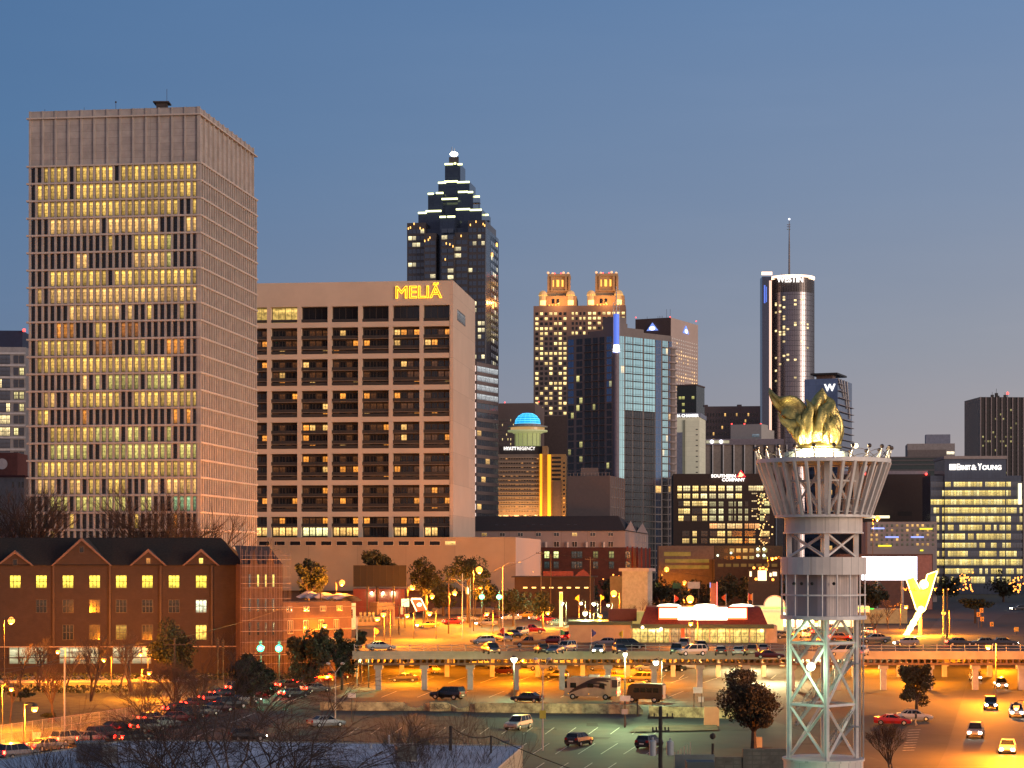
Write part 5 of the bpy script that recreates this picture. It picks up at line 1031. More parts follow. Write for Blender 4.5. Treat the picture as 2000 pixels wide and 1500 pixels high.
# ---------- petrol station canopy ----------
T = thing('fuel_station', 'brightly lit fuel station with arched sign and green light line behind the flame tower', 'fuel station', ((1560-1000)/F*440, 440, 6)); f = Face(((1480-1000)/F*440, 440), (1, 0), (0, -1))
mb = MB(); mb.fbox(f, 0, 24, f.z(1196), f.z(1184), -8, 0); mb.build('canopy', M('cream_canopy', (.6, .56, .42), .6, emit=(.8, .72, .4), es=.5, var=.1), T)
mb = MB(); mb.fbox(f, 0, 24.1, f.z(1188.5), f.z(1186.5), .02, .12); mb.build('green_light_line', glowm('green_neon', (.05, 1.0, .12), 1), T)
mb = MB(); mb.lathe((0, 0, 0), [(.01, 0), (2.1, 0)], 20, a0=0, a1=math.pi); mb.v = [f.P(3.6+x, f.z(1184)+y, .1) for x, y, z in mb.v]; mb.build('arched_sign', glowm('cream_sign2', (1.0, .8, .4), .9), T)
mb = MB(); mb.lathe((0, 0, 0), [(2.1, 0), (2.4, 0)], 20, a0=0, a1=math.pi); mb.v = [f.P(3.6+x, f.z(1184)+y, .15) for x, y, z in mb.v]; mb.build('arch_frame', M('white_metal'), T)
mb = MB(); mb.fbox(f, 2, 22, 6.02, f.z(1197), -8, -7.5); mb.build('shop_front', M('lit_shop', (.8, .8, .6), .7, emit=(1, .88, .5), es=1.1, var=.35, scale=.8), T)
for u in (2, 8, 14, 20): mb = MB(); mb.fbox(f, u, u+.4, 6, f.z(1196), -1, -.6); mb.build('canopy_post', M('white_metal'), T)
l = bpy.data.lights.new('canopy_light', 'POINT'); l.energy = 9000; l.color = (1, .85, .5); l.shadow_soft_size = .3; o = bpy.data.objects.new('canopy_light', l); col.objects.link(o); o.parent = T; o.location = Vector(f.P(10, f.z(1199), -3))-ORG[T.name]
fr, T, zt = slab('cream_arched_shop', 'cream shop with an arched sign beside the restaurant end', 'shop', 1488, 1530, 1196, 425, M('cream_lit_wall', (.7, .65, .4), .7, emit=(.9, .8, .35), es=.55), 0, 8)
fr, T, zt = slab('green_awning_store', 'long low store with a yellow green front right of the flame tower', 'shop', 1680, 1772, 1190, 470, M('yellow_green_wall', (.38, .36, .2), .8), 0, 10); mb = MB(); mb.fbox(fr.f, -5, fr.f.u(1706), zt, zt+.25, .1, .4); mb.build('green_light_line', MATS['green_neon'], T)
# ---------- flame tower (steel lattice tower with a gilded flame) ----------
WST = M('white_painted_steel', (.82, .73, .65), .55, .1, var=.08, scale=1.2); WPL = M('white_steel_plate', (.82, .70, .60), .6, var=.06, scale=.8, kind='panel', bs=(1.1, 30)); CORR = M('corrugated_panel', (.66, .54, .48), .6, var=.1, kind='panel', bs=(.42, 30))
D0 = 160.0; k0 = D0/F; cx = (1608-1000)*k0; zq = lambda y: H+(HZ-y)*k0
def plight(name, p, e, c, parent=None, r=.1):
    l = bpy.data.lights.new(name, 'POINT'); l.energy = e; l.color = c; l.shadow_soft_size = r; o = bpy.data.objects.new(name, l); col.objects.link(o)
    if parent: o.parent = parent; o.location = Vector(p)-ORG[parent.name]
    else: o.location = p
    return o
SOD = glowm('sodium_bulb', (3, .80, .13), 1.3); MER = glowm('white_bulb', (2.2, 2.2, 1.7), 2.5)
T = thing('flame_tower', 'white steel lattice tower with a flared basket top and cylindrical foot', 'tower', (cx, D0, 0))
ang = R(43); hs = 2.62
cor = [(cx+hs*1.414*math.cos(ang+i*math.pi/2+math.pi), D0+hs*math.sin(ang+i*math.pi/2+math.pi)*1.414) for i in range(4)]
cor = [(cx+(1541-1608)*k0, D0), (cx-4*k0, D0-2.7), (cx+(1671-1608)*k0, D0-.2), (cx+10*k0, D0+2.6)]
mb = MB(); mb.lathe((cx, D0, 0), [(3.08, 0), (3.08, zq(1484)), (3.2, zq(1484)), (3.2, zq(1480)), (.1, zq(1480))], 40); mb.build('foot_drum', WPL, T)
z0, zt = zq(1480), zq(905)
for i, (x, y) in enumerate(cor):
    mb = MB(); w_ = .2
    mb.box(x-w_, x+w_, y-.12, y+.12, z0, zq(1208)); mb.box(x-.05, x+.05, y-.24, y+.24, z0, zq(1208)); mb.box(x-w_, x+w_, y-.12, y+.12, zq(1120)+.01, zt); mb.build('leg', WST, T)
mb = MB()
for dx in (.3, .55): mb.tube((cor[2][0]+dx, cor[2][1]-.1, z0), (cor[2][0]+dx, cor[2][1]-.1, zq(1208)), .06)
mb.build('riser_pipes', STEEL, T)
lev = [zq(1480), zq(1375), zq(1255), zq(1208)]
def P3(c, z): return (c[0], c[1], z)
for a, b in ((0, 1), (1, 2), (2, 3), (3, 0)):
    A, B = cor[a], cor[b]
    for j, z in enumerate(lev[1:3]): mb = MB(); mb.tube(P3(A, z), P3(B, z), .13, n=4); mb.build('strut', WST, T)
    for j in range(3):
        if j == 2: mb = MB(); mid = ((A[0]+B[0])/2, (A[1]+B[1])/2); mb.tube(P3(A, lev[2]), P3(mid, lev[3]), .1, n=4); mb.tube(P3(mid, lev[3]), P3(B, lev[2]), .1, n=4); mb.build('brace', WST, T); continue
        mb = MB(); mb.tube(P3(A, lev[j]), P3(B, lev[j+1]), .13, n=4); mb.build('brace', WST, T); mb = MB(); mb.tube(P3(B, lev[j]), P3(A, lev[j+1]), .13, n=4); mb.build('brace', WST, T)
    for zl, zh in ((zq(1088), zq(1042)), (zq(1008), zq(905))):
        mb = MB(); mb.tube(P3(A, zl), P3(B, zh), .1, n=4); mb.build('brace', WST, T)
        mb = MB(); mb.tube(P3(B, zl), P3(A, zh), .1, n=4); mb.build('brace', WST, T)
    mb = MB(); mb.tube(P3(A, zq(940)), P3(B, zq(940)), .1, n=4); mb.build('strut', WST, T)
mb = MB(); q = ((1584-1000)*157.6/F, 157.6, H+(HZ-1302)*157.6/F); mb.sphere(q, .33, 12, 8); mb.build('mounted_lamp', MER, T); mb = MB(); mb.tube((q[0], q[1], q[2]), (cor[0][0]*.4+cor[1][0]*.6, cor[0][1]*.4+cor[1][1]*.6, q[2]+.3), .05); mb.build('lamp_bracket', WST, T); plight('mounted_lamp_light', (q[0]-.25, q[1]-.9, q[2]-.1), 420, (.5, 1, .62), T)
plight('foot_light', (cx-3.5, D0-7, .8), 500, (.4, 1, .6), T)
# stairs: flights zig-zag inside the legs
zs = z0; side = 0; fl_h = 2.45
for n in range(7):
    if n == 5: zs = zq(1088)
    z1 = zs+fl_h*(.8 if n > 4 else 1)
    if n < 5 and z1 > zq(1210): break
    xa, xb = (cx-1.5, cx+1.9) if n % 2 else (cx+.2, cx+2.0)
    xa, xb, yy = (cx+.15, cx+2.15, D0-.6) if n % 2 == 0 else (cx-2.0, cx-.1, D0+.7)
    mb = MB(); lo, hi = (xa, xb) if n % 2 == 0 else (xa, xb)
    for o in (-.45, .45): mb.hexa([(lo, yy+o, zs), (hi, yy+o, z1), (hi, yy+o+.06, z1), (lo, yy+o+.06, zs), (lo, yy+o, zs+.3), (hi, yy+o, z1+.3), (hi, yy+o+.06, z1+.3), (lo, yy+o+.06, zs+.3)])
    for i in range(11): t = i/10; mb.box(lo+(hi-lo)*t-.13, lo+(hi-lo)*t+.13, yy-.42, yy+.42, zs+(z1-zs)*t+.1, zs+(z1-zs)*t+.14)
    for o in (-.45, .45):
        mb.tube((lo, yy+o, zs+1.3), (hi, yy+o, z1+1.3), .035, n=4)
        for i in range(17): t = i/16; mb.tube((lo+(hi-lo)*t, yy+o, zs+(z1-zs)*t+.3), (lo+(hi-lo)*t, yy+o, zs+(z1-zs)*t+1.3), .018, n=3)
    mb.box(hi, hi+.5, yy-.6, yy+.6, z1, z1+.08); mb.build('stair_flight', M('grey_stair_steel', (.33, .31, .30), .6), T); zs = z1
# closed cabin and decks
mb = MB(); mb.prism([(x*1.06-cx*.06, y*1.06-D0*.06) for x, y in cor], zq(1203), zq(1122)); mb.build('cabin', CORR, T)
def ring(name, r0, r1, za, zb, mat, n=40): mb = MB(); mb.lathe((cx, D0, 0), [(r0, za), (r1, za), (r1, zb), (r0, zb), (r0, za)], n); return mb.build(name, mat, T)
ring('lower_deck', .1, 3.35, zq(1209), zq(1202), WST); ring('cabin_top_band', 3.24, 3.32, zq(1122), zq(1088), WPL); ring('band_floor', .1, 3.24, zq(1121), zq(1120), WST)
mb = MB()
for i in range(18):
    t = 2*math.pi*i/18; mb.tube((cx+3.25*math.cos(t), D0+3.25*math.sin(t), zq(1203)), (cx+3.25*math.cos(t), D0+3.25*math.sin(t), zq(1122)), .055, n=5)
mb.lathe((cx, D0, zq(1163)), [(3.2, 0), (3.3, 0), (3.3, .12), (3.2, .12), (3.2, 0)], 40); mb.build('cabin_cage', WST, T)
ring('middle_band', 2.95, 3.02, zq(1041), zq(1010), WPL); ring('band_rim', 2.95, 3.12, zq(1042.5), zq(1039.5), WST); ring('basket_floor', .1, 3.75, zq(1011), zq(1006), WST)
mb = MB()
for i in range(34):
    t = 2*math.pi*(i+.3)/34; a, b = math.cos(t), math.sin(t); n_ = (-b, a); r0, r1 = 3.5, 4.95; z0_, z1_ = zq(1007), zq(905)
    P = []
    for r, z in ((r0, z0_), (r1, z1_)):
        for q, w_ in ((-.0, -.1), (.0, .1), (.32, .1), (.32, -.1)): P.append((cx+(r+q)*a+w_*n_[0], D0+(r+q)*b+w_*n_[1], z))
    mb = MB(); mb.hexa(P); mb.build('slat', WST, T)
ring('top_ring', 4.6, 5.22, zq(906), zq(898), WST, 56); ring('top_floor', .1, 4.6, zq(904), zq(902), M('grey_deck', (.3, .28, .27), .7))
mb = MB(); mb.lathe((cx, D0, 0), [(3.62, zq(976)), (3.7, zq(976)), (3.7, zq(977)), (3.62, zq(977))], 40); mb.lathe((cx, D0, 0), [(3.62, zq(1000)), (3.7, zq(1000)), (3.7, zq(1001)), (3.62, zq(1001))], 40)
for i in range(110): t = 2*math.pi*i/110; mb.tube((cx+3.66*math.cos(t), D0+3.66*math.sin(t), zq(1001)), (cx+3.66*math.cos(t), D0+3.66*math.sin(t), zq(976)), .016, n=3, cap=False)
mb.build('balustrade', WST, T)
mb = MB(); mb.lathe((cx-.6, D0, 0), [(2.5, zq(899)), (2.5, zq(884)), (1.9, zq(882)), (1.9, zq(878)), (.1, zq(878))], 40); mb.build('flame_pedestal', M('pale_mint_steel', (.55, .62, .57), .5), T)
mb = MB()
for i in range(16):
    t0 = 2*math.pi*i/16; pts = []
    for j in range(9):
        t = t0+(j-4)/4*.33; pts.append((cx+5.15*math.cos(t), D0+5.15*math.sin(t), zq(898)+.66*math.cos((j-4)/4*math.pi/2)))
    mb.path(pts, .03, 4)
mb.build('arched_rail', M('dark_rail_steel', (.12, .09, .08), .5, .5), T)
LH = M('dark_lamp_globe', (.16, .11, .09), .3, .8)
for i in range(22):
    t = 2*math.pi*(i+.5)/22; a, b = math.cos(t), math.sin(t); q = Vector((cx+5.0*a, D0+5.0*b, zq(899))); e = Vector((cx+5.25*a, D0+5.25*b, zq(879)))
    mb = MB(); mb.tube(q, e, .085, .055, 6); mb.build('lamp_post', WST, T); mb = MB(); mb.sphere(e+Vector((0, 0, .12)), .17, 10, 7); mb.build('lamp_globe', LH, T)
mb = MB(); mb.sphere((cx+(1655-1608)*k0, D0-3.9, zq(876)), .19, 10, 6); mb.build('lit_floodlight', glowm('hot_lamp', (2.5, 2, 1.1), 2), T)
mb = MB()
for y in (1131, 1134): 
    for x in (1540, 1555, 1575, 1617): mb.sphere((cx+(x-1608)*k0, D0-3.0, zq(1139)), .13, 8, 6)
mb.build('camera_pods', RD, T)
# the flame: twisted tongues of gilded metal
GOLD = M('gilded_metal', (.66, .50, .17), .34, .9, var=.28, scale=1.6, bump=.35)
FLM = thing('flame_sculpture', 'gilded metal flame sculpture with curling tongues on top of the steel tower', 'sculpture', (cx-.35, D0, zq(878)))
def tongue(pts, ws, th, tw, seed):
    # pts px coordinates (x, y, depth offset); ws half widths in m
    rnd = random.Random(seed); mb = MB(); n = 26; m = 24; V = []
    P = [Vector((cx+(x-1608)*k0, D0+d, zq(y))) for x, y, d in pts]
    def cr(t, A):
        s = t*(len(A)-1); i = min(int(s), len(A)-2); u = s-i; g = lambda j: A[max(0, min(len(A)-1, j))]
        a, b, c, d = g(i-1), g(i), g(i+1), g(i+2); return .5*((2*b)+(c-a)*u+(2*a-5*b+4*c-d)*u*u+(3*b-a-3*c+d)*u**3)
    for i in range(n+1):
        t = i/n; p = cr(t, P); d = (cr(min(1, t+.03), P)-cr(max(0, t-.03), P)).normalized(); w = max(.015, cr(t, ws)); a0 = tw[0]+(tw[1]-tw[0])*t
        sd = Vector((math.cos(a0), math.sin(a0), 0)); sd = (sd-d*sd.dot(d)).normalized(); up = d.cross(sd)
        for j in range(m):
            q = 2*math.pi*j/m; fold = 1+.2*math.sin(3*q+seed+t*5)+.10*math.sin(5*q+seed*2-t*8)
            V.append(p+sd*(w*math.cos(q)*fold)+up*(w*th*math.sin(q)*fold+.10*w*math.sin(2*q+t*6+seed)))
    mb.v = [tuple(v) for v in V]
    for i in range(n):
        for j in range(m): j2 = (j+1) % m; mb.f.append((i*m+j, i*m+j2, (i+1)*m+j2, (i+1)*m+j)); mb.m.append(0); mb.l.append(None)
    mb.f.append(tuple(range(m))); mb.m.append(0); mb.l.append(None)
    return mb.build('flame_tongue', GOLD, FLM, smooth=True)
tongue([(1592, 872, .2), (1572, 835, .1), (1556, 812, 0), (1540, 792, 0), (1519, 783, 0), (1507, 768, .1), (1504, 757, .2)], [.55, 1.15, 1.0, .8, .42, .2, .03], .55, (.2, -.3), 1)
tongue([(1575, 870, -.5), (1560, 845, -.6), (1545, 832, -.6), (1528, 822, -.5), (1518, 806, -.4)], [.5, .65, .5, .25, .03], .6, (0, .3), 2)
tongue([(1585, 872, -.9), (1577, 845, -1.0), (1575, 820, -.9), (1581, 798, -.8), (1572, 781, -.7)], [.5, .6, .5, .34, .05], .6, (0, .5), 3)
tongue([(1600, 872, -1.1), (1592, 845, -1.2), (1597, 822, -1.1), (1600, 805, -1.0), (1596, 795, -.9)], [.5, .55, .5, .3, .05], .6, (0, -.5), 4)
tongue([(1605, 872, .2), (1600, 830, .2), (1598, 800, .2), (1603, 778, .1), (1607, 758, .1)], [.7, .95, .85, .62, .04], .7, (0, .4), 5)
tongue([(1618, 872, -.6), (1618, 840, -.7), (1612, 812, -.6), (1620, 790, -.4), (1615, 775, -.3)], [.6, .8, .65, .45, .05], .6, (0, -.4), 6)
tongue([(1628, 872, 0), (1634, 845, 0), (1632, 820, 0), (1627, 800, 0), (1634, 796, 0)], [.45, .5, .45, .25, .04], .7, (.2, .4), 7)
tongue([(1590, 874, .9), (1580, 840, 1.1), (1590, 812, 1.0), (1584, 790, .9)], [.7, .9, .6, .05], .6, (0, .4), 8)
tongue([(1622, 870, -1.0), (1626, 850, -1.1), (1621, 832, -1.1), (1624, 818, -1.0), (1618, 806, -.9)], [.35, .42, .36, .2, .03], .7, (0, .6), 9)
tongue([(1566, 868, -1.0), (1560, 852, -1.1), (1562, 835, -1.1), (1556, 822, -1.0), (1560, 812, -.9)], [.3, .4, .34, .2, .03], .7, (0, -.6), 10)
tongue([(1610, 872, -1.3), (1606, 856, -1.5), (1609, 842, -1.5), (1604, 828, -1.4)], [.35, .36, .25, .03], .7, (0, .5), 11)
tongue([(1638, 868, .2), (1641, 840, .2), (1636, 812, .1), (1634, 798, 0)], [.25, .3, .2, .03], .8, (0, .5), 12)
mb = MB(); mb.lathe((cx-.35, D0, 0), [(1.75, zq(876)), (1.8, zq(873)), (1.6, zq(868)), (1.2, zq(860)), (.1, zq(858))], 32); mb.build('flame_base', GOLD, FLM, smooth=True)
def plight(name, p, e, c, parent=None, r=.1):
    l = bpy.data.lights.new(name, 'POINT'); l.energy = e; l.color = c; l.shadow_soft_size = r; o = bpy.data.objects.new(name, l); col.objects.link(o)
    if parent: o.parent = parent; o.location = Vector(p)-ORG[parent.name]
    else: o.location = p
    return o
for x, d, e in ((1618, -3.3, 1700), (1560, -3.0, 1100), (1600, 3.2, 600)): plight('flame_floodlight', (cx+(x-1608)*k0, D0+d, zq(886)), e, (1, .86, .5), T)
plight('pedestal_light', (cx-.3, D0-3.2, zq(880)), 260, (.85, 1, .85), T)
# ---------- street lamps ----------
POLE = M('lamp_pole_steel', (.09, .075, .06), .6, .3)
SOD = glowm('sodium_bulb', (3, .80, .13), 1.3); MER = glowm('white_bulb', (2.2, 2.2, 1.7), 2.5)
def lamp(px, py, D, zg, label, kind='s', e=9000, arm=1.2, r=.42, group='sodium street lamps'):
    r *= (1.1 if kind == 's' else .8); h = W(px, py, D); base = Vector((h.x+arm, h.y+.3, zg)); t = thing('street_lamp', label, 'street lamp', base, group if kind == 's' else 'white car park lamps')
    mb = MB(); mb.tube(base, (base.x, base.y, h.z+.5), .11, .07, 6); mb.build('pole', POLE, t)
    if abs(arm) > .2: mb = MB(); mb.path([(base.x, base.y, h.z+.3), (base.x-arm*.5, base.y-.15, h.z+.62), (h.x, h.y, h.z+.5)], .05, 5); mb.build('arm', POLE, t)
    mb = MB(); mb.lathe((h.x, h.y, h.z), [(.01, .5), (r*.7, .44), (r*.95, .2), (r*.95, .12)], 10); mb.build('lamp_head', POLE, t)
    mb = MB(); mb.sphere(h, r, 12, 8); mb.build('bulb', SOD if kind == 's' else MER, t)
    if e: plight('lamp_light', (h.x, h.y-.1, h.z-r-.12), e*(5.0 if kind == 's' else 3.2), (1, .26, .01) if kind == 's' else (.72, 1, .46), t, .08)
L_ = [(22, 1212, 330, 0, 'big sodium street lamp at the left edge before the dormitory', 4500, .52), (51, 1231, 375, 0, 'smaller sodium lamp just right of the big one at the left edge', 5000, .4),
 (113, 1272, 345, 0, 'post lamp below the first dormitory window', 5000, .3), (203, 1288, 340, 0, 'post lamp before the second arcade opening', 5000, .33), (275, 1277, 352, 0, 'post lamp before the third arcade opening', 2000, .3),
 (292, 1313, 305, 0, 'sodium lamp above the dark bare trees', 6500, .33), (68, 1383, 222, 0, 'low sodium lamp above the road queue at far left', 8000, .33), (22, 1345, 250, 0, 'dim sodium lamp low at the left edge', 6000, .25),
 (668, 1138, 432, 6, 'sodium lamp above the tarpaulin roof', 14000, .55), (634, 1221, 375, 0, 'sodium lamp just above the roadside evergreens', 1200, .4), (737, 1207, 350, 6, 'lower left one of the twin lamps before the shops', 3500, .42), (749, 1199, 352, 6, 'upper right one of the twin lamps before the shops', 3500, .42),
 (806, 1146, 500, 6, 'big sodium lamp right of the dark billboard', 9000, .6), (795, 1201, 378, 6, 'sodium lamp below the red drive through sign', 3500, .4), (839, 1197, 380, 6, 'sodium lamp on a curved pole right of the red sign', 4500, .45),
 (844, 1164, 480, 6, 'sodium lamp between the red sign and the wooden pole', 9000, .5), (888, 1157, 462, 6, 'sodium lamp right of the wooden pole', 9000, .5), (936, 1113, 420, 6, 'tallest sodium lamp before the hotel podium', 16000, .62), (938, 1147, 520, 6, 'small sodium lamp under the tallest one', 3000, .38),
 (951, 1198, 405, 6, 'sodium lamp under the left green signal', 4500, .4), (1070, 1196, 440, 6, 'reddish sodium lamp behind the deck car park', 4500, .4), (1199, 1159, 430, 6, 'sodium lamp above the maroon roof box', 7000, .58), (1172, 1202, 372, 6, 'sodium lamp rising from the tan annex', 4000, .38),
 (1302, 1112, 590, 6, 'sodium lamp beside the parking garage', 1000, .62), (1348, 1170, 385, 6, 'big sodium lamp over the restaurant sign', 9000, .62), (1349, 1217, 345, 6, 'sodium lamp in front of the restaurant door', 3500, .35), (1337, 1137, 600, 6, 'sodium lamp above the grey road sign', 6000, .5),
 (1306, 1132, 680, 6, 'upper small lamp under the garage lamp', 3000, .45), (1304, 1147, 640, 6, 'lower small lamp under the garage lamp', 3000, .42), (1437, 1112, 650, 6, 'sodium lamp right of the garage', 1800, .6), (1425, 1128, 660, 6, 'small lamp left of the string lit entrance', 3000, .45),
 (1714, 1012, 540, 6, 'tall mast lamp rising above the white hotel', 9000, .6), (1843, 1197, 400, 6, 'sodium lamp right of the V sign', 5000, .4), (1594, 1214, 380, 6, 'lamp seen between the legs of the flame tower', 4000, .35), (1770, 1184, 430, 6, 'small lamp left of the V sign', 3500, .35), (1508, 1090, 560, 6, 'pair lamp left of the flame tower cabin', 2500, .4), (1515, 1089, 700, 6, 'second pair lamp left of the flame tower cabin', 2500, .4)]
for x, y, D, zg, lb, e, r in L_: lamp(x, y, D, zg, lb, 's', e, 1.2 if int(x) % 2 else -1.2, r)
L2 = [(709, 1279, 330, 0, 'white lamp at the left end of the deck', 1200, .42), (1004, 1287, 306, 0, 'glaring white lamp standing before the deck middle', 2000, .62), (1221, 1277, 254.5, 0, 'white lamp on the tall sign bearing pole', 4600, .34), (1281, 1293, 300, 0, 'glaring white lamp above the shuttle bus', 2000, .55),
 (1143, 1197, 372, 6, 'big white lamp above the tan annex', 2500, .55), (1098, 1178, 450, 6, 'white lamp with lit pylon left of the annex', 2500, .5), (1135, 1178, 462, 6, 'left small white lamp behind the annex', 900, .38), (1160, 1179, 462, 6, 'middle small white lamp behind the annex', 1500, .55), (1188, 1182, 455, 6, 'right small white lamp behind the annex', 1200, .42),
 (726, 1157, 520, 6, 'left of three white lamps under the dark billboard', 500, .28), (748, 1157, 520, 6, 'middle of three white lamps under the dark billboard', 500, .33), (768, 1156, 520, 6, 'right of three white lamps under the dark billboard', 800, .4)]
for x, y, D, zg, lb, e, r in L2: lamp(x, y, D, zg, lb, 'w', e, 0 if x in (1221, 1004) else .9, r)
lamp(1930, 1262, 300, 0, 'sodium lamp over the highway at right', 's', 16000, 1.2, .4); lamp(1985, 1380, 215, 0, 'highway lamp at the right edge', 's', 16000, 1.2, .3)
# soffit lamps under the deck
mb = MB(); pts = []
for x in (-18, 2, 22, 44, 68, 92):
    for y in (345, 385): pts.append((x, y))
for x, y in pts:
    mb = MB(); mb.box(x-.3, x+.3, y-.15, y+.15, 5.12, 5.29); mb.build('soffit_lamp', SOD if x < 30 or x > 60 else MER, DK)
    plight('soffit_light', (x, y, 4.9), 40000, (1, .25, .006) if x < 30 or x > 60 else (1, .80, .38), DK, .1)
for hx, base, zt_, zg, lb in (((641, 669), (655, 1415), 1296, 0, 'unlit twin headed lamp among the roadside evergreens'), ((1046, 1073), (1060, 1466), 1287, 0, 'unlit twin headed lamp on a tall pole in the near car park')):
    b = G(*base); D = b.y; t = thing('unlit_lamp', lb, 'street lamp', b, 'unlit twin lamps'); z = H+(HZ-zt_)*D/F
    mb = MB(); mb.tube(b, (b.x, b.y, z-1.2), .09, .06); mb.build('pole', M('pale_pole', (.40, .40, .38), .6), t)
    for x in hx:
        X_ = (x-1000)*D/F; mb = MB(); mb.tube((b.x, b.y, z-1.2), (X_, D, z), .04); mb.build('arm', M('pale_pole'), t); mb = MB(); mb.sphere((X_, D, z), .28, 10, 6, ez=.6); mb.build('lamp_head', M('pale_globe', (.55, .55, .52), .3), t)
    if base[0] == 1060: mb = MB(); mb.box(b.x-.35, b.x+.35, b.y-.15, b.y-.1, 3.5, 4.4); mb.build('yellow_plate', M('yellow_sign', (.5, .42, .05), .6), t)
# ---------- traffic lights ----------
GLT = glowm('green_signal', (.10, 1.05, .55), 1.1)
def signal(px, py, D, zg, label, lit=True):
    h = W(px, py, D); t = thing('traffic_light', label, 'traffic light', (h.x, h.y+.4, zg), 'traffic lights'); mb = MB(); mb.box(h.x-.2, h.x+.2, h.y, h.y+.3, h.z-.4, h.z+1.0); mb.build('housing', RD, t)
    for i in range(3): mb = MB(); mb.sphere((h.x, h.y-.02, h.z-.1+.36*i), .6 if (i == 0 and lit) else .13, 10, 7); mb.build('signal_lens', GLT if (i == 0 and lit) else M('dark_lens', (.05, .01, .01), .3), t)
    mb = MB(); mb.tube((h.x, h.y+.4, zg), (h.x, h.y+.4, h.z+1.3), .08); mb.build('pole', POLE, t)
    if lit: plight('signal_light', (h.x, h.y-.95, h.z-.1), 2600, (.1, 1, .55), t)
signal(509, 1265, 330, 0, 'left green signal above the roadside evergreens'); signal(545, 1265, 330, 0, 'right green signal above the roadside evergreens')
signal(941, 1165, 440, 6, 'left green signal at the upper street'); signal(975, 1165, 440, 6, 'right green signal at the upper street')
signal(425, 1260, 340, 0, 'left dark signal near the scaffolding', False); signal(435, 1263, 340, 0, 'right dark signal near the scaffolding', False)
# ---------- V shaped sign ----------
T = thing('v_sign', 'tall yellow V shaped sign with red letters and blazing bulbs beside the billboard', 'sign', ((1797-1000)*.1, 400, 6)); f = Face((0, 400), (1, 0), (0, -1)); k = lambda x: (x-1000)*.1; z_ = lambda y: H+(HZ-y)*.1
VP = [(1769, 1131), (1784, 1127), (1796, 1150), (1804, 1150), (1810, 1122), (1830, 1115), (1816, 1162), (1805, 1193), (1789, 1191), (1779, 1160)]
mb = MB(); n = len(VP); mb.face([f.P(k(x), z_(y), .3) for x, y in VP]); mb.face([f.P(k(x), z_(y), -.4) for x, y in VP])
for i in range(n): a, b = VP[i], VP[(i+1) % n]; mb.face([f.P(k(a[0]), z_(a[1]), .3), f.P(k(b[0]), z_(b[1]), .3), f.P(k(b[0]), z_(b[1]), -.4), f.P(k(a[0]), z_(a[1]), -.4)])
mb.build('v_panel', M('yellow_sign_panel', (.8, .7, .05), .5, emit=(1.3, .55, .02), es=.95, var=0), T)
mb = MB()
for i in range(n): a, b = VP[i], VP[(i+1) % n]; mb.tube(f.P(k(a[0]), z_(a[1]), .4), f.P(k(b[0]), z_(b[1]), .4), .12)
mb.build('neon_outline', glowm('pale_yellow_neon', (1.6, 1.4, .7), 1.2), T)
text('V A R S I T Y', T, glowm('orange_letter', (1.3, .3, .03), 1), f, k(1763), k(1829), z_(1153.5), z_(1148.5), .55, .1, bold=.02, label='orange lettering reading VARSITY')
mb = MB(); mb.tube(f.P(k(1797), 6, 0), f.P(k(1797), z_(1191), 0), .38, .3, 10); mb.build('pole', M('orange_pole', (.5, .35, .12), .6), T)
mb = MB()
BZ = glowm('blazing_yellow', (3, 2.2, .5), 2.5)
for i in range(11): t = i/10; mb = MB(); mb.sphere(f.P(k(1797-t*30), z_(1190+t*52), 1), .7-.2*abs(math.sin(i*1.3)), 10, 7); mb.build('blazing_bulb', BZ, T)
mb = MB(); mb.sphere(f.P(k(1803), z_(1141), .9), .9, 12, 8); mb.build('blazing_bulb', BZ, T) 
plight('v_sign_light', f.P(k(1780), z_(1218), 3.5), 30000, (1, .42, .03), T); plight('v_sign_light', f.P(k(1803), z_(1141), 3), 5000, (1, .6, .1), T)
# ---------- red drive through sign and cyan sign ----------
T = thing('red_slanted_sign', 'red slanted drive through sign with a glowing yellow disc', 'sign', (-19, 440, 6)); f = Face((0, 440), (1, 0), (0, -1)); k = lambda x: (x-1000)*.11; z_ = lambda y: H+(HZ-y)*.11
mb = MB(); Q = [(803, 1171), (822, 1169), (833, 1191), (814, 1194)]; mb.hexa([f.P(k(x), z_(y), -.3) for x, y in Q]+[f.P(k(x), z_(y), .1) for x, y in Q]); mb.build('red_panel', M('red_lit_panel', (.7, .05, .03), .5, emit=(1.0, .12, .04), es=.8), T)
mb = MB(); mb.sphere(f.P(k(819), z_(1181), .1), .55, 12, 8, ez=.8); mb.build('yellow_disc', glowm('cream_sign'), T); mb = MB(); mb.fbox(f, k(803), k(822), z_(1171), z_(1168), 0, .3); mb.build('white_header', MATS['cream_sign'], T)
for a, b in (((803, 1171), (814, 1194)), ((822, 1169), (833, 1191))): mb = MB(); mb.tube(f.P(k(a[0]), z_(a[1]), .2), f.P(k(b[0]), z_(b[1]), .2), .13); mb.build('lit_edge', MATS['cream_sign'], T)
for x in (810, 827): mb = MB(); mb.tube(f.P(k(x), 6, -.1), f.P(k(x), z_(1190), -.1), .15); mb.build('post', POLE, T)
T = thing('cyan_lit_sign', 'small cyan lit box sign left of the red slanted sign', 'sign', (-23, 441, 6)); mb = MB(); mb.fbox(f, k(784), k(799), z_(1185), z_(1169.5), -.2, .2); mb.build('panel', M('cyan_lit', (.2, .6, .55), .5, emit=(.25, .75, .62), es=.9), T); mb = MB(); mb.tube(f.P(k(791), 6, 0), f.P(k(791), z_(1185), 0), .12); mb.build('post', POLE, T)
T = thing('lit_menu_pylon', 'white lit pylon with a yellow flame shape under the white lamp', 'sign', (10.8, 451, 6)); f = Face((0, 448), (1, 0), (0, -1)); k = lambda x: (x-1000)*.112; z_ = lambda y: H+(HZ-y)*.112
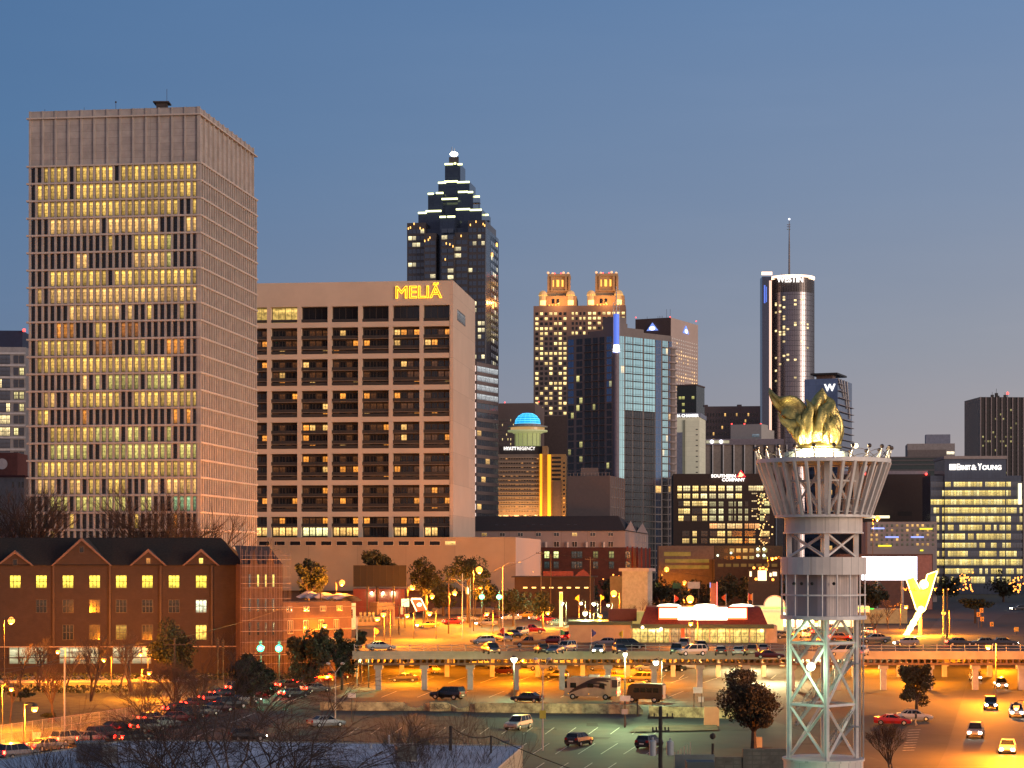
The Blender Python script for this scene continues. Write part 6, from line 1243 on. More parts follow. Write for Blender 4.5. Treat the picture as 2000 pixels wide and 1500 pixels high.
mb = MB(); mb.fbox(f, k(1092.5), k(1099), 6.0, z_(1156), -.3, .1); mb.build('pylon', M('lit_pylon', (.8, .75, .6), .5, emit=(1, .85, .5), es=.5), T); mb = MB(); mb.sphere(f.P(k(1096), z_(1166), .2), .35, 8, 6, ez=2.5); mb.build('yellow_flame', glowm('yellow_bar'), T)
# ---------- string-lit entrance far behind ----------
T = thing('lit_entrance', 'glittering lit entrance under the lit office block with square white lights', 'entrance', (58, 520, 6)); f = Face((0, 520), (1, 0), (0, -1)); k = lambda x: (x-1000)*.13; z_ = lambda y: H+(HZ-y)*.13
mb = MB(); mb.fbox(f, k(1462), k(1522), 6, z_(1112), -1, -.2); mb.build('wall', M('dark_brick_block'), T)
for a, b, y0, y1 in ((1480, 1497, 1114, 1134), (1464, 1468, 1116, 1126), (1503, 1507, 1119, 1126), (1509, 1517, 1117, 1125)): mb = MB(); mb.fbox(f, k(a), k(b), z_(y1), z_(y0), 0, .2); mb.build('light_panel', M('sparkling_panel', (.9, .8, .5), .5, emit=(1.5, 1.2, .75), es=1.2, var=.4, scale=1.5), T)
mb = MB()
for x, y in ((1484, 1110), (1490, 1109), (1496, 1112), (1509, 1132), (1472, 1109), (1476, 1131)): mb.sphere(f.P(k(x), z_(y), .5), .35, 6, 5)
mb.build('sparkle_lamps', SOD, T)
# ---------- road signs, flags ----------
def post_sign(name, label, px, py, D, w, h, mat, zg, cat='road sign', posts=1, group=None):
    c = W(px, py, D); t = thing(name, label, cat, (c.x, D, zg), group); mb = MB(); mb.box(c.x-w/2, c.x+w/2, D-.08, D, c.z-h/2, c.z+h/2); mb.build('sign_plate', mat, t)
    for i in range(posts): x = c.x+(0 if posts == 1 else (i-.5)*w*.8); mb = MB(); mb.tube((x, D+.06, zg), (x, D+.06, c.z+h*.3), .06); mb.build('post', POLE, t)
    return t
GS = M('green_road_sign', (.04, .16, .06), .5); GYS = M('grey_sign_back', (.42, .38, .36), .6); WS = M('white_sign_plate', (.65, .62, .58), .6)
post_sign('road_sign', 'green road sign left of the grey sign back', 1322, 1144, 560, 2.1*1.1, 1.5, GS, 6, posts=2); post_sign('road_sign', 'dim green road sign right of the white block', 1286, 1143, 600, 1.6, 1.5, GS, 6, posts=2); post_sign('road_sign', 'large grey back of a road sign', 1355, 1143, 520, 3.1, 1.7, GYS, 6, posts=2)
post_sign('notice_board', 'white notice hanging on the chain link fence by the road queue', 72, 1441, 235, .95, 1.3, WS, 0, 'notice'); post_sign('small_notice', 'tiny white notice on the fence at the left edge', 6, 1449, 232, .35, .5, WS, 0, 'notice')
post_sign('sign_pole', 'pole with three white parking notices at the left of the wall', 687, 1358, 262, 1.0, .65, WS, 0, 'parking sign')
post_sign('parking_sign', 'white parking notice with two posts left of the evergreen', 1363, 1348, 285, 1.3, .85, WS, 0, 'parking sign', 2); post_sign('parking_sign', 'smaller lower parking notice left of the evergreen', 1369, 1366, 287, .75, .75, WS, 0, 'parking sign', 1)
post_sign('pole_notice', 'white notices on the tall lamp pole beside the shuttle bus', 1221, 1364, 254, 1.3, .65, WS, 0, 'parking sign'); post_sign('pole_notice', 'lower small notice on the tall lamp pole', 1220, 1390, 253.5, .75, .65, GYS, 0, 'parking sign')
CH = M('orange_chevron_plate', (.75, .30, .04), .6, emit=(.8, .3, .03), es=.25)
for i, (x, y, lb) in enumerate(((1917, 1192, 'topmost orange chevron sign on the ramp'), (1911, 1200, 'leftmost orange chevron sign on the ramp'), (1918, 1209, 'orange chevron sign below the leftmost one'), (1937, 1219, 'lowest orange chevron sign on the ramp'))):
    t = post_sign('chevron_sign', lb, x, y, 440, .75, .95, CH, 6, 'road sign', 1, 'chevron signs on the ramp'); c = W(x, y, 440)
    mb = MB(); mb.path([(c.x-.15, 439.88, c.z+.28), (c.x+.15, 439.88, c.z), (c.x-.15, 439.88, c.z-.28)], .07, 4); mb.build('chevron', RD, t)
post_sign('warning_sign', 'orange square sign right of the chevrons', 1985, 1229, 400, .85, .85, CH, 6)
for i, (x, y, c, D, lb) in enumerate(((731, 1233, (.65, .08, .03), 352, 'red flag before the shops'), (985, 1232, (.6, .06, .02), 350, 'red flag above the parked minivan'), (1155, 1236, (.05, .06, .22), 345, 'blue flag before the tan annex'), (1218, 1238, (.5, .42, .04), 345, 'yellow flag left of the restaurant glass'), (1317, 1169, (.6, .06, .02), 380, 'red flag above the restaurant roof at left'), (1418, 1167, (.6, .12, .03), 380, 'red and orange flag right of the brick pylon'), (1461, 1165, (.6, .06, .02), 380, 'red flag near the arched sign'), (1470, 1166, (.65, .25, .03), 380, 'orange flag near the arched sign'), (1094, 1236, (.05, .25, .08), 350, 'green flag at the left of the annex'), (1131, 1168, (.5, .42, .04), 440, 'yellow flag left of the small white lamps'), (1173, 1167, (.5, .42, .04), 440, 'yellow flag among the small white lamps'))):
    c0 = W(x, y, D); t = thing('flag', lb, 'flag', (c0.x, D, 6), 'pennant flags on thin poles'); mb = MB(); mb.tube((c0.x, D, 6), (c0.x, D, c0.z+.7), .05, n=5); mb.build('flag_pole', STEEL, t)
    mb = MB(); sg = -1 if i % 2 else 1
    for j in range(5): a, b = j/5, (j+1)/5; g = lambda q: (c0.x+sg*(.05+.75*q), D-.12*math.sin(q*5)); mb.face([(*g(a), c0.z+.65-a*.5), (*g(b), c0.z+.65-b*.5), (*g(b), c0.z-.75+b*.55), (*g(a), c0.z-.75+a*.55)])
    mb.build('cloth', M('flag_cloth_%d%d%d' % tuple(int(q*100) for q in c), c, .8), t)
# ---------- vehicles ----------
TYRE = M('tyre_rubber', (.015, .014, .014), .9); RIM = M('wheel_rim', (.45, .45, .46), .35, .8); CG = M('car_glass', (.012, .014, .016), .06); CHR = M('black_trim', (.03, .03, .03), .5); PLT = M('number_plate', (.6, .6, .55), .6)
HON = M('lit_headlight', (1, 1, .8), .4, emit=(1, .93, .7), es=40, var=0, samp=True); TON = M('lit_tail_light', (1, .05, .02), .4, emit=(1, .008, .004), es=140, var=0, samp=True); HOFF = M('headlight_glass', (.55, .55, .52), .15, .3); TOFF = M('tail_light_glass', (.28, .015, .012), .25)
def paint():
    m = bpy.data.materials.new('car_paint'); m.use_nodes = True; t = m.node_tree; b = t.nodes['Principled BSDF']; o = N(t, 'ShaderNodeObjectInfo'); t.links.new(o.outputs['Color'], b.inputs['Base Color'])
    b.inputs['Roughness'].default_value = .32; b.inputs['Metallic'].default_value = .25; b.inputs['Coat Weight'].default_value = .6; b.inputs['Coat Roughness'].default_value = .08; return m
PNT = paint()
KIND = {  # L, W, stations (x, zbottom, ztop), belt, greenhouse (base a, b, top c, d, roof z), wheel radius
 'sedan': (4.7, 1.8, [(-2.35, .45, .75), (-2.28, .28, 1.0), (-1.75, .22, 1.04), (-.9, .2, .98), (.9, .2, .95), (1.6, .22, .86), (2.2, .26, .70), (2.35, .35, .55)], .95, (-1.75, 1.05, -1.05, .35, 1.43), .32),
 'hatch': (4.1, 1.74, [(-2.05, .4, .8), (-2.0, .26, 1.05), (-1.5, .22, 1.02), (.8, .2, .98), (1.5, .22, .88), (1.95, .26, .72), (2.05, .35, .55)], .98, (-1.95, .95, -1.6, .25, 1.48), .31),
 'suv': (4.65, 1.88, [(-2.32, .5, .9), (-2.27, .35, 1.12), (-1.5, .3, 1.1), (.8, .3, 1.08), (1.6, .32, 1.02), (2.2, .36, .88), (2.32, .45, .65)], 1.08, (-2.25, 1.0, -2.0, .35, 1.74), .37),
 'van': (4.9, 1.95, [(-2.45, .4, .9), (-2.42, .3, 1.1), (.9, .28, 1.08), (1.7, .3, .98), (2.3, .34, .78), (2.45, .42, .6)], 1.06, (-2.4, 1.55, -2.2, .55, 1.78), .34),
 'pickup': (5.4, 1.95, [(-2.7, .5, .85), (-2.66, .4, 1.12), (-.75, .36, 1.12), (1.0, .36, 1.12), (1.9, .38, 1.05), (2.6, .42, .92), (2.7, .5, .7)], 1.10, (-.75, 1.25, -.55, .55, 1.80), .40),
 'coupe': (4.4, 1.78, [(-2.2, .45, .72), (-2.15, .28, .98), (-1.6, .22, .98), (-.8, .2, .92), (.8, .2, .88), (1.5, .22, .80), (2.1, .26, .64), (2.2, .33, .5)], .9, (-1.6, .85, -.85, .1, 1.28), .32)}
PROTO = {}
def car(kind, st):
    if (kind, st) in PROTO: return copy_tree(PROTO[(kind, st)])
    L, Wd, S, belt, (a, b, c, d, zr), wr = KIND[kind]; t = thing('parked_car', 'x', 'car', (0, 0, 0)); w = Wd/2; mb = MB()
    for x, zb, zt in S: mb.v += [(x, -.9*w, zb), (x, -w, (zb+zt)/2), (x, -.9*w, zt), (x, .9*w, zt), (x, w, (zb+zt)/2), (x, .9*w, zb)]
    n = len(S)
    for i in range(n-1):
        for j in range(6): j2 = (j+1) % 6; mb.f.append((i*6+j, i*6+j2, (i+1)*6+j2, (i+1)*6+j))
    mb.f += [(5, 4, 3, 2, 1, 0), tuple((n-1)*6+j for j in range(6))]; mb.m += [0]*len(mb.f); mb.l += [None]*len(mb.f)
    q, p = .86*w, .68*w; B = belt-.01; mb.hexa([(c, -p, zr-.05), (d, -p, zr-.05), (d, p, zr-.05), (c, p, zr-.05), (c+.05, -p*.94, zr), (d-.1, -p*.94, zr), (d-.1, p*.94, zr), (c+.05, p*.94, zr)])
    for s_ in (-1, 1):
        for (x0, x1) in ((a, c), (b, d), (a*.35+b*.65-.4, c*.35+d*.65-.2), (a*.75+b*.25, c*.75+d*.25)): mb.tube((x0, s_*q, B), (x1, s_*p, zr-.03), .045, n=4)
    mb.build('body', PNT, t)
    mb = MB(); V = [(a, -q, B), (b, -q, B), (b, q, B), (a, q, B), (c, -p, zr-.05), (d, -p, zr-.05), (d, p, zr-.05), (c, p, zr-.05)]; mb.v = [tuple(v) for v in V]
    for f_ in ((0, 1, 5, 4), (2, 3, 7, 6), (1, 2, 6, 5), (3, 0, 4, 7)): mb.f.append(f_); mb.m.append(0); mb.l.append(None)
    mb.build('windows', CG, t)
    wx = L*.31
    for sx in (-1, 1):
        for sy in (-1, 1):
            mb = MB(); y = sy*(w-.09); mb.tube((sx*wx, y-.11, wr), (sx*wx, y+.11, wr), wr, wr, 16); wh = mb.build('wheel', TYRE, t)
            mb = MB(); mb.tube((sx*wx, y+sy*.10, wr), (sx*wx, y+sy*.125, wr), wr*.62, wr*.5, 12); mb.build('rim', RIM, wh)
    zf = S[-2][2]; zb_ = S[1][2]; xf, xr = S[-1][0], S[0][0]; big = .07 if st else 0
    for sy in (-1, 1):
        mb = MB(); mb.box(xf-.2, xf+.02+big*.3, sy*w*.66-.17, sy*w*.66+.17, zf-.22-big, zf-.06); mb.build('headlight', HON if st in (1, 3) else HOFF, t)
        mb = MB(); mb.box(xr-.03-big*.3, xr+.12, sy*w*.74-.15, sy*w*.74+.15, zb_-.3-big, zb_-.06); mb.build('tail_light', TON if st in (2, 3) else TOFF, t)
    mb = MB(); mb.box(xr-.035, xr+.02, -.26, .26, .55, .68); mb.build('number_plate', PLT, t)
    mb = MB(); mb.box(xf-.03, xf+.03, -.5, .5, .38, .5); mb.box(xr-.028, xr+.05, -w*.8, w*.8, .32, .42); mb.build('bumper_trim', CHR, t)
    if kind == 'pickup': mb = MB(); mb.box(-2.55, -.85, -.75, .75, 1.1, 1.125); mb.build('truck_bed', CHR, t)
    PROTO[(kind, st)] = t; return t
NC = 0
def put(px, py, z, hd, kind, st, c, label, group=None, sc=1.0):
    global NC; t = car(kind, st); p = G(px, py, z); t.location = (p.x, p.y, z+.015+(.01 if z else 0)); t.rotation_euler.z = R(hd); t.scale = (sc,)*3; tag(t, label, 'car' if kind not in ('pickup', 'van') else ('pickup truck' if kind == 'pickup' else 'van'))
    if group: t['group'] = group
    elif 'group' in t: del t['group']
    for ch in t.children:
        if ch.name.startswith('body'): ch.color = (*c, 1)
    ORG[t.name] = Vector(t.location); NC += 1; return t
SIL, BLK, WHT, RED, GRY_, YLW, BGE, MAR, DBL, WCR = (.22, .22, .23), (.008, .008, .009), (.42, .41, .40), (.30, .015, .012), (.05, .052, .055), (.62, .36, .03), (.24, .19, .13), (.08, .009, .01), (.02, .03, .06), (.32, .33, .36)
A_ = 'cars in the near car park'; B__ = 'cars parked under the deck'; C__ = 'cars parked on the deck'; Q_ = 'cars queuing on the road'; S__ = 'cars on the upper street'; H_ = 'cars on the highway'
cars = [(1012, 1425, 0, 245, 'suv', 0, SIL, 'silver suv facing the camera alone in the near car park', A_), (1131, 1456, 0, 62, 'hatch', 0, BLK, 'small black hatchback seen from behind in the near car park', A_), (1268, 1461, 0, 62, 'hatch', 0, BLK, 'small black car half hidden by the transformer pole', A_),
 (637, 1420, 0, 35, 'sedan', 0, SIL, 'silver sedan behind the drooping twigs', A_), (484, 1447, 0, 20, 'hatch', 1, BLK, 'dark car with a lit headlight at the left end of the near car park', A_), (1030, 1371, 0, 155, 'sedan', 0, BLK, 'black sedan alone beyond the stained wall', A_),
 (875, 1366, 0, 150, 'suv', 0, BLK, 'big black suv with an open door beyond the wall', A_, 1.12), (788, 1332, 0, 185, 'sedan', 0, (.03, .028, .03), 'dark sedan parked sideways left of the deck columns', B__, 1.05), (845, 1315, 0, 70, 'hatch', 0, YLW, 'hatchback tinted by yellow lamplight seen from behind under the deck', B__),  # yellow lamplight on the hatchback is put into its paint
 (985, 1317, 0, 150, 'sedan', 0, MAR, 'maroon sedan under the deck near the glaring lamp', B__), (944, 1302, 0, 180, 'pickup', 0, WHT, 'white pickup truck leftmost under the deck', B__), (972, 1306, 0, 200, 'suv', 0, GRY_, 'dark suv beside the white pickup under the deck', B__), (1088, 1326, 0, 160, 'hatch', 0, BLK, 'black hatchback left of the coach under the deck', B__),
 (1022, 1304, 0, 180, 'suv', 0, DBL, 'dark blue suv behind the maroon sedan', B__), (1058, 1309, 0, 0, 'pickup', 0, WHT, 'white pickup truck right of the glaring lamp', B__), (1106, 1300, 0, 0, 'van', 0, WHT, 'white van above the coach roof', B__), (1171, 1309, 0, 185, 'sedan', 0, BGE, 'beige sedan above the coach', B__), (1196, 1328, 0, 165, 'pickup', 0, YLW, 'yellow pickup truck right of the coach', B__, .85),
 (1250, 1333, 0, 160, 'suv', 0, BGE, 'beige suv under the deck above the shuttle bus', B__), (1222, 1304, 0, 190, 'sedan', 0, GRY_, 'grey sedan in the back row under the deck', B__), (1265, 1310, 0, 185, 'sedan', 0, WHT, 'white sedan in the back row under the deck', B__), (1315, 1312, 0, 185, 'sedan', 0, BLK, 'black sedan in the back row under the deck', B__), (1350, 1306, 0, 180, 'hatch', 0, SIL, 'silver hatchback rightmost in the back row', B__),
 (1744, 1416, 0, 345, 'coupe', 0, RED, 'red coupe parked right of the flame tower', None, 1.05), (1786, 1408, 0, 350, 'sedan', 0, WCR, 'pale car with glare on its hood behind the red coupe', None),
 (743, 1270, 6, 15, 'sedan', 0, WHT, 'white sedan at the left end of the deck', C__), (960, 1277, 6, 285, 'van', 0, GRY_, 'dark grey minivan facing the camera at the deck edge', C__), (943, 1258, 6, 200, 'hatch', 0, SIL, 'silver hatchback with green glints behind the minivan', C__), (984, 1252, 6, 290, 'sedan', 0, SIL, 'silver sedan second from left in the deck group', C__),
 (1003, 1245, 6, 290, 'sedan', 0, GRY_, 'dark grey sedan in the middle of the deck group', C__), (1017, 1241, 6, 250, 'suv', 0, WHT, 'white suv at the back of the deck group', C__), (1038, 1237, 6, 0, 'pickup', 0, RED, 'red pickup truck at the back of the deck group', C__), (1034, 1264, 6, 180, 'pickup', 0, (.45, .16, .03), 'orange brown pickup truck on the deck', C__),
 (1058, 1276, 6, 100, 'hatch', 0, BLK, 'black hatchback at the railing', C__), (1084, 1277, 6, 250, 'coupe', 0, DBL, 'dark blue coupe at the railing', C__), (1105, 1273, 6, 240, 'suv', 0, WCR, 'pale blue suv at the railing left of the annex', C__), (1080, 1258, 6, 160, 'sedan', 0, MAR, 'dark red sedan behind the pale blue suv', C__), (1104, 1251, 6, 90, 'suv', 2, RED, 'red suv with lit tail lights beside the annex', C__),
 (1170, 1276, 6, 262, 'sedan', 1, SIL, 'silver sedan driving with blazing headlights before the annex', C__), (1184, 1262, 6, 170, 'sedan', 0, SIL, 'silver sedan against the annex wall', C__), (1229, 1268, 6, 10, 'van', 0, BLK, 'black van left of the restaurant glass', C__), (1211, 1277, 6, 280, 'hatch', 0, DBL, 'dark blue hatchback left of the restaurant', C__),
 (1321, 1278, 6, 265, 'suv', 0, BLK, 'black suv before the restaurant door', C__), (1338, 1266, 6, 80, 'suv', 0, SIL, 'silver suv partly hidden before the restaurant door', C__), (1351, 1281, 6, 200, 'suv', 0, (.42, .30, .25), 'pinkish beige crossover broadside at the railing', C__), (1369, 1273, 6, 275, 'suv', 0, (.06, .02, .02), 'dark maroon suv right of the pinkish crossover', C__),
 (1408, 1280, 6, 85, 'sedan', 0, GRY_, 'dark sedan seen from behind before the restaurant', C__), (1443, 1280, 6, 80, 'sedan', 0, WCR, 'pale blue white sedan seen from behind', C__), (1470, 1280, 6, 80, 'suv', 0, BGE, 'beige suv seen from behind at the restaurant', C__), (1490, 1276, 6, 85, 'hatch', 0, SIL, 'silver hatchback right of the beige suv', C__), (1504, 1287, 6, 350, 'coupe', 0, MAR, 'dark maroon coupe at the right end of the row', C__),
 (1646, 1282, 6, 180, 'van', 2, WHT, 'white minivan seen through the flame tower', S__), (1682, 1281, 6, 250, 'hatch', 0, WHT, 'white hatchback right of the flame tower', S__), (1696, 1240, 6, 95, 'sedan', 2, WHT, 'white sedan with red tail lights by the small bare tree', S__), (1708, 1256, 6, 185, 'sedan', 0, BGE, 'long pale sedan right of the flame tower', S__, 1.15), (1675, 1252, 6, 60, 'hatch', 2, MAR, 'dark red hatchback with lit tail light', S__),
 (1563, 1246, 6, 110, 'suv', 2, WHT, 'white suv with tail lights left of the tower legs', S__), (1585, 1240, 6, 100, 'sedan', 2, RED, 'red sedan behind the tower legs', S__), (1620, 1236, 6, 60, 'suv', 2, RED, 'red suv between the tower legs', S__), (1530, 1248, 6, 30, 'sedan', 0, BLK, 'dark sedan left of the tower legs', S__), (1640, 1252, 6, 10, 'hatch', 2, (.5, .15, .02), 'orange hatchback between the tower legs', S__),
 (1770, 1262, 6, 180, 'hatch', 1, SIL, 'silver hatchback under the V sign', S__)]
qs = [(35, 1483, 'suv', WHT), (92, 1466, 'sedan', WHT), (137, 1455, 'suv', WCR), (173, 1452, 'sedan', SIL), (205, 1446, 'suv', MAR), (262, 1450, 'sedan', GRY_), (228, 1431, 'sedan', BLK), (290, 1430, 'suv', SIL), (318, 1421, 'sedan', WHT), (345, 1411, 'sedan', RED), (372, 1404, 'suv', BLK), (300, 1413, 'hatch', SIL), (398, 1398, 'sedan', SIL), (425, 1391, 'sedan', MAR), (452, 1384, 'suv', GRY_), (352, 1392, 'sedan', BLK), (386, 1382, 'sedan', RED), (416, 1372, 'hatch', SIL), (440, 1362, 'sedan', BLK), (478, 1374, 'sedan', WHT), (470, 1352, 'suv', SIL), (505, 1362, 'sedan', RED), (566, 1345, 'sedan', MAR), (600, 1340, 'suv', RED), (575, 1362, 'sedan', GRY_), (618, 1352, 'sedan', SIL), (632, 1331, 'hatch', RED), (660, 1326, 'sedan', MAR), (690, 1316, 'sedan', GRY_)]
lbs = ['white suv nearest the left edge', 'white sedan behind the leftmost suv', 'pale suv under the hanging notice', 'silver sedan at the foot of the utility pole', 'maroon suv with the brightest tail lights', 'grey sedan right of the brightest tail lights', 'black sedan in the inner lane near the fence', 'silver suv left of the foreground tree', 'white sedan behind the foreground tree', 'red sedan behind the foreground tree', 'black suv amid the foreground twigs', 'silver hatchback in the inner lane', 'silver sedan amid the foreground twigs', 'maroon sedan amid the foreground twigs', 'grey suv left of the dark evergreen', 'black sedan in the upper lane at left', 'red sedan in the upper lane', 'silver hatchback in the upper lane', 'black sedan by the white gate frame', 'white sedan under the dark evergreen', 'silver suv under the dark evergreen', 'red sedan right of the evergreen trunk', 'maroon sedan between the two evergreens', 'red suv between the two evergreens', 'grey sedan in the lower lane between the evergreens', 'silver sedan in the lower lane under the second evergreen', 'red hatchback under the second evergreen', 'maroon sedan right of the second evergreen', 'grey sedan nearest the deck']
for i, ((x, y, kd, c), lb) in enumerate(zip(qs, lbs)): put(x, y, 0, 52 if i < 12 else 40, kd, 2 if i not in (19, 24) else 3, tuple(q_*.45 for q_ in c), lb+' in the red lit queue', Q_, .98)
for r in cars: put(*r)
for x, y, hd, st, c, lb in ((835, 1226, 200, 1, YLW, 'car with yellow headlights turning left of the wooden pole'), (885, 1220, 25, 2, RED, 'red car left of the traffic sign on the upper street'), (915, 1213, 15, 2, SIL, 'silver car under the left green signal'), (950, 1222, 195, 1, SIL, 'oncoming silver car under the green signals'), (965, 1209, 5, 2, MAR, 'maroon car under the right green signal'), (1000, 1211, 182, 1, WHT, 'white car between the tree trunks'), (1030, 1206, 182, 1, YLW, 'yellow taxi with headlights between the tree trunks'), (1052, 1211, 180, 1, WHT, 'white car with the brightest headlights on the upper street'), (1068, 1214, 0, 2, RED, 'red car beside the lit pylon'), (1090, 1222, 0, 2, GRY_, 'grey car left of the annex')): put(x, y, 6, hd, 'sedan', st, c, lb, S__)
for x, y, hd, st, c, lb in ((1905, 1330, 262, 1, SIL, 'silver car emerging from under the highway bridge'), (1955, 1345, 262, 1, WHT, 'white car below the bridge at right'), (1935, 1385, 258, 1, BLK, 'dark oncoming car in the middle highway lane'), (1985, 1400, 258, 1, WHT, 'white oncoming car near the right edge'), (1905, 1440, 255, 1, SIL, 'silver oncoming car in the left highway lane'), (1968, 1470, 255, 1, WHT, 'white oncoming car nearest the camera')): put(x, y, 0, hd, 'suv' if x % 2 else 'sedan', st, c, lb, H_)
for x, y, hd, lb in ((1875, 1262, 0, 'car with tail lights crossing the highway bridge at left'), (1920, 1262, 180, 'oncoming car on the highway bridge'), (1960, 1262, 0, 'car with tail lights at the right of the bridge'), (1990, 1192, 190, 'car with headlights high on the ramp')): put(x, y, 6, hd, 'sedan', 3, GRY_, lb, 'cars on the highway bridge')
# open door on the big black suv
# coach (motorhome) and shuttle bus
def box_vehicle(name, label, cat, px, py, hd, L, Wd, Ht, body, nose):
    p = G(px, py); t = thing(name, label, cat, (0, 0, 0)); w = Wd/2; mb = MB(); pr = [(-L/2, .55), (-L/2, Ht-.12), (-L/2+.15, Ht), (L/2-nose*.6, Ht), (L/2-nose*.25, Ht-.25), (L/2, Ht*.42), (L/2, .5)]; n = len(pr)
    for s_ in (-w, w): mb.v += [(x, s_, z) for x, z in pr]
    mb.f = [tuple(range(n)), tuple(n+i for i in reversed(range(n)))]+[(i, (i+1) % n, n+(i+1) % n, n+i) for i in range(n)]; mb.m = [0]*(n+2); mb.l = [None]*(n+2); mb.build('body', body, t)
    for x in (-L*.28, L*.34):
        for sy in (-1, 1):
            mb = MB(); y = sy*(w-.14); mb.tube((x, y-.15, .44), (x, y+.16, .44), .44, .44, 16); wh = mb.build('wheel', TYRE, t); mb = MB(); mb.tube((x, y+sy*.15, .44), (x, y+sy*.18, .44), .25, .2, 10); mb.build('rim', RIM, wh)
    return t, p, R(hd), w
t, p, a, w = box_vehicle('motorhome', 'tan and brown motorhome with swooping stripes parked behind the wall', 'motorhome', 1157, 1366, 166, 8.0, 2.5, 3.35, M('motorhome_tan', (.42, .31, .22), .4), 1.6)
sm = M('motorhome_stripe', (.045, .025, .025), .4); 
for sy in (-1, 1):
    for k in range(4):
        mb = MB(); y = sy*(w+.012); pts = [(-3.4+.3*k+i*.55, .9+.42*k+1.15*math.sin(i*.24-.15*k)) for i in range(11)]
        for (x0, z0), (x1, z1) in zip(pts, pts[1:]):
            h0, h1 = .05+.13*math.sin(max(0, (x0+4)/8*3.1)), .05+.13*math.sin(max(0, min(3.1, (x1+4)/8*3.1))); z0, z1 = min(z0, 3.1), min(z1, 3.1); mb.face([(-x0, y, z0-h0), (-x1, y, z1-h1), (-x1, y, z1+h1), (-x0, y, z0+h0)])
        mb.build('stripe', sm, t)
    mb = MB(); y = sy*(w+.015)
    for x0, x1, z0, z1 in ((2.2, 3.1, 1.75, 2.5), (-.4, .5, 1.8, 2.4), (-2.1, -1.3, 1.8, 2.4)): mb.box(x0, x1, y-.01, y+.01, z0, z1)
    mb.build('side_windows', CG, t)
mb = MB(); mb.box(-4.03, -3.2, -w-.03, w+.03, 1.9, 3.0); mb.build('dark_rear_top', sm, t); mb = MB(); mb.box(-4.06, -4.031, -.6, .6, 2.0, 2.7); mb.build('rear_window', CG, t)
mb = MB(); mb.box(3.6, 3.9, -w-.02, w+.02, 1.7, 2.7); mb.build('windscreen', CG, t); mb = MB(); mb.box(-1, .4, -.5, .5, 3.35, 3.65); mb.box(-2.6, -1.8, -.4, .4, 3.35, 3.6); mb.build('roof_unit', PLT, t)
for y in (-1.05, -.6, 0, .6, 1.05): mb = MB(); mb.box(-4.08, -4.03, y-.12, y+.12, 3.02, 3.14); mb.build('marker_lamp', TON, t)
for y in (-.95, .95): mb = MB(); mb.box(-4.07, -4.0, y-.14, y+.14, .95, 1.3); mb.build('tail_light', TON, t)
for x in (3.3, .2): mb = MB(); mb.box(x, x+.15, w+.01, w+.05, .8, .92); mb.build('side_lamp', glowm('amber_light'), t)
t.location = (p.x, p.y, .02); t.rotation_euler.z = a
t, p, a, w = box_vehicle('shuttle_bus', 'black shuttle bus with a grey rear door right of the motorhome', 'shuttle bus', 1262, 1372, 160, 5.4, 2.1, 2.75, M('black_bus_paint', (.015, .013, .012), .3), 1.5)
mb = MB(); mb.box(-2.73, -2.68, -.75, .75, .6, 2.55); mb.build('rear_door', M('grey_blue_door', (.26, .30, .33), .5), t); mb = MB(); mb.box(-2.75, -2.6, -1, 1, .5, .58); mb.build('rear_bumper', CHR, t)
mb = MB()
for sy in (-1, 1):
    for k in range(4): mb.box(-2.1+k*.95, -1.3+k*.95, sy*(w+.012)-.008, sy*(w+.012)+.008, 1.5, 2.15)
mb.build('side_windows', CG, t)
for y in (-.9, .9): mb = MB(); mb.box(-2.76, -2.7, y-.08, y+.08, .9, 1.2); mb.build('tail_light', TOFF, t)
t.location = (p.x, p.y, .02); t.rotation_euler.z = a
# the SUV's open front door
q = [o for o in col.objects if o.get('label', '').startswith('big black suv')][0]; mb = MB(); mb.box(0, .95, -.03, .03, .45, 1.1); mb.tube((.05, 0, 1.1), (.1, 0, 1.6), .03); mb.tube((.1, 0, 1.6), (.7, 0, 1.6), .03); mb.tube((.7, 0, 1.6), (.9, 0, 1.1), .03)
d = mb.build('open_door', M('black_bus_paint'), None); d.parent = q; d.location = (.95, .95, 0); d.rotation_euler.z = R(115)
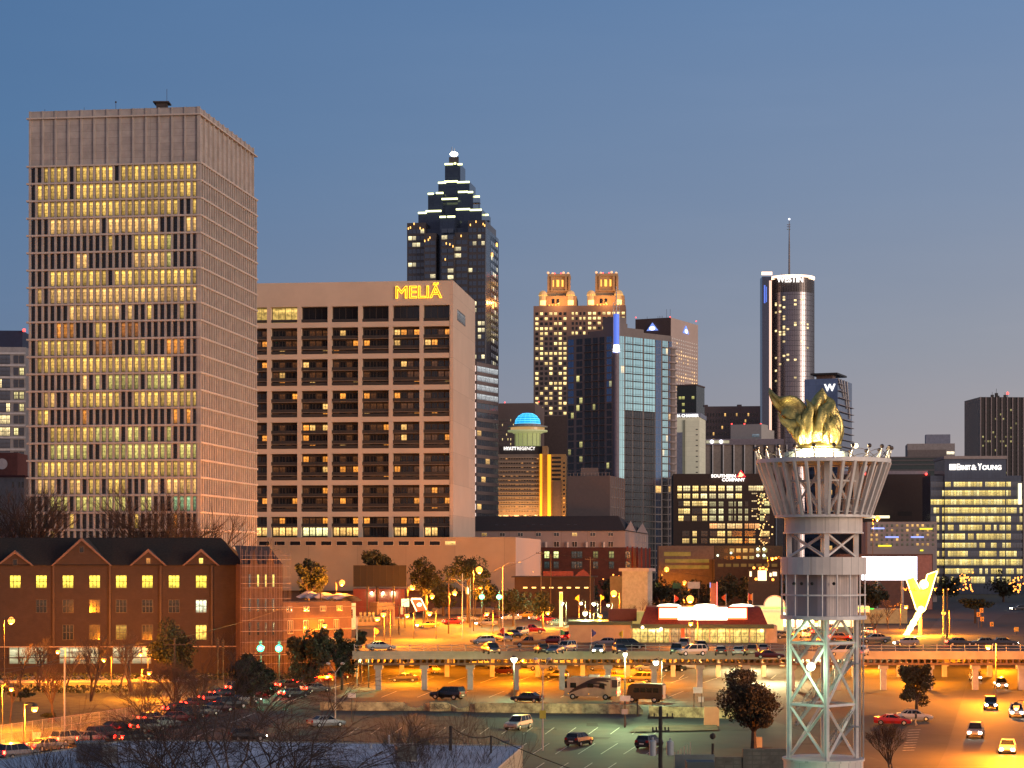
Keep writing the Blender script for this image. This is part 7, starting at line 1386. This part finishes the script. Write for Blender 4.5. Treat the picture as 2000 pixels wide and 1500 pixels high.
# ---------- person beside the pale car ----------
def person(label, px, py, z, hd, top, leg):
    t = thing('person', label, 'person', (0, 0, 0)); J = [((0, 0, .95), .13), ((0, 0, 1.15), .12), ((0, 0, 1.40), .15), ((0, 0, 1.52), .06), ((.02, 0, 1.62), .095), ((.02, 0, 1.72), .085), ((0, .17, 1.42), .065), ((.04, .24, 1.15), .05), ((.16, .24, .92), .04), ((.22, .23, .86), .035), ((0, -.17, 1.42), .065), ((-.06, -.24, 1.15), .05), ((0, -.26, .90), .04), ((.03, -.26, .83), .035),
         ((.02, .09, .88), .10), ((.16, .10, .50), .07), ((.06, .10, .10), .05), ((.20, .10, .04), .04), ((-.02, -.09, .88), .10), ((-.02, -.10, .48), .07), ((-.26, -.10, .13), .05), ((-.14, -.10, .04), .04)]
    E = [(0, 1), (1, 2), (2, 3), (3, 4), (4, 5), (2, 6), (6, 7), (7, 8), (8, 9), (2, 10), (10, 11), (11, 12), (12, 13), (0, 14), (14, 15), (15, 16), (16, 17), (0, 18), (18, 19), (19, 20), (20, 21)]
    me = bpy.data.meshes.new('body'); me.from_pydata([j[0] for j in J], E, []); ob = bpy.data.objects.new('body', me); scene.collection.objects.link(ob); md = ob.modifiers.new('s', 'SKIN')
    for i, j in enumerate(J): me.skin_vertices[0].data[i].radius = (j[1], j[1])
    me.skin_vertices[0].data[0].use_root = True; ob.modifiers.new('u', 'SUBSURF').levels = 1
    bpy.context.view_layer.update(); m2 = bpy.data.meshes.new_from_object(ob.evaluated_get(bpy.context.evaluated_depsgraph_get())); bpy.data.objects.remove(ob)
    sk = M('skin', (.22, .12, .08), .6); m2.materials.clear()
    for m in (sk, M('jacket_'+label[:6].strip().replace(' ', '_'), top, .85), M('trousers_'+label[:6].strip().replace(' ', '_'), leg, .85)): m2.materials.append(m)
    for p_ in m2.polygons: c = p_.center; p_.material_index = 2 if c.z < .95 and abs(c.y) < .2 and c.z > .07 else 1 if .95 < c.z < 1.5 or (.92 < c.z) and abs(c.y) > .2 and c.z < 1.5 else 0; p_.use_smooth = True
    o = bpy.data.objects.new('body', m2); col.objects.link(o); o.parent = t
    mb = MB(); mb.sphere((-.01, 0, 1.70), .115, 12, 8, ez=.85); mb.build('hair', M('dark_hair', (.02, .015, .012), .8), t, smooth=True)
    mb = MB(); mb.sphere((.115, .035, 1.665), .012, 6, 4); mb.sphere((.115, -.035, 1.665), .012, 6, 4); mb.build('eyes', RD, t)
    p = G(px, py, z); t.location = (p.x, p.y, z+.02); t.rotation_euler.z = R(hd); return t
person('person in a dark jacket and pale trousers walking beside the pale car', 1789, 1418, 0, 200, (.03, .02, .025), (.45, .35, .25))
# ---------- evergreens ----------
LEAF = M('evergreen_leaves', (.030, .040, .018), .8, var=.35, scale=.8, c2=(.010, .014, .007)); LEAF2 = M('brown_green_leaves', (.052, .042, .02), .75, var=.3, scale=.9, c2=(.02, .016, .009)); BARK = M('tree_bark', (.075, .05, .036), .9, var=.25, scale=2)
def leafy(label, px, ytop, ybot, wpx, D, zg, mat=None, n=3200, s=.34, name='evergreen_tree', group='evergreen trees', seed=0, cy_=None):
    r_ = np.random.default_rng(int(px*7+ytop)+seed); X0 = (px-1000)*D/F; z1 = H+(HZ-ytop)*D/F; z0 = max(zg+.6, H+(HZ-ybot)*D/F); wd = wpx*D/F/2; hh = (z1-z0)/2; c = np.array([X0, D, (z0+z1)/2])
    t = thing(name, label, 'tree', (X0, D, zg), group)
    nl = 22; L = []
    for i in range(nl):
        v = r_.normal(size=3); v /= np.linalg.norm(v); k = r_.uniform(.30, .84); L.append((v*np.array([wd, wd*.9, hh])*k, r_.uniform(.20, .42)*(1.15-.4*k)))
    pts = []
    for i in range(n):
        lo, lr = L[r_.integers(nl)]; v = r_.normal(size=3); v /= np.linalg.norm(v); rr_ = r_.uniform(.25, 1)**.45
        pts.append(c+lo+v*np.array([wd, wd*.9, hh])*lr*rr_*r_.uniform(.9, 1.12))
    P = np.array(pts); a = r_.normal(size=(n, 3)); a /= np.linalg.norm(a, axis=1)[:, None]; b = np.cross(a, r_.normal(size=(n, 3))); b /= np.linalg.norm(b, axis=1)[:, None]; sz = (s*r_.uniform(.5, 1.15, n))[:, None]
    V = np.stack([P-a*sz, P-b*sz*.55, P+a*sz, P+b*sz*.55], 1).reshape(-1, 3); mb = MB(); mb.v = V.tolist(); mb.f = [(4*i, 4*i+1, 4*i+2, 4*i+3) for i in range(n)]; mb.m = [0]*n; mb.l = [None]*n; mb.build('crown', mat or LEAF, t)
    mb = MB(); rt = max(.16, wd*.075); fk = z0+(z1-z0)*.15; mb.tube((X0, D, zg), (X0, D, fk), rt, rt*.7, 8)
    for i in range(9): q = c+L[i][0]*1.0; mb.tube((X0, D, fk), tuple(q), rt*.5, rt*.12, 5)
    mb.build('trunk', BARK, t); return t
for a in [('big round brownish evergreen left of the flame tower', 1472, 1302, 1452, 168, 226, 0, LEAF2, 15000, .17), ('round evergreen right of the flame tower beside the red coupe', 1790, 1290, 1382, 98, 280, 0, LEAF2, 7000, .19),
          ('dark round evergreen between the traffic queue and the lamp', 492, 1272, 1402, 132, 290, 0, LEAF, 10000, .22), ('tall dark evergreen left one of the pair by the deck', 605, 1215, 1345, 104, 322, 0, LEAF, 6000, .28), ('dark evergreen right one of the pair by the deck', 668, 1226, 1335, 78, 326, 0, LEAF, 4500, .28),
          ('dark evergreen before the dormitory wall', 335, 1213, 1330, 122, 350, 0, LEAF, 5500, .30), ('evergreen beside the pink scaffolding against the podium', 603, 1084, 1172, 76, 440, 6, LEAF, 3500, .34), ('evergreen rising above the dark billboard', 737, 1072, 1125, 92, 485, 6, LEAF, 3500, .34),
          ('loose evergreen left of the tallest sodium lamp', 832, 1086, 1170, 76, 485, 6, LEAF, 2600, .34), ('evergreen behind the tallest sodium lamp', 915, 1076, 1165, 104, 475, 6, LEAF, 4200, .34), ('small evergreen with slim trunks right of the green signals', 1003, 1146, 1205, 88, 452, 6, LEAF, 2600, .32), ('small evergreen left of the lit pylon', 1060, 1152, 1206, 62, 440, 6, LEAF, 2200, .32),
          ('dark evergreen mass behind the upper street at left', 866, 1128, 1195, 90, 530, 6, LEAF, 2500, .4), ('dark evergreen behind the green signals', 945, 1130, 1190, 70, 525, 6, LEAF, 2000, .4), ('small sapling under the shops at the deck end', 706, 1228, 1262, 30, 345, 0, LEAF, 900, .24), ('dark bush on the ramp at right', 1905, 1168, 1192, 74, 470, 6, LEAF, 1500, .35), ('low bush at the left edge lawn', 40, 1350, 1372, 60, 300, 0, LEAF, 900, .25), ('round bush in the lawn at left', 95, 1392, 1412, 34, 262, 0, LEAF, 900, .22)]:
    leafy(*a)
k = 0
for x, D, w_ in ((1290, 560, 60), (1325, 590, 70), (1375, 560, 80), (1420, 590, 70), (1465, 560, 80), (1512, 540, 60), (1150, 560, 60), (1195, 590, 60), (1255, 640, 50), (1700, 520, 70), (1850, 700, 60), (1960, 700, 70), (560, 600, 80), (1560, 600, 60), (1610, 620, 60), (1660, 600, 60)):
    leafy(['low dark tree on the embankment behind the restaurant', 'far dark tree behind the restaurant lamps'][0]+' below '+['the parking garage', 'the garage lamp', 'the grey road sign', 'the long low garage', 'the lit office block', 'the lit entrance', 'the loft building', 'the white blank block', 'the brick piers', 'the billboard', 'the bright glass office', 'the bright corner screen', 'the concrete office tower', 'the flame tower cabin', 'the tower deck', 'the billboard edge'][k], x, HZ+3900/D*9.0-28, HZ+F*15/D, w_, D, 6, LEAF, 1300, .5, 'background_tree', 'dark background trees'); k += 1
mb = MB(); rr_ = np.random.default_rng(5)
for (x0, x1, y0, y1, n) in ((-118, -34, 352, 356, 2600), (-100, -60, 318, 322, 1300), (18, 60, 470, 480, 1500)):
    zz = 6 if y0 > 430 else 0
    for i in range(n):
        p = np.array([rr_.uniform(x0, x1), rr_.uniform(y0, y1), zz+rr_.uniform(.1, 1.1)]); a = rr_.normal(size=3)*.16; b = rr_.normal(size=3)*.12; mb.face([p-a, p-b, p+a, p+b])
tag(mb.build('hedges', LEAF), 'low clipped hedges along the dormitory and street', 'hedge', kind='stuff')
# ---------- bare trees ----------
TW = M('bare_bark', (.085, .052, .038), .9, var=.2, scale=2)
def bare(label, px, pyb, D, zg, ht, spread=.55, depth=6, trunks=1, seed=1, r0=None, lean=0, droop=0, name='bare_tree', nch=3):
    rnd = random.Random(seed); X0 = (px-1000)*D/F; t = thing(name, label, 'tree', (X0, D, zg), 'bare winter trees'); tr, tw = MB(), MB()
    def grow(p, d, L, r, k):
        n = 2; q = p; tgt = tr if k <= 1 else tw
        for i in range(n):
            d = (d+Vector((rnd.gauss(0, .1), rnd.gauss(0, .1), rnd.gauss(0, .06)-droop*k*.05))).normalized(); q2 = q+d*(L/n); tgt.tube(q, q2, r*(1-.2*i), r*(1-.2*(i+1)), 6 if k < 2 else (4 if k < 4 else 3), cap=False); q = q2
        if k >= depth: return
        for i in range(nch if k else nch+1):
            a = rnd.uniform(0, 6.28); s = spread*rnd.uniform(.6, 1.3); o = Vector((math.cos(a), math.sin(a), 0)); d2 = (d+o*s+Vector((0, 0, .12-droop*.1))).normalized(); grow(p+(q-p)*rnd.uniform(.55, 1), d2, L*rnd.uniform(.62, .82), r*.58, k+1)
    for j in range(trunks):
        a = rnd.uniform(0, 6.28); d = Vector((math.cos(a)*.3*(trunks > 1)+lean, math.sin(a)*.3*(trunks > 1), 1)).normalized(); grow(Vector((X0+rnd.uniform(-.2, .2)*(trunks > 1), D, zg)), d, ht*.30, (r0 or ht*.018), 0)
    tr.build('trunk', TW, t); tw.build('twigs', TW, t); return t
bare('large bare tree spreading before the foot of the concrete office tower', 290, 0, 405, 3, 41, .6, 6, 2, 3); bare('bare tree at the left edge beside the concrete tower', 15, 0, 410, 3, 44, .5, 6, 2, 4); bare('bare tree right of the tower foot', 395, 0, 408, 3, 34, .55, 5, 2, 5); bare('bare tree between the tower foot and the left edge tree', 150, 0, 408, 3, 31, .55, 5, 2, 6)
for i, (x, D, h, lb) in enumerate(((40, 330, 9, 'slim bare tree under the big sodium lamp'), (75, 325, 10, 'bare tree between the left arcade openings'), (130, 335, 9, 'bare tree before the first arcade column'), (175, 300, 12, 'tall bare tree before the second arcade opening'), (235, 330, 11, 'bare tree with upright limbs before the third dormitory bay'), (255, 322, 11, 'bare tree left of the third arcade opening'), (20, 262, 8, 'bare multi stem tree on the lawn at left'), (105, 262, 9, 'bare tree right of the low sodium lamp'))): bare(lb, x, 0, D, 0, h, .38, 5, 2 if i % 2 else 1, 20+i)
bare('dense dark bare tree above the traffic queue', 335, 0, 268, 0, 9.5, .55, 6, 4, 31, .10); bare('dense dark bare tree left of the round evergreen', 385, 0, 262, 0, 7.5, .6, 6, 3, 32, .09); bare('dense dark bare tree at the queue start', 285, 0, 255, 0, 7.5, .6, 6, 3, 33, .09)
bare('large foreground bare tree with wide branches over the white roof', 455, 0, 118, 0, 19.5, .62, 7, 2, 42, .22, .15, .4, nch=3); bare('foreground bare tree with drooping twigs right of the large one', 600, 0, 120, 0, 16.5, .75, 7, 1, 43, .12, .1, .9); bare('foreground bare tree at left over the white roof', 320, 0, 122, 0, 16.5, .6, 6, 3, 44, .14, -.1, .3)
bare('thin foreground sapling before the roof hatch', 110, 0, 120, 0, 14.5, .45, 5, 2, 45, .08); bare('thin foreground sapling right of the roof vent', 830, 0, 125, 0, 15, .4, 6, 3, 46, .07); bare('thin foreground sapling beside the cream wall', 935, 0, 130, 0, 13.5, .45, 5, 2, 47, .07); bare('thin foreground sapling near the left edge', 40, 0, 118, 0, 13.5, .45, 5, 2, 50, .08)
bare('bare orange lit tree at the foot of the flame tower', 1745, 0, 196, 0, 6.6, .5, 6, 4, 48, .07); bare('small bare tree right of the tower before the store', 1706, 0, 385, 6, 7, .45, 5, 1, 49); bare('bare tree before the small white block', 1250, 0, 470, 6, 7.5, .5, 5, 1, 51); bare('second bare tree before the small white block', 1232, 0, 465, 6, 6.5, .5, 5, 1, 52); bare('leafless tree behind the deck rail at right', 1735, 0, 430, 6, 8, .5, 5, 1, 53)
# ---------- utility poles and wires ----------
WOOD = M('weathered_pole', (.13, .085, .055), .9, var=.2, scale=1); WIRE = M('cable', (.03, .025, .022), .7); DW = M('dark_wood_pole', (.035, .03, .026), .9)
def upole(label, px, ytop, D, zg, arms=(), mat=WOOD, r=.16, tf=()):
    X0 = (px-1000)*D/F; z = H+(HZ-ytop)*D/F; t = thing('utility_pole', label, 'utility pole', (X0, D, zg), 'utility poles'); mb = MB(); mb.tube((X0, D, zg), (X0, D, z), r, r*.75, 8); mb.build('pole', mat, t)
    for dz, w_ in arms:
        mb = MB(); mb.box(X0-w_, X0+w_, D-r-.12, D-r-.02, z-dz-.07, z-dz+.07)
        for s_ in (-.9, -.5, .5, .9): mb.tube((X0+w_*s_, D-r-.07, z-dz+.07), (X0+w_*s_, D-r-.07, z-dz+.3), .05, n=5)
        mb.build('crossarm', mat, t)
    for dx, y0, y1, rr_ in tf:
        za, zb = H+(HZ-y0)*D/F, H+(HZ-y1)*D/F; mb = MB(); mb.lathe((X0+dx, D-.25, 0), [(.01, za), (rr_, za), (rr_, zb), (rr_*.8, zb+.08), (.05, zb+.14), (.05, zb+.3), (.01, zb+.3)], 14); mb.build('transformer', M('grey_transformer', (.36, .38, .38), .5), t)
    return Vector((X0, D, z))
pa = upole('dark foreground pole with two grey transformers', 1290, 1380, 142, 0, ((.75, .9), (1.7, .6)), DW, .17, ((-.55, 1475, 1448, .24), (.95-.3, 1474, 1449, .25))); pb = upole('dark foreground pole right of the roof vent', 880, 1418, 138, 0, (), DW, .13); pc = upole('short dark pole beside the cream wall', 959, 1437, 136, 0, (), DW, .08)
p1 = upole('wooden pole at the left of the upper street', 876, 1130, 405, 6, ((.6, 1.2),)); p2 = upole('tall thin steel pole left of the tallest lamp', 903, 1120, 380, 6, (), STEEL, .1); p3 = upole('pole with pale transformers behind the tallest lamp', 918, 1128, 440, 6, ((.5, 1.1),), WOOD, .16, ((-.6, 1160, 1148, .35),)); p4 = upole('tall wooden pole left of the small white block', 1153, 1088, 500, 6, ((.6, 1.3),)); p5 = upole('tall wooden pole before the loft building', 1057, 1076, 500, 6, ((.6, 1.3),)); p6 = upole('thin wooden pole between the loft poles', 1076, 1082, 520, 6, ((.6, 1.2),))
p7 = upole('wooden pole before the white tarped house', 671, 1183, 395, 0, ((.8, 1.2),)); p8 = upole('wooden pole left of the white tarped house', 626, 1158, 400, 0, ()); p9 = upole('wooden pole before the dark evergreen with three insulators', 341, 1247, 300, 0, ((.9, 1.6),)); p10 = upole('tall grey steel pole at the left road', 126, 1285, 246, 0, (), STEEL, .11); p11 = upole('steel pole at the left end of the deck', 697, 1205, 330, 0, (), STEEL, .11); p12 = upole('thin steel mast with a curved arm right of the green signals', 982, 1106, 420, 6, (), STEEL, .09)
p13 = upole('orange lit pole right of the V sign', 1843, 1150, 395, 6, (), M('orange_pole'), .16); p14 = upole('dark pole right of the V sign', 1850, 1148, 380, 6, (), WOOD, .17); p15 = upole('dark near pole above the road queue', 178, 1430, 150, 0, (), DW, .12); p16 = upole('wooden pole by the shops', 779, 1180, 400, 6, ((.5, 1),), WOOD, .15, ((.5, 1200, 1186, .35),))
def wire(a, b, sag=1.0, r=.03):
    a, b = Vector(a), Vector(b); pts = [a.lerp(b, t/10)-Vector((0, 0, sag*4*(t/10)*(1-t/10))) for t in range(11)]; mb = MB(); mb.path(pts, r, 3); return tag(mb.build('overhead_wire', WIRE, None, a), 'x', 'cable', 'overhead wires')
wl = [(p8, p7, 'from the left pole to the tarped house pole'), (p7, p16, 'from the tarped house to the shops'), (p16, p1, 'from the shops to the upper street pole'), (p1, p3, 'from the upper street pole to the transformers'), (p3, p5, 'from the transformers to the loft poles'), (p5, p4, 'between the two tall loft poles'), (p9, p8, 'from the insulator pole past the scaffolding'), (p9, Vector((-75, 230, 9)), 'from the insulator pole down to the left edge'), (p9-Vector((0, 0, 1.2)), Vector((-75, 232, 7.5)), 'lower one from the insulator pole to the left edge'), (p10, Vector((-60, 200, 8)), 'from the grey steel pole to the left edge'), (pc, pa-Vector((0, 0, 6)), 'from the cream wall pole to the transformer pole'), (pb, pc, 'between the two foreground poles'), (p4, W(1560, 1150, 480), 'from the tall loft pole toward the flame tower'), (p3, p12, 'from the transformers to the thin mast')]
for a, b, lb in wl: wire(a, b, .8 if (a-b).length > 60 else .4, .035)['label'] = 'thin sagging wire '+lb
mb = MB(); mb.path([p12, p12+Vector((1.2, 0, .7)), p12+Vector((3.2, 0, .8))], .06, 5); mb.box(p12.x+3, p12.x+3.8, p12.y-.15, p12.y+.15, p12.z+.7, p12.z+.9); tag(mb.build('lamp_arm', STEEL, None, p12), 'curved unlit lamp arm on the thin steel mast', 'lamp arm')
# ---------- fence by the road, foreground roofs ----------
T = thing('chain_link_fence', 'dark chain link fence along the lawn above the road queue', 'fence', tuple(G(100, 1440))); a, b = G(-40, 1462), G(262, 1416); mb = MB(); n = 16
for i in range(n+1): p = a.lerp(b, i/n); mb.tube(p, p+Vector((0, 0, 2.3)), .04, n=4)
mb.build('posts', STEEL, T); mb = MB()
for z in (.1, 1.2, 2.25): mb.tube(a+Vector((0, 0, z)), b+Vector((0, 0, z)), .025, n=3)
for i in range(160): p = a.lerp(b, i/160); mb.tube(p, a.lerp(b, min(1, (i+3)/160))+Vector((0, 0, 2.25)), .008, n=3, cap=False); mb.tube(p+Vector((0, 0, 2.25)), a.lerp(b, min(1, (i+3)/160)), .008, n=3, cap=False)
mb.build('mesh', STEEL, T)
LIL = M('pale_roof_membrane', (.74, .68, .70), .8, var=.12, scale=.25); CRW = M('cream_foreground_wall', (.50, .42, .28), .85, var=.08)
Pz = 8.0; gp = lambda x, y: tuple(G(x, y, Pz)[:2])
T = thing('flat_roofed_building', 'foreground building with pale flat roof and cream side wall at the bottom', 'building', (-6, 132, 0))
poly = [gp(-260, 1560), gp(905, 1560), gp(1021, 1459), gp(520, 1450), gp(248, 1448), gp(-60, 1494)]
mb = MB(); mb.prism(poly, 0, Pz); mb.build('wall', CRW, T); pl2 = poly; mb = MB(); mb.prism([(x*.999, y*.9985) for x, y in poly], Pz, Pz+.04); mb.build('roof', LIL, T)
mb = MB()
for i in range(1, 6): p, q = Vector((*poly[i], Pz)), Vector((*poly[(i+1) % 6], Pz)); mb.tube(p+Vector((0, 0, .06)), q+Vector((0, 0, .06)), .07, n=4)
mb.build('roof_edge', M('cream_edge', (.55, .50, .42), .7), T)
def unit(x, y, w_, h_, lb, m): c = G(x, y, Pz+.04); t = thing('roof_unit', lb, 'roof unit', (c.x, c.y, Pz+.04), 'units on the foreground roof'); mb = MB(); mb.cbox((c.x, c.y, Pz+.14), w_, w_*.8, h_, R(12)); mb.build('casing', m, t); mb = MB(); mb.cbox((c.x, c.y, Pz+.04), w_*1.06, w_*.86, .1, R(12)); mb.cbox((c.x, c.y, Pz+.14+h_), w_*1.1, w_*.9, .07, R(12)); mb.build('frame', M('pale_unit', (.45, .42, .36), .6), t)
GU = M('grey_green_unit', (.17, .17, .15), .6); unit(793, 1486, 1.25, .85, 'square grey air unit on the roof right of the twigs', GU); unit(176, 1487, 1.7, 1.1, 'large dim grey unit on the roof at left', M('mauve_unit', (.20, .19, .21), .7)); unit(215, 1490, .9, .9, 'narrow pale box beside the large dim unit', M('pale_unit', (.45, .42, .36), .6))
for x, y, h_, lb in ((760, 1452, .55, 'tall capped vent pipe at the roof edge'), (724, 1460, .28, 'short vent pipe left of the capped one'), (660, 1493, .3, 'short vent pipe near the bottom edge'), (635, 1478, .5, 'dark capped vent pipe among the twigs')):
    c = G(x, y+3, Pz); mb = MB(); mb.tube((c.x, c.y, Pz+.04), (c.x, c.y, Pz+.04+h_), .07, n=8); mb.tube((c.x, c.y, Pz+.04+h_), (c.x, c.y, Pz+.14+h_), .12, .06, 8); tag(mb.build('vent_pipe', M('white_metal'), None, c), lb, 'vent pipe', 'vent pipes on the foreground roof')
c = G(996, 1461, Pz); T = thing('satellite_dish', 'dark round dish and bracket at the corner of the foreground roof', 'satellite dish', (c.x, c.y, Pz)); mb = MB(); mb.lathe((c.x-.3, c.y, Pz+.45), [(.01, -.1), (.25, -.06), (.36, .05)], 14); mb.build('dish', GU, T); mb = MB(); mb.tube((c.x-.3, c.y, Pz), (c.x-.3, c.y, Pz+.4), .04); mb.build('bracket', GU, T)
c = G(1600, 1625); T = thing('block_enclosure', 'grey concrete block enclosure with a gate at the bottom right', 'enclosure', (c.x, 185, 0)); BW_ = M('mossy_block_wall', (.17, .165, .13), .9, var=.25, scale=1, kind='panel', bs=(.8, .4)); X = lambda x, D: (x-1000)*D/F
mb = MB(); mb.box(X(1450, 185), X(1542, 185), 184.5, 185, 0, H+(HZ-1462)*185/F); mb.box(X(1396, 185), X(1450, 185)-.01, 184.6, 184.95, 0, H+(HZ-1478)*185/F); mb.build('block_wall', BW_, T)
mb = MB(); mb.box(X(1318, 180), X(1396, 180), 180, 180.2, 0, H+(HZ-1474)*180/F); mb.build('low_wall', M('grey_blue_wall', (.16, .19, .18), .8), T); mb = MB(); mb.box(X(1338, 178), X(1392, 178), 176, 178, 0, H+(HZ-1484)*178/F); mb.build('skip', M('dark_skip', (.08, .10, .10), .7), T)
for k_ in range(6): mb = MB(); x = X(1318, 180)+k_*.35; mb.box(x, x+.06, 180.3+k_*.9, 180.36+k_*.9, 0, H+(HZ-1470)*180/F+.1*k_); mb.build('slat', M('cream_frame'), T)
mb = MB(); mb.tube((X(1392, 184), 184, 0), (X(1392, 184), 184, H+(HZ-1452)*184/F), .12); mb.sphere((X(1392, 184), 184, H+(HZ-1438)*184/F), .28, 8, 6); tag(mb.build('floodlight_post', DW, None, (X(1392, 184), 184, 0)), 'short dark post with a black floodlight head left of the block wall', 'floodlight')
mb = MB(); c = G(1474, 1455); mb.box(c.x-.45, c.x+.45, c.y-3.2, c.y-2.6, 0, 1.15); tag(mb.build('cable_cabinet', M('orange_cream_box', (.5, .38, .22), .7), None, (c.x, c.y-3, 0)), 'cream utility cabinet at the foot of the round evergreen', 'cabinet')
c = G(1386, 1418); mb = MB(); mb.box(c.x-.7, c.x+1.2, c.y, c.y+.3, 0, 2.4); tag(mb.build('tan_kiosk', M('tan_render'), None, c), 'tan kiosk wall at the left side of the round evergreen', 'kiosk')
mb = MB(); c = G(1245, 1398); mb.tube(c, c+Vector((0, 0, 1.9)), .12); tag(mb.build('bollard_post', DW, None, c), 'dark stub post at the gap of the stained wall', 'post')

# ---------- string lights ----------
for cxp, cyp, D, n, w_, h_, lb, m_ in ((1884, 1138, 560, 46, 20, 44, 'glittering orange string lights on a tree before the bright glass office', SOD), (1985, 1142, 560, 30, 14, 30, 'smaller glittering tree lights at the right edge', SOD), (1790, 1150, 620, 14, 30, 16, 'faint string lights behind the V sign', SOD), (1490, 1012, 800, 60, 16, 110, 'column of tiny warm lights beside the lit office block', glowm('warm_flood')), (1170, 1125, 600, 12, 120, 20, 'scattered small lamps behind the small white block', SOD)):
    rnd = random.Random(int(cxp)); mb = MB(); c0 = W(cxp, cyp, D)
    for i in range(n): q = c0+Vector((rnd.gauss(0, .45)*w_*D/F, rnd.uniform(-1, 1), rnd.uniform(-.5, .5)*h_*D/F)); mb.sphere(q, rnd.uniform(.1, .26)*D/560, 6, 4)
    tag(mb.build('string_lights', m_, None, c0), lb, 'string lights')
